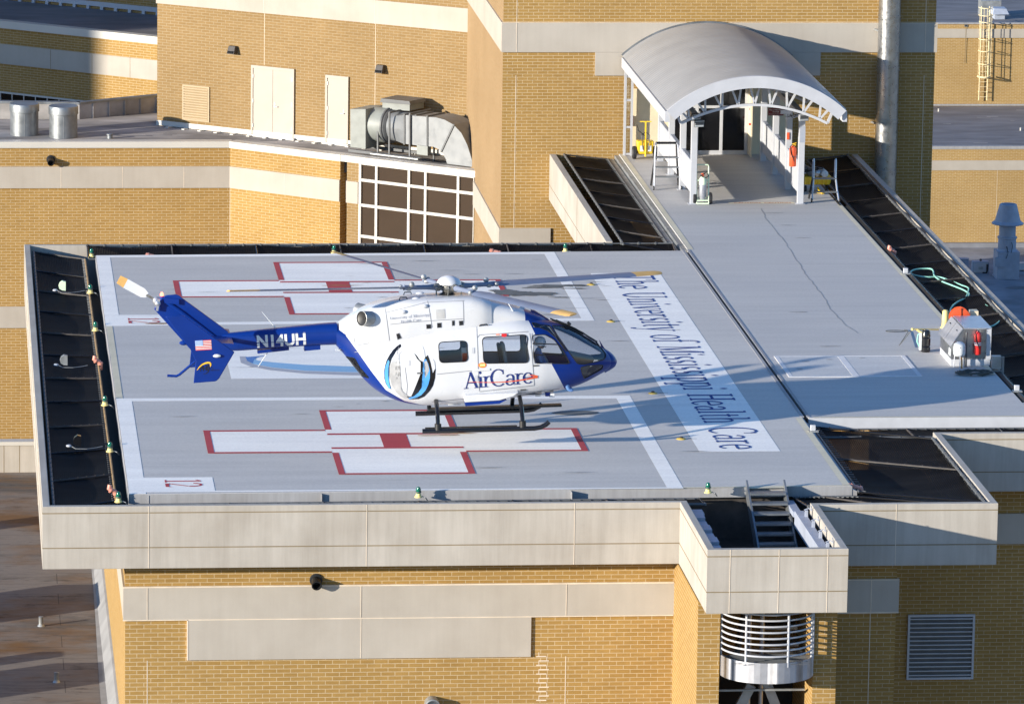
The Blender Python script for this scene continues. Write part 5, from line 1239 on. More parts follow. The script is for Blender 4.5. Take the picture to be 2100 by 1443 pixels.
# rolling step ladders
def stepladder(label, base, wd, hgt, steps, dep, top_rail, mw=None, rot=0, m='alu', rear='rubber'):
    t = thing('step_ladder', label, 'step ladder', base, 'aluminium step ladders by the entrance'); c = V(base)
    R_ = Matrix.Rotation(rot, 3, 'Z'); q = lambda x, y, z: c + R_ @ V((x, y, z))
    h0 = hgt * (.70 if top_rail else .55)
    for s in (-1, 1):
        k = 1.0 if top_rail else 1.0
        b = MB(); b.tube([q(s * wd * .56, -dep * .5, .07), q(s * wd * .5, 0 if top_rail else -.05, h0), q(s * wd * .47, .02, hgt - .05), q(s * wd * .44, .06, hgt), q(s * wd * .44, .2, hgt - .02)] if top_rail else [q(s * wd * .55, -dep * .5, .07), q(s * wd * .5, -.1, h0 * .55), q(s * wd * .46, 0, h0), q(s * wd * .46, .02, hgt - .08), q(s * wd * .46, .06, hgt), q(s * wd * .46, .14, hgt - .05), q(s * wd * .46, .18, h0)], .026, 8); b.build('front_leg', m, t)
        b = MB(); b.tube([q(s * wd * .58, dep * .55, .02), q(s * wd * .46, .16, h0)] + ([q(s * wd * .44, .2, hgt - .02)] if top_rail else []), .028, 8); b.build('rear_leg', rear, t)
        b = MB(); b.bar(q(s * wd * .54, -dep * .3, h0 * .35), q(s * wd * .50, dep * .3, h0 * .55), .025); b.build('brace', rear, t)
        wheelpart(t, q(s * wd * .58, -dep * .52, .06), .06, .035, 'galv_dull')
    for k in range(steps):
        u = (k + 1) / steps; z = h0 * (.12 + .88 * u) if steps == 3 else h0 * (.45 + .55 * k) ; y = -dep * .5 * (1 - z / h0)
        b = MB(); dd = .11 if k < steps - 1 else .17; b.hexa([q(-wd * .5, y - .05, z - .03), q(wd * .5, y - .05, z - .03), q(wd * .5, y + dd, z - .03), q(-wd * .5, y + dd, z - .03)], [q(-wd * .5, y - .05, z), q(wd * .5, y - .05, z), q(wd * .5, y + dd, z), q(-wd * .5, y + dd, z)]); b.build('tread', 'galv', t)
    if top_rail: b = MB(); b.tube([q(-wd * .45, .14, hgt), q(wd * .45, .14, hgt)], .035, 8); b.build('top_rail', 'black', t)
    return t
stepladder('tall aluminium step ladder with black top rail beside the left posts', G(1366, 386), .68, 1.28, 3, .62, True)
stepladder('short aluminium two-step ladder with bare grab rails near the right post', G(1690, 412), .68, 1.18, 2, .5, False, m='alu')
# yellow cart with cylinders
c = G(1672, 392); t = thing('equipment_cart', 'yellow cart carrying cylinders and hoses behind the short step ladder', 'cart', c)
b = MB(); b.hexa([c + V((-.38, -.25, .22)), c + V((.38, -.25, .22)), c + V((.38, .25, .22)), c + V((-.38, .25, .22))], [c + V((-.42, -.3, .46)), c + V((.42, -.3, .46)), c + V((.42, .3, .46)), c + V((-.42, .3, .46))]); b.build('tray', 'yellow', t, bevel=.03)
b = MB()
for k in range(6): b.box(c.x - .36 + k * .13, c.x - .32 + k * .13, c.y - .302, c.y - .27, .24, .45)
b.build('tray_rib', 'yellow', t)
for s in (-1, 1): wheelpart(t, c + V((s * .3, -.1, .09)), .09, .06, 'grey_dark')
b = MB(); b.tube([c + V((.02, -.3, .15)), c + V((.06, -.45, .06)), c + V((.12, -.62, .04))], .03, 8); b.bar(c + V((-.02, -.48, .05)), c + V((.2, -.55, .05)), .05); b.build('drawbar', 'yellow', t)
for k, (dx, dy) in enumerate(((.16, -.05), (-.02, .02), (-.2, .08))):
    b = MB(); p = c + V((dx, dy, .55)); b.tube([p + V((.05, -.34, 0)), p + V((.05, -.30, 0)), p + V((0, .3, .02)), p + V((0, .36, .02))], [.03, .10, .10, .04], 16); b.build('cylinder', ('cyl_white', 'steel', 'grey_dark')[k], t)
b = MB()
for k in range(4): b.tube([c + V((-.35 + .15 * k + .1 * math.cos(a), -.1 + .15 * math.sin(a), .60 + .03 * k)) for a in [2 * math.pi * q / 12 for q in range(13)]], .018, 6)
b.build('hose', 'black', t)

# ------------------------------------------------------------------ rescue cabinet at the edge of the walkway
s0 = G(1950, 748); S = depth(s0) / F          # metres per pixel there
fc = thing('rescue_cabinet', 'stainless steel cabinet with sloping lid on a white base at the walkway edge', 'cabinet', s0)
X0, X1 = G(1950, 750).x, G(2030, 750).x; Y0 = G(1990, 750).y; Y1 = Y0 + 1.55; HB = .16; HT = 1.0
xs0 = X0 - .02; hs = .50
zT = PY(1990, 675, Y0).z
b = MB(); b.box(X0, X1, Y0, Y1, .0, HB); b.build('base', 'frame_white', fc)
b = MB(); prof = [(X0, HB), (X1, HB), (X1, zT), (X0 + .28, zT), (X0, zT * .55)]
a = [V((x, Y0 + .02, z)) for x, z in prof]; c_ = [V((x, Y1 - .02, z)) for x, z in prof]; n = 5
b.add(a + c_, [tuple(range(n)), tuple(reversed(range(n, 2 * n)))] + [((i + 1) % n, i, n + i, n + (i + 1) % n) for i in range(n)]); b.build('body', 'steel', fc)
b = MB(); b.box(X0 + .30, X1 + .02, Y0 - .01, Y1 + .01, zT + .001, zT + .03); b.build('top', 'alu', fc)
d = (V((X0 + .28, 0, zT)) - V((X0, 0, zT * .55))); nn = V((-d.z, 0, d.x)).normalized()
def lid(y0, y1, name):
    b = MB(); p = V((X0 - .02, y0, zT * .55 - .02)) + nn * .004; q = p + d * 1.06
    b.hexa([p, q, q + V((0, y1 - y0, 0)), p + V((0, y1 - y0, 0))], [v + nn * .025 for v in (p, q, q + V((0, y1 - y0, 0)), p + V((0, y1 - y0, 0)))]); return b.build(name, 'alu', fc)
L1 = lid(Y0 + .0, Y0 + .78, 'lid'); L2 = lid(Y0 + .84, Y1, 'lid')
b = MB()
for L, y in ((L1, Y0 + .3), (L2, Y0 + 1.2)):
    p = V((X0 + .2, y, zT * .55 + d.z * .75)) + nn * .035; b.bar(p - V((0, .05, 0)), p + V((0, .05, 0)), .02)
b.build('handle', 'black', L1)
b = MB(); 
for k in range(3):
    p = V((X0 + .05, Y0 + .06 + k * .10, zT * .55)) + d * .22 + nn * .034 - V((.0, 0, .0)); e1 = d.normalized() * .05; b.obox(p, e1, (0, .042, 0), nn * .003)
b.build('warning_label', 'red', L1)
b = MB(); b.box(X0 - .006, X0 - .001, Y0 + .1, Y0 + .34, .22, .40); b.build('notice', 'cyl_white', fc)
b = MB(); b.box(X1 - .10, X1 + .012, Y0 - .02, Y0 + .02, HB, zT); b.build('corner_post', 'frame_white', fc)
extinguisher('fire_extinguisher', 'bright red fire extinguisher with white bands on the side of the steel cabinet', V((X0 + .62, Y0 - .09, .30)), .085, .60, 'red')
tk = V((X0 + .16, Y0 - .2, .0)); t = thing('pressure_tank', 'small white pressure tank on thin legs beside the steel cabinet', 'tank', tk)
b = MB(); b.lathe(tk + V((0, 0, .26)), [(.01, 0), (.10, .02), (.14, .06), (.145, .1), (.145, .26), (.13, .32), (.06, .37), (.01, .38)], 24); b.build('vessel', 'cyl_white', t)
for k in range(3):
    a = 2 * math.pi * k / 3 + .5; b = MB(); b.bar(tk + V((.12 * math.cos(a), .12 * math.sin(a), .3)), tk + V((.13 * math.cos(a), .13 * math.sin(a), 0)), .02); b.build('leg', 'frame_white', t)
b = MB(); b.tube([tk + V((.02, -.05, .28)), tk + V((.05, -.08, .2)), tk + V((.05, -.1, .0))], .022, 8); b.build('drain_pipe', 'rust', t)
b = MB()
for k in range(9): b.ball(tk + V((.14 * math.cos(-2.2 + k * .31), .14 * math.sin(-2.2 + k * .31), .34 + .17 * (k % 3) / 2)), .012, 6, (1, 1, 1.6))
b.build('chipped_spot', 'grey_dark', t)
b = MB(); p = V((X0 + .34, Y0 - .1, 0)); b.lathe(p, [(.06, 0), (.03, .01), (.03, .30), (.022, .31), (.022, .78), (.03, .8), (.02, .85)], 12); b.build('standpipe', 'grey_dark', label='dark upright pipe with valve between white tank and red extinguisher', cat='pipe')
# hose reel behind it and the hose thrown over the net
hr = G(1971, 672); t = thing('hose_reel', 'orange hose reel behind the steel cabinet', 'hose reel', hr)
xr_, yr_ = PY(1969, 648, Y1 + .25).x, Y1 + .25; zr_ = PY(1969, 652, yr_).z
b = MB(); b.lathe((xr_, yr_ - .02, zr_), [(.01, 0), (.24, .0), (.25, .01), (.25, .03), (.20, .04), (.01, .04)], 30, (0, -1, 0)); b.build('front_disc', 'red_orange', t)
b = MB(); b.lathe((xr_, yr_ + .2, zr_), [(.01, 0), (.24, 0), (.25, .02), (.01, .03)], 30, (0, -1, 0)); b.build('rear_disc', 'red_orange', t)
b = MB(); b.lathe((xr_, yr_ + .18, zr_), [(.15, 0), (.15, .19)], 20, (0, -1, 0)); b.build('drum', 'hose_green', t)
b = MB(); b.bar((xr_, yr_ - .07, zr_), (xr_ - .01, yr_ - .07, zr_ + .30), .03); b.bar((xr_, yr_ + .1, zr_), (xr_, yr_ + .1, 0), .06); b.build('crank', 'red_orange', t)
b = MB(); b.box(xr_ + .26, xr_ + .46, yr_ + .05, yr_ + .3, zr_ - .2, zr_ + .16); b.build('gear_box', 'cream', t)
hz_ = -.08
hp_ = [(1948, 645), (1950, 632), (1962, 620), (1980, 610), (1986, 596), (1985, 590), (1970, 584), (1950, 576), (1925, 568), (1898, 568), (1872, 563), (1868, 557), (1880, 552), (1907, 551), (1914, 556), (1916, 565), (1930, 576), (1955, 586), (1975, 594), (1987, 602), (1988, 609), (2008, 613), (2022, 626), (2040, 636), (2051, 648), (2050, 658), (2040, 666), (2030, 670)]
pts = [G(x, y, hz_) for x, y in hp_]; sm = []
for i in range(len(pts) - 1):
    p0, p1, p2, p3 = pts[max(i - 1, 0)], pts[i], pts[i + 1], pts[min(i + 2, len(pts) - 1)]
    for k in range(5):
        u = k / 5; sm.append(.5 * ((2 * p1) + (p2 - p0) * u + (2 * p0 - 5 * p1 + 4 * p2 - p3) * u * u + (3 * p1 - p0 - 3 * p2 + p3) * u ** 3))
sm.append(pts[-1])
b = MB(); b.tube(sm, .021, 8); b.build('garden_hose', 'hose_green', label='pale green hose looping over the black net behind the cabinet', cat='hose')
c = G(1898, 721); t = thing('filter_canister', 'black ribbed canister with green hose standing left of the steel cabinet', 'canister', c)
b = MB(); b.lathe(c, [(.10, 0), (.115, .02), (.115, .12), (.10, .14), (.115, .16), (.115, .34), (.10, .36), (.112, .38), (.10, .50), (.08, .54), (.02, .55)], 20); b.build('body', 'black_gloss', t)
b = MB(); b.box(c.x - .16, c.x - .11, c.y - .05, c.y + .05, .05, .48); b.build('back_plate', 'cyl_white', t)
b = MB(); b.tube([c + V((-.1, 0, .50)), c + V((-.2, 0, .42)), c + V((-.22, -.02, .25)), c + V((-.15, -.03, .12))], .016, 6); b.build('hose', 'hose_green', t)
b = MB(); b.bar(c + V((-.32, .0, .56)), c + V((.35, .25, .50)), .035); b.bar(c + V((-.22, 0, .54)), c + V((-.08, 0, .44)), .05); b.ball(c + V((-.34, 0, .56)), .04, 8); b.build('nozzle', 'yellow_pale', t)
b = MB(); q = G(1840, 681); b.tube([c + V((-.34, 0, .56)), c + V((-.6, .3, .1))] + [q + V((.28 * math.cos(a), .13 * math.sin(a) + .02 * a, .02)) for a in [x * .5 for x in range(0, 15)]], .008, 6); b.build('cable_loop', 'cable', label='thin grey cable looped on the walkway left of the black canister', cat='cable')
c = G(1998, 768); b = MB(); rr = random.Random(5); pts = []
for k in range(150):
    a = k * .42; r_ = .26 + .12 * math.sin(k * .37) * rr.random() + .05 * rr.random(); pts.append(c + V((r_ * 1.25 * math.cos(a), r_ * .75 * math.sin(a), .02 + .07 * rr.random() * (1 - abs(r_ - .3)))))
b.tube(pts, .013, 5); b.build('coiled_cable', 'cable', label='coil of dark cable lying in front of the steel cabinet', cat='cable')
c = G(1938, 672); b = MB(); b.lathe(c, [(.12, 0), (.12, .02), (.09, .03), (.075, .42), (.05, .45), (.01, .46)], 14); b.build('hose_cover', 'yellow_pale', label='pale yellow bollard cap peeking out behind the lid of the steel cabinet', cat='bollard')
c = G(2047, 760); t = thing('bracket_box', 'rusty grey box on an upright bracket at the walkway edge beside the cabinet', 'box', c)
b = MB(); b.box(c.x - .16, c.x + .06, c.y - .08, c.y + .12, .06, .36); b.build('housing', 'galv_dull', t)
b = MB(); b.box(c.x + .07, c.x + .12, c.y - .12, c.y - .06, -.1, .36); b.box(c.x - .4, c.x + .07, c.y - .12, c.y - .08, .0, .03); b.build('upright', 'galv', t)

# ------------------------------------------------------------------ edge lights, beacons, fittings
def beacon(c, label):
    t = thing('edge_beacon', label, 'beacon light', c, 'green beacon lights around the deck'); c = V(c)
    b = MB(); b.lathe(c, [(.085, 0), (.085, .02), (.06, .03), (.055, .08), (.045, .09)], 16); b.build('base', 'yellow_pale', t)
    b = MB(); b.lathe(c + V((0, 0, .085)), [(.048, 0), (.052, .03), (.052, .09), (.042, .125), (.02, .142), (.003, .145)], 16); b.build('lens', 'green_lens', t)
    b = MB(); b.lathe(c + V((0, 0, .11)), [(.064, 0), (.066, .01), (.064, .02)], 16, caps=False); b.build('guard_ring', 'grey_dark', t)
    b = MB(); b.tube([c + V((.08, 0, .02)), c + V((.15, -.03, .0)), c + V((.2, .02, -.08))], .012, 6); b.build('cable', 'galv', t)
    return t
bl = [((188, 527), 'farthest green beacon, at the far left corner of the deck'), ((185, 601), 'green beacon nearest the pale green hood on the left net'), ((195.5, 678), 'green beacon level with the far twelve marking on the left edge'), ((215, 831), 'green beacon on the left edge between the grey hood and the dark hood'), ((225.5, 926), 'green beacon beside the dark hood on the left net'), ((243, 1029), 'green beacon at the near left corner beside the pink elbow')]
for (px, py), lab in bl: beacon(G(px, py, -.14), lab)
for (px, py), lab in (((685, 520), 'green beacon behind the far edge between the far cross and the window wall'), ((1159.5, 516), 'green beacon behind the far edge near the white border line')): c = G(px, py, -.13); c.y = max(c.y, 29.12); beacon(c, lab)
for (px, py), lab in (((858, 1019), 'green beacon on the near front edge below the helicopter tail of skids'), ((1452, 1010), 'green beacon on the near front edge left of the steel stairs')): beacon(PY(px, py, -.14), lab.replace('below the helicopter tail of skids', 'in front of the near cross'))
for i, (px, py) in enumerate(((1212.5, 584), (1253, 659.5), (1339, 806.5), (1397, 900))):
    c = G(px, py); t = thing('deck_light', ('small yellow deck light nearest the far top corner of the name panel', 'small yellow deck light between the far border corner and the name panel', 'small yellow deck light by the inner corner of the near border line', 'small yellow deck light nearest the front beside the word Care')[i], 'deck light', c, 'yellow deck lights along the name panel')
    b = MB(); b.lathe(c, [(.115, 0), (.105, .012), (.07, .022), (.05, .03), (.005, .034)], 18); b.build('housing', 'deck_yellow', t)
    b = MB(); b.lathe(c + V((0, 0, .045)), [(.04, -.02), (.045, .0), (.025, .012), (.003, .015)], 12); b.build('lens', 'brown_steel', t)
    b = MB(); b.quad(c + V((.14, -.01, .006)), c + V((.36, .0, .006)), c + V((.36, .02, .006)), c + V((.14, .02, .006))); b.build('cable_cover', 'stain_dark', t)
for i, (px, py, ml) in enumerate(((125, 597, 'mint'), (128, 750, 'galv_dull'), (155, 916, 'black_gloss'))):
    c = G(px, py, -.13); t = thing('net_hood', ('pale green hooded lamp on the left net, farthest of three', 'grey hooded lamp halfway along the left net', 'dark hooded lamp on the left net nearest the viewer')[i], 'lamp', c, 'hooded lamps on the left net')
    b = MB(); pr_ = [(-.08, 0.02)] + [(-.08 + .24 * math.sin(a) * -.55 - .0, .14 + .13 * math.cos(a)) for a in [math.pi * (1 - k / 10) for k in range(11)]] + [(.05, .28), (.05, .02)]
    ps = [(x, z) for x, z in [(.06, .02), (.06, .25), (-.02, .27), (-.09, .22), (-.12, .14), (-.10, .07), (-.03, .03)]]
    a_ = [c + V((x + .06, -.05, z)) for x, z in ps]; c2 = [c + V((x + .06, .08, z)) for x, z in ps]; n = len(ps)
    b.add(a_ + c2, [tuple(reversed(range(n))), tuple(range(n, 2 * n))] + [(i_, (i_ + 1) % n, n + (i_ + 1) % n, n + i_) for i_ in range(n)]); b.build('hood', ml, t, weld=True)
    b = MB(); b.lathe(c + V((-.15, -.05, .02)), [(.06, 0), (.065, .02), (.045, .04), (.005, .045)], 16); b.build('puck', 'frame_white', t)
    b = MB(); b.tube([c + V((-.1, -.06, .03)), c + V((.0, -.2, .0)), c + V((.25, -.22, .0)), c + V((.45, -.1, .0)), c + V((.6, -.05, .02))], .009, 6); b.build('cable', 'galv_dull', t)
def pinkpipe(c, label, s=1, fl=1):
    t = thing('pipe_elbow', label, 'pipe fitting', c, 'pink pipe fittings at the deck edge'); c = V(c); pts = [(0, 0, -.12), (0, 0, .02), (-.03 * fl, -.01, .08), (-.10 * fl, -.02, .10), (-.15 * fl, -.02, .14), (-.13 * fl, -.01, .22)]
    if not s: pts = [(.12, 0, -.14), (.1, 0, -.04), (.02, 0, .0), (-.1, .02, .02), (-.18, .03, .05)]
    b = MB(); b.tube([c + V(p) for p in pts], .05, 12); b.build('bend', 'pink_pipe', t)
    b = MB()
    for k in (1, 3): p, q = c + V(pts[k]), c + V(pts[k + 1]); b.cyl(p, p.lerp(q, .5), .068, n=14)
    b.build('collar', 'pink_pipe', t)
pinkpipe(G(206, 748, -.14), 'pink pipe elbows halfway along the left edge of the deck')
pinkpipe(G(238, 1014, -.14), 'pink pipe elbow beside the near left green beacon')
pinkpipe(G(1757, 999, -.08), 'pink pipe bend at the near right corner of the deck', 0)
c = G(312, 522, -.1); c.y = 29.0; pinkpipe(c, 'pink pipe bend behind the far left stretch of the deck edge', 0)
c = G(1018, 517, -.08); c.y = 29.35; pinkpipe(c, 'pink pipe bend behind the far edge between window wall and brick pier', 0)
pinkpipe(G(1834, 520, -.08), 'pink pipe fitting half way up the net right of the walkway')
for (px, py), lab in (((1857, 562), 'white square edge light on the walkway rim by the start of the green hose'), ((2085, 803), 'white square edge light on the walkway rim right of the coiled cable'), ((1667, 885), 'white square edge light on the deck rim beside the two-panel net')):
    c = G(px, py); t = thing('edge_light', lab, 'edge light', c, 'white square edge lights'); b = MB(); b.box(c.x - .06, c.x + .06, c.y - .04, c.y + .04, .03, .16); b.build('housing', 'frame_white', t, bevel=.01)
    b = MB(); b.box(c.x - .05, c.x + .05, c.y - .046, c.y - .041, .04, .15); b.build('lens', 'frame_white', t); b = MB(); b.box(c.x - .1, c.x + .12, c.y - .08, c.y + .08, .002, .03); b.build('base', 'galv_dull', t)

# ------------------------------------------------------------------ steel stairs off the deck
sx0, sx1 = PY(1533, 990, .12).x, PY(1610, 990, .12).x; sy = .12
t = thing('steel_stairs', 'galvanised steel stairs dropping from the deck edge into the parapet box', 'stairs', ((sx0 + sx1) / 2, -1.5, -2))
n = 7; rn, rs = .30, .155
for s, x in ((-1, sx0), (1, sx1)):
    b = MB(); p0 = V((x, sy + .12, .16)); pm = V((x, sy - .1, .05)); p1 = V((x, sy - rn * n, -rs * n))
    b.hexa([p0 + V((-.02, 0, -.34)), p0 + V((.02, 0, -.34)), p0 + V((.02, 0, 0)), p0 + V((-.02, 0, 0))], [p1 + V((-.02, 0, -.3)), p1 + V((.02, 0, -.3)), p1 + V((.02, 0, .12)), p1 + V((-.02, 0, .12))]); b.build('stringer', 'galv', t, weld=True)
for k in range(n):
    y = sy - .12 - rn * k; z = -.03 - rs * k; b = MB(); b.box(sx0 + .022, sx1 - .022, y - .24, y, z - .045, z); b.build('tread', 'galv', t)
b = MB(); b.quad((sx0, .1, .006), (sx1, .13, .006), (sx1, .34, .006), (sx0, .31, .006)); b.build('edge_strip', 'paint_yellow', deck)

# ------------------------------------------------------------------ curved balcony of the stair tower
bx, by = (PY(1478, 1300, YT).x + PY(1671, 1300, YT).x) / 2, YT + .12; br = (PY(1671, 1300, YT - .5).x - PY(1478, 1300, YT - .5).x) / 2
t = thing('curved_balcony', 'curved white balcony rail of the stair tower under the parapet box', 'balcony', (bx, by, -4))
zsk1 = PY(1575, 1362, by - br).z; zsk0 = PY(1575, 1404, by - br).z
def half(r_, n=24): return [(bx + r_ * math.cos(math.pi + math.pi * k / n), by + r_ * .92 * math.sin(math.pi + math.pi * k / n)) for k in range(n + 1)]
b = MB(); o_ = half(br); i_ = half(br - .03)
for k in range(24): b.prism([o_[k], o_[k + 1], i_[k + 1], i_[k]], zsk0, zsk1)
b.build('skirt', 'alu', t, weld=True)
b = MB(); b.prism(half(br - .04), zsk1 - .10, zsk1 - .04); b.build('floor', 'galv_dull', t)
b = MB()
for k in range(12): y = by - br + .15 + k * .12; b.box(bx - br * .8, bx + br * .8, y - .006, y + .006, zsk1 - .038, zsk1 - .03)
b.build('floor_grating', 'grey_dark', t)
zr1 = PY(1575, 1349, by - br).z
for k in range(8):
    z = zr1 + k * .128; b = MB(); b.tube([V((x, y, z)) for x, y in half(br - .02)], .021, 8); b.build('rail', 'white_paint', t)
for a in (181, 236, 290, 338, 350):
    a = math.radians(a); x, y = bx + (br - .02) * math.cos(a), by + (br - .02) * .92 * math.sin(a); b = MB(); b.tube([(x, y, zsk1 - .1), (x, y, zr1 + 7 * .128)], .026, 8); b.build('baluster', 'white_paint', t)
b = MB(); blob(b, bx - .3, by - br + .02, .1, .01, zr1 + .05)
t2 = thing('stair_flight', 'steel stair flight seen behind the curved balcony rails', 'stairs', (bx, -2.8, -5))
for s, x in ((0, bx - .22), (1, bx + .05)): b = MB(); b.tube([(x, -3.3, -6), (x, -3.3, PB)], .05, 10); b.build('post', 'alu', t2)
b = MB(); b.hexa([V((bx - .5, -3.0, -3.3)), V((bx - .44, -3.0, -3.3)), V((bx - .44, -2.6, -3.3)), V((bx - .5, -2.6, -3.3))], [V((bx - .2, -3.0, PB)), V((bx - .14, -3.0, PB)), V((bx - .14, -2.6, PB)), V((bx - .2, -2.6, PB))]); b.build('stringer', 'grey_dark', t2)
for k in range(4): b = MB(); b.box(bx + .15, bx + .85, -3.4 + .2 * k, -2.9 + .2 * k, -3.0 + .32 * k, -2.94 + .32 * k); b.build('tread', 'galv', t2)
b = MB(); b.bar((bx - .8, -3.6, -4.6), (bx - .2, -3.6, -3.4), .12, .2); b.bar((bx + .1, -3.6, -3.3), (bx + .75, -3.6, -4.9), .12, .2); b.box(bx - .95, bx + .9, -3.9, -3.85, zsk0 - .5, zsk0 - .46); b.build('lower_stringer', 'galv_dull', t2)
b = MB(); b.box(12.2, 14.16, -1.75, -1.7, -14, -3.55); b.build('dark_recess_sheet', 'pit', hb)  # dark sheet painting the shade inside the opening

# ================================================================== HELICOPTER
HPS, HTH, HRO = 0.0, math.radians(1.2), math.radians(3.0)
hf = V((math.cos(HTH), 0, math.sin(HTH)))
hl = V((0, 1, 0)) * math.cos(HRO) - V((0, 0, 1)) * math.sin(HRO)
hl = (hl - hf * hl.dot(hf)).normalized(); hu = hf.cross(hl)
H0 = G(990, 886, .50) + hl * 1.2
HM = Matrix(((hf.x, hl.x, hu.x, H0.x), (hf.y, hl.y, hu.y, H0.y), (hf.z, hl.z, hu.z, H0.z), (0, 0, 0, 1))); HI = HM.inverted()
def L(px, py, off=0.0):
    """photo point -> helicopter coordinates on the plane `off` metres to the near (right) side of its centre line"""
    return HI @ PL(px, py, H0 - hl * off, hl)
heli = thing('helicopter', 'blue and white air ambulance helicopter hovering just above the landing deck', 'helicopter', mw=HM)
def hb_(mb, name, m, parent=None, **k): return mb.build(name, m, parent or heli, local=True, **k)
def spline(xs, ys, x):
    n = len(xs)
    for i in range(n - 1):
        if xs[i] <= x <= xs[i + 1]: break
    h = xs[i + 1] - xs[i]; t = (x - xs[i]) / h
    def sl_(j):
        if j == 0: return (ys[1] - ys[0]) / (xs[1] - xs[0])
        if j == n - 1: return (ys[-1] - ys[-2]) / (xs[-1] - xs[-2])
        a, b_ = (ys[j] - ys[j - 1]) / (xs[j] - xs[j - 1]), (ys[j + 1] - ys[j]) / (xs[j + 1] - xs[j])
        return 0 if a * b_ <= 0 else 2 * a * b_ / (a + b_)
    m0, m1 = sl_(i) * h, sl_(i + 1) * h
    return (2 * t**3 - 3 * t**2 + 1) * ys[i] + (t**3 - 2 * t**2 + t) * m0 + (-2 * t**3 + 3 * t**2) * ys[i + 1] + (t**3 - t**2) * m1
def loft(st, nring, nseg, dense=None):
    """st: (photo x, top y, bottom y, half width, exponent) -> rings of points"""
    st = sorted(st); rows = []
    us = []; T = []; B = []; W = []; E = []
    for (x, ty, by_, wd, ex) in st:
        t = L(x, ty, 0); b2 = L(x, by_, wd * .55); us.append(t.x); T.append(t.z); B.append(b2.z); W.append(wd); E.append(ex)
    for i in range(nring + 1):
        q = i / nring; q = dense(q) if dense else q
        u = us[0] + (us[-1] - us[0]) * q
        t, b2, wd, ex = spline(us, T, u), spline(us, B, u), spline(us, W, u), spline(us, E, u)
        zc, hh = (t + b2) / 2, (t - b2) / 2; ring = []
        for j in range(nseg + 1):
            a = 2 * math.pi * j / nseg; ca, sa = math.cos(a), math.sin(a)
            ring.append(V((u, wd * math.copysign(abs(ca) ** (2 / ex), ca), zc + hh * math.copysign(abs(sa) ** (2 / ex), sa))))
        rows.append(ring)
    return rows
body_st = [(1263, 738, 745, .05, 2), (1257, 731, 752, .16, 2), (1245, 720, 760, .30, 2.1), (1228, 707, 770, .44, 2.2), (1205, 692, 783, .57, 2.3), (1180, 677, 794, .67, 2.4), (1150, 664, 803, .76, 2.6),
           (1125, 656, 808, .81, 2.8), (1100, 650, 812, .85, 3.0), (1050, 646, 818, .88, 3.3), (1000, 650, 823, .89, 3.5), (925, 659, 831, .89, 3.5), (870, 667, 834, .88, 3.3), (830, 675, 830, .85, 3), (790, 684, 816, .77, 2.8),
           (760, 684, 796, .64, 2.6), (730, 676, 763, .47, 2.5), (705, 667, 729, .35, 2.5), (688, 663, 709, .29, 2.6)]
body_rows = loft(body_st, 110, 72)
bm = bmesh.new(); grid = []
for r in body_rows: grid.append([bm.verts.new(p) for p in r[:-1]])
for i in range(len(grid) - 1):
    n = len(grid[i])
    for j in range(n): bm.faces.new((grid[i][j], grid[i][(j + 1) % n], grid[i + 1][(j + 1) % n], grid[i + 1][j]))
bm.faces.new(grid[-1]); 
bmesh.ops.recalc_face_normals(bm, faces=bm.faces)
BV = BVHTree.FromBMesh(bm)
def hit(px, py, bvh=None):
    o = HI @ CAM; q = HI @ (CAM + ray(px, py)); d = (q - o).normalized()
    h = (bvh or BV).ray_cast(o, d)
    return h[0] if h[0] is not None else L(px, py, .3)
def rounded(P, r, n=4):
    out = []; k = len(P)
    for i in range(k):
        p0, p, p1 = P[i - 1], P[i], P[(i + 1) % k]; a, c = (p0 - p), (p1 - p); ra = min(r, a.length * .45, c.length * .45)
        s, e = p + a.normalized() * ra, p + c.normalized() * ra
        for j in range(n + 1):
            t = j / n; out.append((1 - t)**2 * s + 2 * t * (1 - t) * p + t * t * e)
    return out
def inside(P, x, z):
    c = False; j = len(P) - 1
    for i in range(len(P)):
        if (P[i].y > z) != (P[j].y > z) and x < (P[j].x - P[i].x) * (z - P[i].y) / (P[j].y - P[i].y) + P[i].x: c = not c
        j = i
    return c
def cut_lines(P, closed=True):
    k = len(P)
    for i in range(k if closed else k - 1):
        a, c = P[i], P[(i + 1) % k]; d = (c - a)
        if d.length < 1e-5: continue
        d.normalize(); n = V((-d.y, 0, d.x)); mg = .03
        x0, x1, z0, z1 = min(a.x, c.x) - mg, max(a.x, c.x) + mg, min(a.y, c.y) - mg, max(a.y, c.y) + mg
        fs = [f for f in bm.faces if len(f.verts) < 30 and f.calc_center_median().x > x0 - .12 and f.calc_center_median().x < x1 + .12 and max(v.co.x for v in f.verts) > x0 and min(v.co.x for v in f.verts) < x1 and max(v.co.z for v in f.verts) > z0 and min(v.co.z for v in f.verts) < z1]
        if not fs: continue
        ed = {e for f in fs for e in f.edges}; vs = {v for f in fs for v in f.verts}
        bmesh.ops.bisect_plane(bm, geom=list(vs) + list(ed) + fs, plane_co=V((a.x, 0, a.y)), plane_no=n, dist=1e-5)
def p2(p): return V((p.x, p.z))
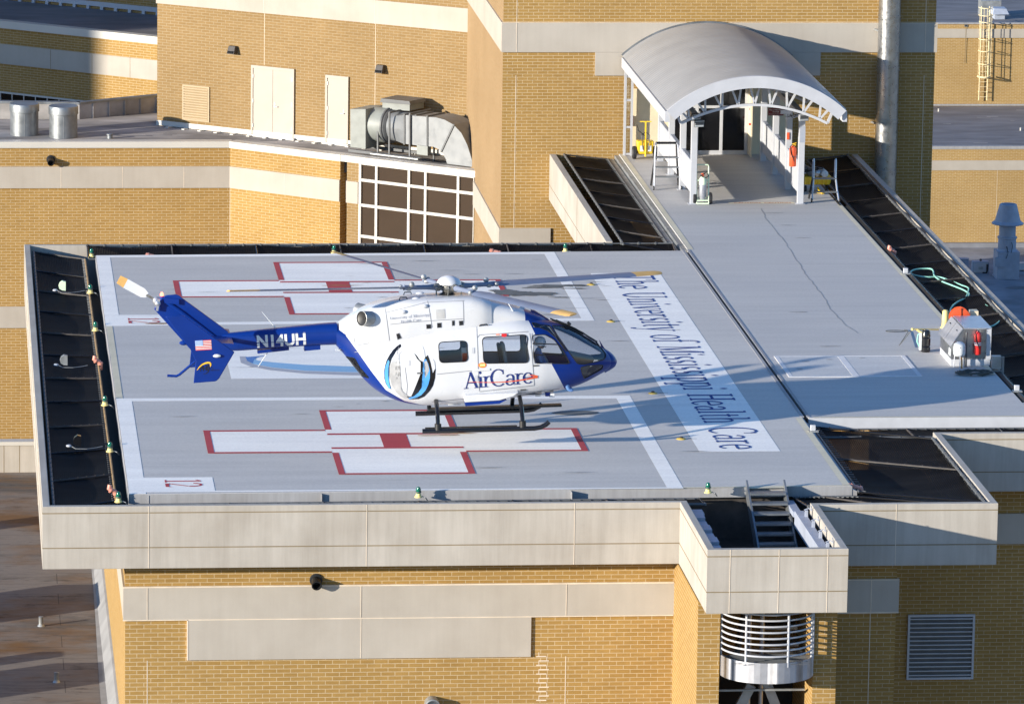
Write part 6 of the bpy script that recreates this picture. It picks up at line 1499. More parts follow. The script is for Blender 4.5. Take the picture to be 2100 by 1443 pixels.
wins = [('cabin_window', [(899, 701.5), (957, 698.5), (959.5, 741), (901.5, 743.6)], .10, 'cabin_glass'),
        ('door_window', [(988.6, 691.5), (1080.6, 685.7), (1084.3, 743.6), (992, 744.8)], .10, 'cabin_glass'),
        ('cockpit_window', [(1092, 687), (1117, 685.5), (1135.5, 695.5), (1153.8, 717), (1168, 743), (1164, 745.5), (1099, 744.5), (1094, 730)], .05, 'cabin_glass'),
        ('windscreen', [(1131.5, 667), (1156.5, 668), (1185, 682), (1212, 698), (1233, 713), (1243, 726.5), (1240, 736), (1221, 742), (1198, 746.8), (1184.8, 746), (1173, 730), (1156.5, 706.5), (1141.5, 685)], .05, 'screen_glass'),
        ('roof_window', [(1090, 661), (1128, 668), (1139, 685), (1156, 710), (1163, 721), (1158, 716), (1140, 692), (1123, 677.5), (1106.5, 671), (1096, 671)], .03, 'screen_glass'),
        ('chin_window', [(1190.6, 753), (1206, 749), (1237, 748), (1235, 756), (1221, 764), (1198, 776), (1193, 763)], .04, 'screen_glass'),
        ('tail_window', [(709, 732), (727, 733.5), (738, 753), (757.5, 775), (736, 773), (725.5, 759)], .05, 'cabin_glass')]
WP = []
for nm, px, r, m in wins:
    P = rounded([p2(hit(*q)) for q in px], r); cut_lines(P); WP.append(P)
# livery boundaries
bl1 = [(1062, 612), (1070, 629), (1081, 652), (1097, 684), (1097, 745), (1131, 746), (1158, 798), (1166, 815)]
bl2 = [(690, 640), (697, 656), (710, 689), (733, 720), (760, 759), (791, 799), (830, 822), (880, 833), (960, 836)]
B1 = [p2(hit(*q)) for q in bl1[1:-1]]; B1 = [B1[0] + V((-.1, .5))] + B1 + [B1[-1] + V((.3, -.55))]
B2 = [p2(hit(*q)) for q in bl2[1:-2]]; B2 = [B2[0] + V((-.25, .6))] + B2 + [p2(L(880, 833, .5)), p2(L(960, 838, .5))]
cut_lines(B1, False); cut_lines(B2, False)
poly1 = B1 + [V((20, B1[-1].y)), V((20, 20)), V((B1[0].x, 20))]
poly2 = B2 + [V((B2[-1].x, -20)), V((-20, -20)), V((-20, B2[0].y))]
mats = ['heli_white', 'heli_blue']
for f in bm.faces:
    c = f.calc_center_median(); f.material_index = 1 if (inside(poly1, c.x, c.z) or inside(poly2, c.x, c.z) or len(f.verts) > 30) else 0
# panes: the skin inside each outline becomes a window of its own
def pane(P, name, m):
    fs = [f for f in bm.faces if len(f.verts) < 30 and inside(P, f.calc_center_median().x, f.calc_center_median().z)]
    for side in (-1, 1):
        sf = [f for f in fs if f.calc_center_median().y * side > 0]
        if not sf: continue
        mp = {}; mb = MB(); faces = []
        for f in sf:
            ids = []
            for v in f.verts:
                if v not in mp: mp[v] = len(mb.v); mb.v.append(v.co - v.normal * .006)
                ids.append(mp[v])
            mb.f.append(ids); mb.m.append(0)
        o = hb_(mb, name, m, smooth=60)
        # rubber seal along the outline
        loop = []
        for q in P:
            h = BV.ray_cast(V((q.x, side * 3, q.y)), V((0, -side, 0)))[0]
            if h is not None: loop.append(h + V((0, side * .004, 0)))
        if len(loop) > 5:
            s = MB(); s.tube(loop, .011 if 'wind' not in name[-6:] or True else .01, 6, closed=True); hb_(s, 'seal', 'black', o)
    bmesh.ops.delete(bm, geom=fs, context='FACES')
bm.normal_update()
for (nm, px, r, m), P in zip(wins, WP): pane(P, nm, m)
me = D.meshes.new('fuselage'); bm.to_mesh(me); me.materials.append(M['heli_white']); me.materials.append(M['heli_blue'])
me.polygons.foreach_set('use_smooth', [True] * len(me.polygons)); me.set_sharp_from_angle(angle=math.radians(50))
fus = D.objects.new('fuselage', me); COL.objects.link(fus); fus.parent = heli; ROOT['fuselage'] = HI
# inner lining and cabin floor
bm.free()

# decals laid on a surface from the near side
def surf(x, z, bvh, off):
    h = bvh.ray_cast(V((x, -4, z)), V((0, 1, 0)))
    return (h[0] + V((0, -off, 0))) if h[0] is not None else None
def decal(polys, name, m, bvh=None, off=.006, parent=None, sub=.06):
    """polys: lists of (x, z) helicopter coordinates"""
    bvh = bvh or BV; b2 = bmesh.new()
    for k, P in enumerate(polys):
        vs = [b2.verts.new((p.x, off + .0003 * (k % 9), p.y)) for p in P]
        try: b2.faces.new(vs)
        except ValueError: pass
    bmesh.ops.triangulate(b2, faces=b2.faces)
    for it in range(5):
        le = [e for e in b2.edges if e.calc_length() > sub]
        if not le: break
        bmesh.ops.subdivide_edges(b2, edges=le, cuts=1, use_grid_fill=False); bmesh.ops.triangulate(b2, faces=[f for f in b2.faces if len(f.verts) > 3])
    for v in b2.verts:
        p = surf(v.co.x, v.co.z, bvh, v.co.y); v.co = p if p else V((v.co.x, -.3, v.co.z))
    mb = MB(); b2.verts.index_update()
    mb.v = [v.co.copy() for v in b2.verts]; mb.f = [[v.index for v in f.verts] for f in b2.faces]; mb.m = [0] * len(mb.f); b2.free()
    return hb_(mb, name, m, parent, smooth=60)
def dpx(L_, bvh=None): return [p2(hit(*q, bvh)) for q in L_]
def cr(L_): return [(660 + x * .30476, 540 + y * .30483) for x, y in L_]
def dtext(P, wd, px0, px1, pxt, name, m, bvh=None, off=.008, parent=None, shear=0):
    a, c, t = p2(hit(*px0, bvh)), p2(hit(*px1, bvh)), p2(hit(*pxt, bvh))
    ux = (c - a) / wd; d = ux.normalized(); uy = V((-d.y, d.x)); uy = uy * (t - a).dot(uy)
    return decal([[a + ux * p.x + uy * p.y for p in q] for q in P], name, m, bvh, off, parent)

# ------------------------------------------------------------------ engine cowling
cow_st = [(1118, 652, 668, .16, 2.2), (1105, 645, 672, .34, 2.4), (1080, 635.5, 674, .46, 2.7), (1050, 625.5, 676, .52, 3.0), (1020, 617.5, 678, .55, 3.0), (1000, 612.5, 680, .57, 3.2)]
cow2_st = [(1003, 611, 682, .585, 3.4), (985, 606, 684, .64, 3.8), (960, 603, 688, .66, 4.2), (920, 603.5, 694, .67, 4.4), (880, 604.5, 700, .67, 4.4), (840, 607, 706, .67, 4.2), (800, 613, 712, .65, 3.8), (765, 622, 712, .62, 3.4), (735, 635, 702, .56, 3.0), (712, 648, 694, .42, 2.6), (694, 660, 684, .26, 2.4)]
def shell(st, n, seg, name, m, cap=True):
    rows = loft(st, n, seg); mb = MB(); mb.grid(rows)
    if cap:
        mb.poly(rows[0][:-1]); mb.poly(rows[-1][:-1][::-1])
    return mb, rows
mb, rows = shell(cow_st, 26, 48, 'x', 'x')
cf = hb_(mb, 'roof_fairing', ['heli_white', 'heli_blue'], weld=True, smooth=50)
xb = L(1074, 640, .3).x
for p in cf.data.polygons:
    if p.center.x > xb + (1.6 - p.center.z) * -.0: p.material_index = 1
mb2, rows2 = shell(cow2_st, 50, 56, 'x', 'x')
cw_ = hb_(mb2, 'engine_cowling', 'heli_white', weld=True, smooth=50)
CB = BVHTree.FromPolygons([tuple(v) for v in mb2.v], [tuple(f) for f in mb2.f])
bmx = bmesh.new(); bmx.from_mesh(cw_.data); CB = BVHTree.FromBMesh(bmx); bmx.free()
# exhausts
for s in (-1, 1):
    p = L(752, 652, .5) if s < 0 else V((L(752, 652, .5).x, 0, L(752, 652, .5).z)); p.y = .57 * s
    ax = V((-.78, .62 * s, .10)).normalized()
    e = MB(); e.lathe(p - ax * .10, [(.165, 0), (.165, .20), (.17, .26), (.160, .263)], 26, ax, caps=False); o = hb_(e, 'exhaust_pipe', 'galv_dull')
    e = MB(); e.lathe(p - ax * .10, [(.160, .262), (.152, .24), (.10, .225), (.01, .22)], 24, ax, caps=False); hb_(e, 'exhaust_dark_cap', 'black', o)  # shallow black cap painting the dark inside of the pipe
# small fittings on the cowling
for q in cr([(545, 325), (690, 287)]):
    c = hit(*q, CB); e = MB(); e.ball(c + V((0, -.02, 0)), .075, 12, (1.1, .5, .62)); hb_(e, 'blister', 'heli_white')
for P in ([(704, 412), (732, 410), (733, 436), (706, 438)], [(777, 402), (802, 400), (803, 429), (778, 431)], [(877, 386), (892, 385), (892, 415), (878, 417)], [(924, 388), (949, 386), (950, 413), (926, 416)], [(502, 476), (520, 470), (533, 500), (510, 510)]):
    o = decal([dpx(cr([(x + (x - P[0][0]) * .3 - 3, y + (y - P[0][1]) * .2 - 2) for x, y in P]), CB)], 'vent_frame', 'panel_line', CB, .005)
    decal([dpx(cr(P), CB)], 'vent_opening', 'black', CB, .009, o)
decal([dpx(cr([(768, 312), (828, 306), (830, 370), (772, 376)]), CB)], 'intake_screen', 'heli_silver', CB, .006)
def pline(L_, name, w_=.006, m='panel_line', bvh=None, off=.005):
    P = dpx(L_, bvh); qs = []
    for i in range(len(P) - 1):
        d = (P[i + 1] - P[i])
        if d.length < 1e-4: continue
        n_ = V((-d.y, d.x)).normalized() * w_; qs.append([P[i] - n_, P[i + 1] - n_, P[i + 1] + n_, P[i] + n_])
    return decal(qs, name, m, bvh, off)
pline(cr([(460, 410), (600, 395), (745, 385), (950, 372)]), 'panel_seam', bvh=CB); pline(cr([(430, 330), (700, 262), (960, 250)]), 'panel_seam', .004, bvh=CB); pline(cr([(220, 420), (345, 415), (450, 412)]), 'panel_seam', .008, bvh=None); pline(cr([(708, 240), (742, 430)]), 'panel_seam', bvh=CB); pline(cr([(425, 300), (455, 520)]), 'panel_seam', bvh=CB); pline(cr([(950, 250), (955, 400)]), 'panel_seam', bvh=CB)
for s in (-.35, .35):
    for px in ((845, 607), (838, 606)):
        pass
for k, (x, off_) in enumerate(((827, .35), (836, -.35))):
    c = L(x, 606, off_); z = CB.ray_cast(V((c.x, -off_ * 1.0 * (1 if k == 0 else 1), 5)), V((0, 0, -1)))[0]
    if z is not None:
        e = MB(); e.tube([z + V((-.09, 0, -.01)), z + V((-.07, 0, .05)), z + V((.07, 0, .05)), z + V((.09, 0, -.01))], .013, 6); hb_(e, 'grab_handle', 'black')
        e = MB(); e.ball(z + V((.28, 0, .0)), .09, 12, (1.2, .8, .6)); hb_(e, 'roof_blister', 'heli_white')
WT = 1.3; P, wd = serif('University of Mississippi', .03); dtext(P, wd, cr([(458, 378)])[0], cr([(733, 352)])[0], cr([(457, 360)])[0], 'lettering', 'heli_text_grey', CB, .007, cw_)
P, wd = serif('Health Care', .03); WT = 1.0; dtext(P, wd, cr([(532, 402)])[0], cr([(667, 388)])[0], cr([(531, 383)])[0], 'lettering', 'heli_text_grey', CB, .007, cw_)

# ------------------------------------------------------------------ livery on the cabin side
swirl = [('swirl_black', 'black_gloss', [[(530, 541), (505, 556), (480, 580), (455, 615), (436, 650), (424, 690), (418, 725), (420, 775), (430, 810), (450, 840), (468, 846), (455, 800), (450, 750), (455, 690), (470, 640), (500, 590), (535, 558)],
            [(618, 596), (640, 610), (668, 645), (685, 655), (702, 648), (712, 615), (722, 640), (735, 680), (745, 738), (766, 708), (762, 770), (748, 822), (728, 855), (690, 895), (650, 912), (590, 914), (568, 893), (620, 896), (660, 868), (690, 820), (705, 770), (706, 720), (690, 680), (665, 665), (640, 640)]]),
         ('swirl_blue', 'heli_sky', [[(446, 648), (428, 690), (421, 730), (425, 780), (436, 815), (450, 838), (462, 842), (452, 800), (447, 750), (448, 700), (455, 660)],
            [(682, 655), (700, 640), (716, 675), (727, 720), (727, 770), (716, 815), (698, 852), (668, 885), (635, 902), (590, 913), (580, 905), (620, 892), (650, 868), (675, 830), (690, 785), (697, 735), (693, 690)]]),
         ('swirl_silver', 'heli_silver', [[(546, 588), (520, 612), (503, 640), (494, 680), (492, 725), (500, 775), (515, 820), (535, 855), (560, 885), (585, 908), (560, 908), (525, 890), (490, 855), (468, 815), (458, 770), (456, 720), (462, 680), (480, 640), (510, 605)],
            [(690, 660), (706, 655), (720, 700), (722, 720), (708, 750), (694, 770), (700, 735), (697, 695)]]),
         ('swirl_white', 'heli_white', [[(620, 600), (640, 620), (660, 650), (684, 662), (694, 630), (690, 590), (680, 560), (660, 545), (635, 545), (612, 560), (600, 580)],
            [(735, 680), (748, 730), (763, 705), (758, 660), (745, 640)]])]
sw = None
for k, (nm, m, L_) in enumerate(swirl): decal([dpx(cr(q)) for q in L_], nm, m, None, .005 + .0015 * k)
P, wd = serif('AirCare', -.05); lt = dtext(P, wd, cr([(958, 844)])[0], cr([(1424, 803)])[0], cr([(955, 732)])[0], 'lettering', 'heli_navy', None, .007)
sq = cr([(985, 796), (1060, 799), (1140, 800), (1220, 797), (1300, 790), (1380, 778), (1425, 768), (1452, 762), (1425, 753), (1385, 752)]); P = dpx(sq); wv = [.004, .006, .008, .010, .012, .014, .020, .026, .016, .003]
qs = []
for i in range(len(P) - 1):
    d = (P[i + 1] - P[i]); n_ = V((-d.y, d.x)).normalized(); qs.append([P[i] - n_ * wv[i], P[i + 1] - n_ * wv[i + 1], P[i + 1] + n_ * wv[i + 1], P[i] + n_ * wv[i]])
decal(qs, 'red_swoosh', 'red_orange', None, .010)
for L_ in ([(1040, 405), (1044, 480), (1052, 700), (1060, 858)], [(1400, 470), (1420, 690), (1430, 820), (1062, 862)], [(775, 745), (1000, 722), (1130, 715)], [(500, 520), (690, 458), (1040, 408)], [(1045, 500), (1062, 480), (1390, 458)], [(740, 930), (1000, 905), (1330, 872), (1600, 842)], [(220, 596), (360, 590), (430, 620)]):
    pline(cr(L_), 'panel_seam', .007)
for L_ in ([(345, 418), (352, 530), (222, 552), (215, 425)], [(455, 520), (450, 420)], [(1415, 470), (1406, 560), (1432, 672), (1550, 672)], [(520, 540), (500, 640), (505, 760), (545, 860), (600, 910)], [(560, 700), (575, 820), (570, 880)]):
    pline(cr(L_), 'panel_seam', .006)
decal([dpx(cr([(1010, 712), (1130, 704), (1130, 718), (1012, 726)]))], 'door_rail', 'heli_white', None, .02)
e = MB()
for x, y, r_ in ((1080, 684, .085),):
    pass
c = dpx(cr([(1080, 684)]))[0]; decal([[c + V((.09 * math.cos(a), .058 * math.sin(a))) for a in [2 * math.pi * k / 18 for k in range(18)]]], 'orange_sticker', 'orange', None, .008)
decal([dpx(cr([(1062, 676), (1098, 674), (1099, 690), (1063, 692)]))], 'sticker_mark', 'yellow_pale', None, .012)
decal([dpx(cr([(1207, 472), (1243, 470), (1243, 488), (1232, 494), (1210, 492)]))], 'red_lamp', 'red', None, .03)
decal([dpx(cr([(1172, 472), (1196, 471), (1196, 483), (1172, 484)]))], 'placard', 'pink_pipe', None, .006)
for q in ((1018, 585), (583, 670), (1040, 770)): decal([dpx(cr([(q[0] - 9, q[1] - 18), (q[0] + 9, q[1] - 20), (q[0] + 9, q[1] + 18), (q[0] - 9, q[1] + 20)]))], 'latch', 'frame_white', None, .009)
for q in ((660, 737), (1440, 687), (1356, 850)): decal([dpx(cr([(q[0] - 20, q[1] - 4), (q[0] + 20, q[1] - 6), (q[0] + 20, q[1] + 4), (q[0] - 20, q[1] + 6)]))], 'handle', 'grey_dark', None, .012)
c = hit(*cr([(1088, 420)])[0]); e = MB(); e.tube([c + V((-.09, 0, 0)), c + V((-.07, -.05, .03)), c + V((.07, -.05, .04)), c + V((.09, 0, .01))], .014, 6); hb_(e, 'grab_handle', 'black')
c = hit(*cr([(735, 452)])[0]); e = MB(); e.bar(c + V((-.13, -.03, 0)), c + V((.13, -.03, .03)), .025); hb_(e, 'door_track', 'heli_white')
P, ww, hh = sans('CARE', .02); dtext(P, ww, cr([(88, 587)])[0], cr([(131, 592)])[0], cr([(88, 570)])[0], 'lettering', 'cyl_white')

# ------------------------------------------------------------------ tail boom, fins, tail rotor
boom_st = [(690, 661, 708, .29, 2.8), (660, 663, 708.5, .27, 3), (600, 669, 712, .235, 3), (540, 675, 716, .20, 3), (480, 681, 720, .165, 3), (455, 684, 716, .10, 2.6)]
rows = loft(boom_st, 30, 36); mb = MB(); mb.grid(rows); mb.poly(rows[0][:-1]); mb.poly(rows[-1][:-1][::-1]); bo = hb_(mb, 'tail_boom', 'heli_blue', weld=True, smooth=50)
bmx = bmesh.new(); bmx.from_mesh(bo.data); TB = BVHTree.FromBMesh(bmx); bmx.free()
P, ww, hh = sans('N14UH', .035); dtext([[V((p.x / ww, p.y / hh)) for p in q] for q in P], 1, (220 + 1292 / 4.2, 540 + 727 / 4.2), (220 + 1712 / 4.2, 540 + 700 / 4.2), (220 + 1286 / 4.2, 540 + 618 / 4.2), 'registration', 'cyl_white', TB, .006, bo)
for py0, py1 in ((688, 680), (704, 697)): pline([(495, py0), (682, py1)], 'boom_strake', .006, 'heli_blue', TB, .012)
mb = MB(); ps = [(497, 716), (519, 716), (520, 720), (571, 717), (571, 721), (497, 722)]
mb.obox(L(560, 717, .0), (.35, 0, .03), (0, .10, 0), (0, 0, .035)); mb.obox(L(640, 711, .0), (.18, 0, .012), (0, .12, 0), (0, 0, .06)); hb_(mb, 'belly_fairing', 'heli_blue', bo)
def finmesh(pxs, off0, off1, name, m, parent=None, bevel=.012):
    a = [L(x, y, off0) for x, y in pxs]; a = [V((p.x, -off0, p.z)) for p in a]; c = [V((p.x, -off1, p.z)) for p in a]; n = len(a)
    mb = MB(); mb.add(a + c, [tuple(range(n)), tuple(reversed(range(n, 2 * n)))] + [((i + 1) % n, i, n + i, n + (i + 1) % n) for i in range(n)]); return hb_(mb, name, m, parent, bevel=bevel, weld=True)
finmesh([(316, 634), (322, 622), (334, 610), (341, 606), (362, 604), (369, 607), (372, 610), (468, 680), (472, 700), (448, 706), (420, 716), (391, 717)], .05, -.05, 'vertical_fin', 'heli_blue')
FO = 1.18
ep1 = finmesh([(339.5, 649.5), (372, 646.5), (378, 648), (427, 683), (481, 722), (449.5, 776), (444, 781), (440, 782), (397, 785.5), (401.5, 741), (391, 717)], FO, FO - .04, 'end_plate', 'heli_blue')
a = [L(x, y, FO) for x, y in [(339.5, 649.5), (372, 646.5), (378, 648), (427, 683), (481, 722), (449.5, 776), (444, 781), (440, 782), (397, 785.5), (401.5, 741), (391, 717)]]
mb = MB(); n = len(a); mb.add([V((p.x, FO, p.z)) for p in a] + [V((p.x, FO - .04, p.z)) for p in a], [tuple(range(n)), tuple(reversed(range(n, 2 * n)))] + [((i + 1) % n, i, n + i, n + (i + 1) % n) for i in range(n)]); hb_(mb, 'end_plate', 'heli_blue', weld=True, bevel=.01)
s0_, s1_ = L(425, 703, FO), L(470, 708, FO); mb = MB(); mb.hexa([V((s0_.x, -FO + .01, s0_.z - .02)), V((s1_.x + .1, -FO + .01, s1_.z - .04)), V((s1_.x + .1, FO - .01, s1_.z - .04)), V((s0_.x, FO - .01, s0_.z - .02))], [V((s0_.x, -FO + .01, s0_.z + .02)), V((s1_.x + .1, -FO + .01, s1_.z + .03)), V((s1_.x + .1, FO - .01, s1_.z + .03)), V((s0_.x, FO - .01, s0_.z + .02))]); hb_(mb, 'stabiliser', 'heli_blue')
# flag and logo on the near end plate
yF_ = -FO - .003
def fp(x, y, d=0): p = L(220 + x / 4.2, 540 + y / 4.2, FO); return V((p.x, yF_ - d, p.z))
c00, c10, c11, c01 = fp(762, 750), fp(900, 742), fp(894, 657), fp(755, 665)
def fq(u, v_): return c00.lerp(c10, u).lerp(c01.lerp(c11, u), v_)
mb = MB(); mb.quad(fq(0, 0), fq(1, 0), fq(1, 1), fq(0, 1)); fl = hb_(mb, 'flag', 'cyl_white', ep1)
mb = MB()
for k in range(7): mb.quad(*[fq(u, v_) - V((0, .002, 0)) for u, v_ in ((0, (2 * k) / 13), (1, (2 * k) / 13), (1, (2 * k + 1) / 13), (0, (2 * k + 1) / 13))])
hb_(mb, 'red_stripes', 'red', fl)
mb = MB(); mb.quad(*[fq(u, v_) - V((0, .004, 0)) for u, v_ in ((0, 6 / 13), (.48, 6 / 13), (.48, 1), (0, 1))]); hb_(mb, 'blue_canton', 'flag_blue', fl)
mb = MB()
for i in range(6):
    for j in range(5): p = fq(.04 + .075 * i, .5 + .1 * j) - V((0, .006, 0)); mb.quad(p + V((-.006, 0, -.006)), p + V((.006, 0, -.006)), p + V((.006, 0, .006)), p + V((-.006, 0, .006)))
hb_(mb, 'stars', 'cyl_white', fl)
mb = MB(); P, ww, hh = sans('PHI', .03); o = fp(800, 928); r_ = fp(865, 922) - o; flat_text(mb, P, o, r_ / ww, V((0, 0, 1)) * ((fp(800, 885) - o).z / hh), (0, -1, 0)); hb_(mb, 'lettering', 'black', ep1)
mb = MB()
for txt, y0 in (('AIR', 907), ('MEDICAL', 924)):
    P, ww, hh = sans(txt, .01); o = fp(890, y0); r_ = fp(890 + (27 if txt == 'AIR' else 78), y0 - 2) - o; flat_text(mb, P, o, r_ / ww, V((0, 0, 1)) * ((fp(890, y0 - 9) - o).z / hh), (0, -1, 0))
hb_(mb, 'lettering', 'black', ep1)
def arcstrip(pts, ws, m, name, d=.004):
    mb = MB(); P = [fp(x, y, d) for x, y in pts]
    for i in range(len(P) - 1):
        t = P[i + 1] - P[i]; n_ = V((-t.z, 0, t.x)).normalized(); mb.quad(P[i] - n_ * ws[i], P[i + 1] - n_ * ws[i + 1], P[i + 1] + n_ * ws[i + 1], P[i] + n_ * ws[i])
    hb_(mb, name, m, ep1)
arcstrip([(772, 920), (790, 895), (815, 872), (845, 858), (870, 853), (888, 858), (890, 880), (886, 890)], [.004, .01, .014, .018, .02, .018, .012, .004], 'logo_yellow', 'logo_arc', .006)
arcstrip([(797, 880), (815, 862), (845, 856), (868, 870), (878, 900), (870, 930), (850, 948), (825, 950)], [.003, .006, .008, .01, .012, .01, .006, .003], 'black', 'logo_ring')
c = L(445, 729.5, FO + .03); e = MB(); e.ball(V((c.x, -FO - .03, c.z)), .05, 10, (1.8, .8, .8)); hb_(e, 'position_lamp', 'cyl_white', ep1)
e = MB(); e.tube([L(400, 741, .0), L(368, 768, .0), L(362, 771, 0), L(343, 770, 0)], .03, 8); hb_(e, 'tail_skid', 'heli_blue')
c = L(377, 703, .05); e = MB(); e.ball(c, .07, 10, (1.5, .8, .8)); hb_(e, 'fin_lamp', 'heli_blue')
e = MB(); e.obox(L(352, 616, .0), (.16, 0, -.02), (0, .12, 0), (0, 0, .06)); e.tube([L(336, 615, .05), L(372, 640, .06), L(440, 690, .06)], [.05, .045, .03], 8); hb_(e, 'gearbox_fairing', 'heli_blue')
hx, hz2 = L(323, 621, 0).x, L(323, 621, 0).z
e = MB(); e.tube([V((hx, -.10, hz2)), V((hx, .38, hz2))], .06, 12); e.ball(V((hx, .34, hz2)), .10, 12); e.ball(V((hx, -.1, hz2)), .075, 10); e.bar(V((hx - .02, -.12, hz2 - .16)), V((hx + .03, -.12, hz2 + .1)), .05); trb = hb_(e, 'tail_rotor_hub', 'alu')
tdir = (L(248, 577, -.34) - V((hx, .34, hz2))); tdir.y = 0; tl = .98; tdir.normalize(); tn = V((-tdir.z, 0, tdir.x))
for s in (-1, 1):
    o = V((hx, .34, hz2)); e = MB()
    def tp(r_, w_, y): return o + tdir * s * r_ + tn * w_ * s + V((0, y, 0))
    e.hexa([tp(.25, -.06, .01), tp(.36, -.11, .012), tp(.80, -.12, .01), tp(.80, .10, -.01), tp(.36, .10, -.012), tp(.25, .05, -.01)], [tp(.25, -.06, .03), tp(.36, -.11, .035), tp(.80, -.12, .03), tp(.80, .10, .01), tp(.36, .10, .015), tp(.25, .05, .01)]); bl_ = hb_(e, 'tail_rotor_blade', 'cyl_white', weld=True)
    e = MB(); e.hexa([tp(.80, -.12, .01), tp(tl, -.11, .01), tp(tl, .08, -.01), tp(.80, .10, -.01)], [tp(.80, -.12, .03), tp(tl, -.11, .03), tp(tl, .08, .01), tp(.80, .10, .01)]); hb_(e, 'blade_tip', 'blade_tip', bl_)
    e = MB(); e.bar(tp(.08, 0, .02), tp(.27, 0, .02), .05); hb_(e, 'blade_root', 'hub_metal', bl_)
c = L(332, 605, 0); e = MB(); e.cyl(c + V((0, 0, -.12)), c + V((0, 0, -.02)), .045, n=10); o = hb_(e, 'beacon_base', 'heli_blue'); e = MB(); e.lathe(c + V((0, 0, -.02)), [(.035, 0), (.04, .04), (.02, .08), (.003, .09)], 12); hb_(e, 'beacon_lamp', 'beacon_red', o)
for (x0, y0, x1, y1) in ((565, 672, 537, 639), (552, 718, 529, 752)):
    e = MB(); e.tube([L(x0, y0, 0), L(x1, y1, 0)], [.012, .006], 6); hb_(e, 'whip_aerial', 'cyl_white')

# ------------------------------------------------------------------ main rotor
hub = L(921, 577, 0); hub.y = 0
mast0 = L(917, 604, 0); mast0.y = 0
tilt = math.radians(4.0); rN = V((math.sin(tilt) * .6, 0, math.cos(tilt))); rX = V((math.cos(tilt), 0, -math.sin(tilt) * .6)).normalized(); rY = V((0, 1, 0))
e = MB(); e.lathe(mast0 + V((0, 0, -.05)), [(.21, 0), (.20, .05), (.13, .09), (.10, .12), (.085, .30)], 24, rN); ms = hb_(e, 'mast', 'black'); 
e = MB(); e.lathe(mast0, [(.15, .12), (.17, .14), (.17, .18), (.12, .20)], 20, rN); hb_(e, 'swashplate', 'hub_metal', ms)
e = MB(); e.lathe(hub + rN * -.03, [(.28, -.03), (.275, .01), (.24, .07), (.18, .12), (.10, .155), (.02, .17)], 32, rN); hb_(e, 'hub_cap', 'heli_white')
e = MB(); e.lathe(hub + rN * -.16, [(.06, -.14), (.18, -.03), (.21, .02), (.21, .07), (.26, .09)], 24, rN); hbb = hb_(e, 'rotor_hub', 'hub_metal')
az0 = math.radians(24)
for k in range(4):
    a = az0 + k * math.pi / 2; d = rX * math.cos(a) + rY * math.sin(a); t_ = rN.cross(d).normalized(); o = hub - rN * .12
    cone = math.radians(1.2 if k in (0, 2) else 1.0)
    def bp(r_, w_, h_, tw=0): 
        cw2, sw2 = math.cos(tw), math.sin(tw); return o + d * r_ + rN * (math.sin(cone) * r_ + w_ * sw2 + h_) + t_ * w_ * cw2
    e = MB(); e.tube([bp(.12, 0, 0), bp(.30, 0, 0), bp(.55, 0, 0), bp(.9, 0, 0), bp(1.15, 0, 0)], [.07, .075, .055, .05, .06], 12); bl_ = hb_(e, 'rotor_blade', 'blade_grey')
    prof = [(-.16, 0), (-.10, .022), (.0, .024), (.10, .012), (.16, 0), (.06, -.010), (-.08, -.012)]
    rows = []
    for (r_, sc, tw) in ((1.0, .35, .26), (1.25, .85, .26), (1.5, 1, .25), (2.5, 1, .23), (3.6, 1, .21), (4.78, 1, .19)):
        rows.append([bp(r_, x * sc, z, tw) for x, z in prof] + [bp(r_, prof[0][0] * sc, prof[0][1], tw)])
    e = MB(); e.grid(rows); hb_(e, 'blade', 'blade_grey', bl_, smooth=60, weld=True)
    rows = []
    for (r_, sc, tw) in ((4.78, 1, .19), (5.2, 1, .18), (5.42, .9, .18), (5.5, .6, .18)):
        rows.append([bp(r_, x * sc, z, tw) for x, z in prof] + [bp(r_, prof[0][0] * sc, prof[0][1], tw)])
    e = MB(); e.grid(rows); e.poly(rows[-1][:-1]); hb_(e, 'blade_tip', 'blade_tip', bl_, weld=True)
    e = MB(); e.ball(bp(1.0, .10, .08), .065, 10); e.ball(bp(1.16, -.10, .0), .055, 10); e.ball(bp(1.02, .0, -.02), .075, 10, (1, 1, .8)); hb_(e, 'vibration_damper', 'galv_dull', bl_)
    e = MB(); e.tube([bp(.24, -.14, -.02), bp(.22, -.17, -.34)], .016, 6); e.ball(bp(.24, -.14, 0), .04, 8); e.ball(bp(.35, .0, .03), .06, 8); e.lathe(bp(.27, 0, 0), [(.085, -.03), (.095, 0), (.085, .06)], 14, d); hb_(e, 'pitch_link', 'hub_metal', hbb)
    e = MB(); e.bar(bp(.30, -.02, .07), bp(.42, .06, .03), .03); e.bar(bp(.2, .1, -.02), bp(.4, .12, .0), .035); e.tube([bp(.3, .1, .03), bp(.38, .12, .07), bp(.46, .08, .04)], .012, 6); hb_(e, 'hub_linkage', 'hub_metal', hbb)
e = MB()
for k in range(4):
    a = az0 + .6 + k * math.pi / 2; e.bar(mast0 + V((.12 * math.cos(a), .12 * math.sin(a), .1)), hub - rN * .2 + V((.14 * math.cos(a + .3), .14 * math.sin(a + .3), 0)), .025)
hb_(e, 'control_rod', 'logo_yellow' if False else 'galv', hbb)

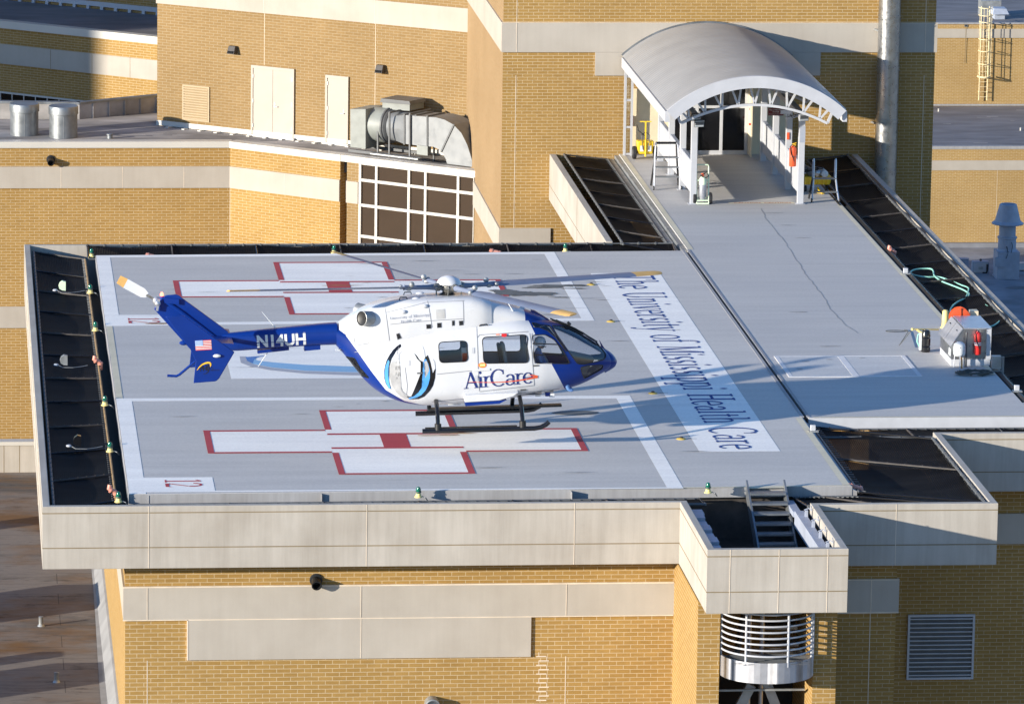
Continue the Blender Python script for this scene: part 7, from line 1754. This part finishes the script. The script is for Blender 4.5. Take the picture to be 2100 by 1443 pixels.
# ------------------------------------------------------------------ nose, cockpit, wipers
e = MB(); n0 = L(1246, 737, 0); n0.y = 0
rows = loft([(1264.5, 738, 744, .06, 2), (1261, 731, 752, .15, 2.0), (1252, 722, 759, .23, 2), (1240, 714, 766, .27, 2)], 8, 28); e.grid(rows); e.poly(rows[-1][:-1]); hb_(e, 'nose_cap', 'heli_blue', smooth=70, weld=True)
e = MB()
for (pts, r_) in (([(1128, 655), (1160, 666), (1195, 684), (1222, 702), (1228, 710)], .016), ([(1132, 657), (1165, 672), (1196, 687)], .018), ([(1150, 664), (1172, 678), (1180, 684)], .016), ([(1164, 662), (1170, 668)], .03)):
    e.tube([L(x, y - 2, .12) for x, y in pts], r_, 6)
e.tube([L(x, y - 1.5, -.1) for x, y in [(1140, 657), (1180, 675), (1225, 702)]], .014, 6); hb_(e, 'wiper', 'black')
e = MB(); q = [L(1228, 695, .0), L(1241, 716, 0), L(1233, 711, 0)]; e.add([V((p.x, y, p.z)) for y in (-.02, .02) for p in q], [(0, 1, 2), (5, 4, 3), (0, 3, 4, 1), (1, 4, 5, 2), (2, 5, 3, 0)]); hb_(e, 'wire_cutter', 'heli_navy')
e = MB(); q = [L(x, y, 0) for x, y in [(1088, 634), (1096, 636), (1127, 655), (1121, 657), (1090, 645)]]; e.add([V((p.x, y, p.z)) for y in (-.03, .03) for p in q], [(0, 1, 2, 3, 4), (9, 8, 7, 6, 5)] + [(i, 5 + i, 5 + (i + 1) % 5, (i + 1) % 5) for i in range(5)]); hb_(e, 'wire_cutter', 'heli_navy')
c = L(1071, 629, 0); e = MB(); e.obox(c, (.05, 0, 0), (0, .02, 0), (.0, 0, .07)); hb_(e, 'roof_aerial', 'heli_white')
c = CB.ray_cast(V((L(1058, 640, .3).x, -.3, 5)), V((0, 0, -1)))[0]
e = MB(); e.tube([L(1062, 655, .45), L(1036, 611, .45)], [.02, .005], 6); hb_(e, 'whip_aerial', 'cyl_white')
e = MB()
for (y0_, y1_, x0_, x1_) in ((704, 706, 1092, 1144), (727, 728.5, 1094, 1158)):
    P = [hit(x0_ + (x1_ - x0_) * k / 6, y0_ + (y1_ - y0_) * k / 6) + V((0, -.012, 0)) for k in range(7)]; e.tube(P, .013, 6)
hb_(e, 'window_rail', 'black')
# interior
fz = L(1000, 800, 0).z
e = MB(); e.box(L(880, 800).x, L(1105, 790).x, -.62, .62, fz - .03, fz + .02); hb_(e, 'cabin_floor', 'interior')
e = MB(); e.box(L(880, 800).x - .03, L(880, 800).x, -.74, .74, fz, fz + 1.1); hb_(e, 'bulkhead', 'interior')
xd = L(1172, 740).x; zd = L(1172, 722, 0).z
e = MB(); e.hexa([V((xd - .05, -.50, fz + .22)), V((xd + .30, -.38, fz + .40)), V((xd + .30, .38, fz + .40)), V((xd - .05, .50, fz + .22))], [V((xd - .05, -.55, zd - .02)), V((xd + .50, -.30, zd - .12)), V((xd + .50, .30, zd - .12)), V((xd - .05, .55, zd - .02))]); hb_(e, 'instrument_panel', 'interior', bevel=.04)
def seat(x, y, m='seat_beige', back=1.0):
    e = MB(); e.box(x - .24, x + .24, y - .22, y + .22, fz + .22, fz + .36); o = hb_(e, 'seat', m, bevel=.03)
    e = MB(); e.hexa([V((x - .30, y - .22, fz + .34)), V((x - .20, y - .22, fz + .34)), V((x - .20, y + .22, fz + .34)), V((x - .30, y + .22, fz + .34))], [V((x - .40, y - .15, fz + back)), V((x - .31, y - .15, fz + back)), V((x - .31, y + .15, fz + back)), V((x - .40, y + .15, fz + back))]); hb_(e, 'backrest', m, o, bevel=.04)
    e = MB(); e.box(x - .15, x + .15, y - .15, y + .15, fz, fz + .22); hb_(e, 'seat_base', 'interior', o)
xs1 = L(1119, 720, .4).x
seat(xs1, -.38); seat(xs1, .38)
seat(L(1066, 720, .4).x, .05, 'seat_beige', 1.08); seat(L(1062, 720, .4).x, .42, 'interior_pale')
e = MB(); e.box(L(905, 760).x, L(1010, 760).x, .0, .5, fz + .3, fz + .42); e.box(L(905, 760).x, L(1000, 760).x, .02, .48, fz + .42, fz + .50); hb_(e, 'stretcher', 'interior_pale')
c = L(953, 723, .55); e = MB(); e.box(c.x - .07, c.x + .07, -.6, -.5, c.z - .22, c.z + .12); e.box(c.x - .06, c.x + .06, -.605, -.6, c.z - .18, c.z + .0, 1); hb_(e, 'medical_pouch', ['cyl_white', 'red'])

# ------------------------------------------------------------------ landing skids
def skid(off, px0, px1, tipup):
    a, c = L(*px0, off), L(*px1, off); a.y = c.y = -off
    d = (c - a).normalized(); pts = [a + d * -.0, a + d * .1, a.lerp(c, .5), c]
    pts += [c + d * .14 + V((0, 0, .02)), c + d * .26 + V((0, 0, .08)), c + d * .33 + V((0, 0, .14))]
    e = MB(); e.tube(pts, .055, 12); o = hb_(e, 'skid', 'black_gloss'); return o, a, c
HW = 1.2
sk1, a1, c1_ = skid(HW, (866, 884), (1096, 878), .1)
sk2, a2, c2_ = skid(-HW, (852, 848), (1082, 841), .1)
e = MB(); p0, p1 = L(877, 839, -HW + .12), L(1151, 830, -HW + .12); p0.y = p1.y = HW - .12; e.bar(p0, p1, .24, .05); hb_(e, 'footstep', 'black', sk2)
e = MB(); p0, p1 = L(872, 878, HW - .1), L(1060, 873, HW - .1); p0.y = p1.y = -HW + .1; e.bar(p0, p1, .10, .03); hb_(e, 'footstep', 'black', sk1)
for px, pyb in ((893, 880), (1066, 874)):
    top = L(px, 824, .6); u_ = top.x; zt_ = top.z + .12
    zs = L(px, pyb, HW).z
    for s in (-1, 1):
        e = MB(); e.tube([V((u_, 0 + s * .2, zt_)), V((u_, s * .62, zt_ - .02)), V((u_, s * .95, zt_ - .16)), V((u_, s * HW * .985, zt_ - .42)), V((u_, s * HW, zs + .03))], .05, 10); hb_(e, 'cross_tube', 'black_gloss')
    e = MB(); e.cyl(V((u_, -HW, zs - .02)), V((u_, -HW, zs + .12)), .075, n=12); hb_(e, 'skid_clamp', 'black', sk1)
# belly step and lamps
e = MB(); ps = cr([(962, 890), (1210, 875), (1325, 868), (1290, 895), (1195, 922), (962, 935)]); a = [L(x, y, .98) for x, y in ps]; a = [V((p.x, -.98, p.z)) for p in a]; c_ = [V((p.x, -.70, p.z + .03)) for p in a]; n = len(a)
e.add(a + c_, [tuple(range(n)), tuple(reversed(range(n, 2 * n)))] + [((i + 1) % n, i, n + i, n + (i + 1) % n) for i in range(n)]); bs = hb_(e, 'boarding_step', 'heli_white', bevel=.015, weld=True)
ps = cr([(964, 936), (1195, 923), (1245, 918), (1195, 943), (968, 959)]); e = MB(); a = [L(x, y, .97) for x, y in ps]; a = [V((p.x, -.97, p.z)) for p in a]; c_ = [V((p.x, -.72, p.z + .0)) for p in a]; n = len(a)
e.add(a + c_, [tuple(range(n)), tuple(reversed(range(n, 2 * n)))] + [((i + 1) % n, i, n + i, n + (i + 1) % n) for i in range(n)]); hb_(e, 'step_underside', 'heli_blue', bs)
for q, m in (((1453, 885), 'heli_white'), ((1520, 884), 'heli_blue'), ((1548, 890), 'heli_white'), ((890, 942), 'heli_white')):
    x, y = cr([q])[0]; c = L(x, y, .45); e = MB(); e.obox(c + V((0, 0, .02)), (.06 if q[0] > 900 else .14, 0, 0), (0, .06, 0), (0, 0, .045)); hb_(e, 'belly_lamp' if q[0] > 900 else 'belly_aerial', m, bevel=.01)

# ------------------------------------------------------------------ pilot
sx_, sy_, sz_ = xs1, -.38, fz + .36
pw = thing('person', 'pilot in white helmet and blue flight suit seated behind the cockpit side window', 'person', mw=HM @ Matrix.Translation(V((sx_, sy_, sz_))))
def skinned(name, joints, edges, m, parent, sub=2):
    me = D.meshes.new(name); me.from_pydata([V(j[:3]) for j in joints], edges, []); me.materials.append(M[m])
    o = D.objects.new(name, me); COL.objects.link(o); o.parent = parent
    md = o.modifiers.new('skin', 'SKIN'); md.use_smooth_shade = True
    for i, j in enumerate(joints):
        sv = me.skin_vertices[0].data[i]; sv.radius = (j[3], j[4] if len(j) > 4 else j[3]); sv.use_root = (i == 0)
    s = o.modifiers.new('smooth', 'SUBSURF'); s.levels = s.render_levels = sub; return o
J = [(-.10, 0, .08, .15, .13), (-.14, 0, .28, .13, .16), (-.18, 0, .46, .12, .19), (-.17, 0, .56, .07, .08), (-.13, 0, .64, .055),        # pelvis..neck
     (.08, -.10, .10, .09), (.34, -.12, .10, .075), (.44, -.12, -.16, .06), (.50, -.12, -.32, .045), (.60, -.12, -.34, .035),
     (.08, .10, .10, .09), (.34, .12, .10, .075), (.44, .12, -.16, .06), (.50, .12, -.32, .045), (.60, .12, -.34, .035),
     (-.17, -.20, .47, .065), (-.08, -.25, .24, .05), (.16, -.17, .20, .04), (.24, -.14, .19, .03),
     (-.17, .20, .47, .065), (-.10, .25, .24, .05), (.12, .22, .14, .04), (.20, .22, .13, .03)]
E_ = [(0, 1), (1, 2), (2, 3), (3, 4), (0, 5), (5, 6), (6, 7), (7, 8), (8, 9), (0, 10), (10, 11), (11, 12), (12, 13), (13, 14), (2, 15), (15, 16), (16, 17), (17, 18), (2, 19), (19, 20), (20, 21), (21, 22)]
bd = skinned('body', J, E_, 'uniform_blue', pw)
hc = V((-.10, 0, .74))
e = MB(); rows = []
prof_h = []
for i in range(13):
    t = i / 12; z = -.13 + .24 * t; rx = .085 * math.sin(math.pi * (.12 + .80 * t)) ** .6; rows.append([hc + V((rx * 1.12 * math.cos(a) + (.018 if .35 < t < .5 and abs(math.sin(a)) < .3 and math.cos(a) > .8 else 0), rx * .88 * math.sin(a), z)) for a in [2 * math.pi * k / 20 for k in range(21)]])
e.grid(rows); e.poly(rows[-1][:-1]); hd = e.build('head', 'skin', pw, local=True, weld=True, smooth=60)
e = MB(); e.lathe(hc + V((-.025, 0, -.055)), [(.125, 0), (.138, .06), (.128, .12), (.10, .165), (.05, .195), (.005, .20)], 24); e.build('helmet', 'helmet_white', pw, local=True, smooth=60)
e = MB(); e.ball(hc + V((.085, 0, .02)), .06, 12, (.5, 1.3, .55)); e.build('visor', 'black_gloss', pw, local=True)
e = MB(); e.tube([hc + V((-.0, -.11, -.06)), hc + V((.09, -.06, -.09)), hc + V((.115, -.01, -.085))], .009, 6); e.build('microphone', 'black', pw, local=True)
for s, (x, y, z) in ((-1, (.26, -.14, .19)), (1, (.22, .22, .13))):
    JJ = [(x - .02, y, z, .026, .032), (x + .05, y, z, .022, .036)]; EE = [(0, 1)]
    for k in range(4):
        i0 = len(JJ); yy = y - .028 + .019 * k; JJ += [(x + .085, yy, z - .004, .009), (x + .105 + .006 * (k in (1, 2)), yy, z - .022, .0085), (x + .10, yy, z - .045, .008)]; EE += [(1, i0), (i0, i0 + 1), (i0 + 1, i0 + 2)]
    i0 = len(JJ); JJ += [(x + .03, y + .04 * -s, z + .01, .010), (x + .07, y + .045 * -s, z - .01, .009)]; EE += [(0, i0), (i0, i0 + 1)]
    skinned('hand', JJ, EE, 'skin', pw, 1)
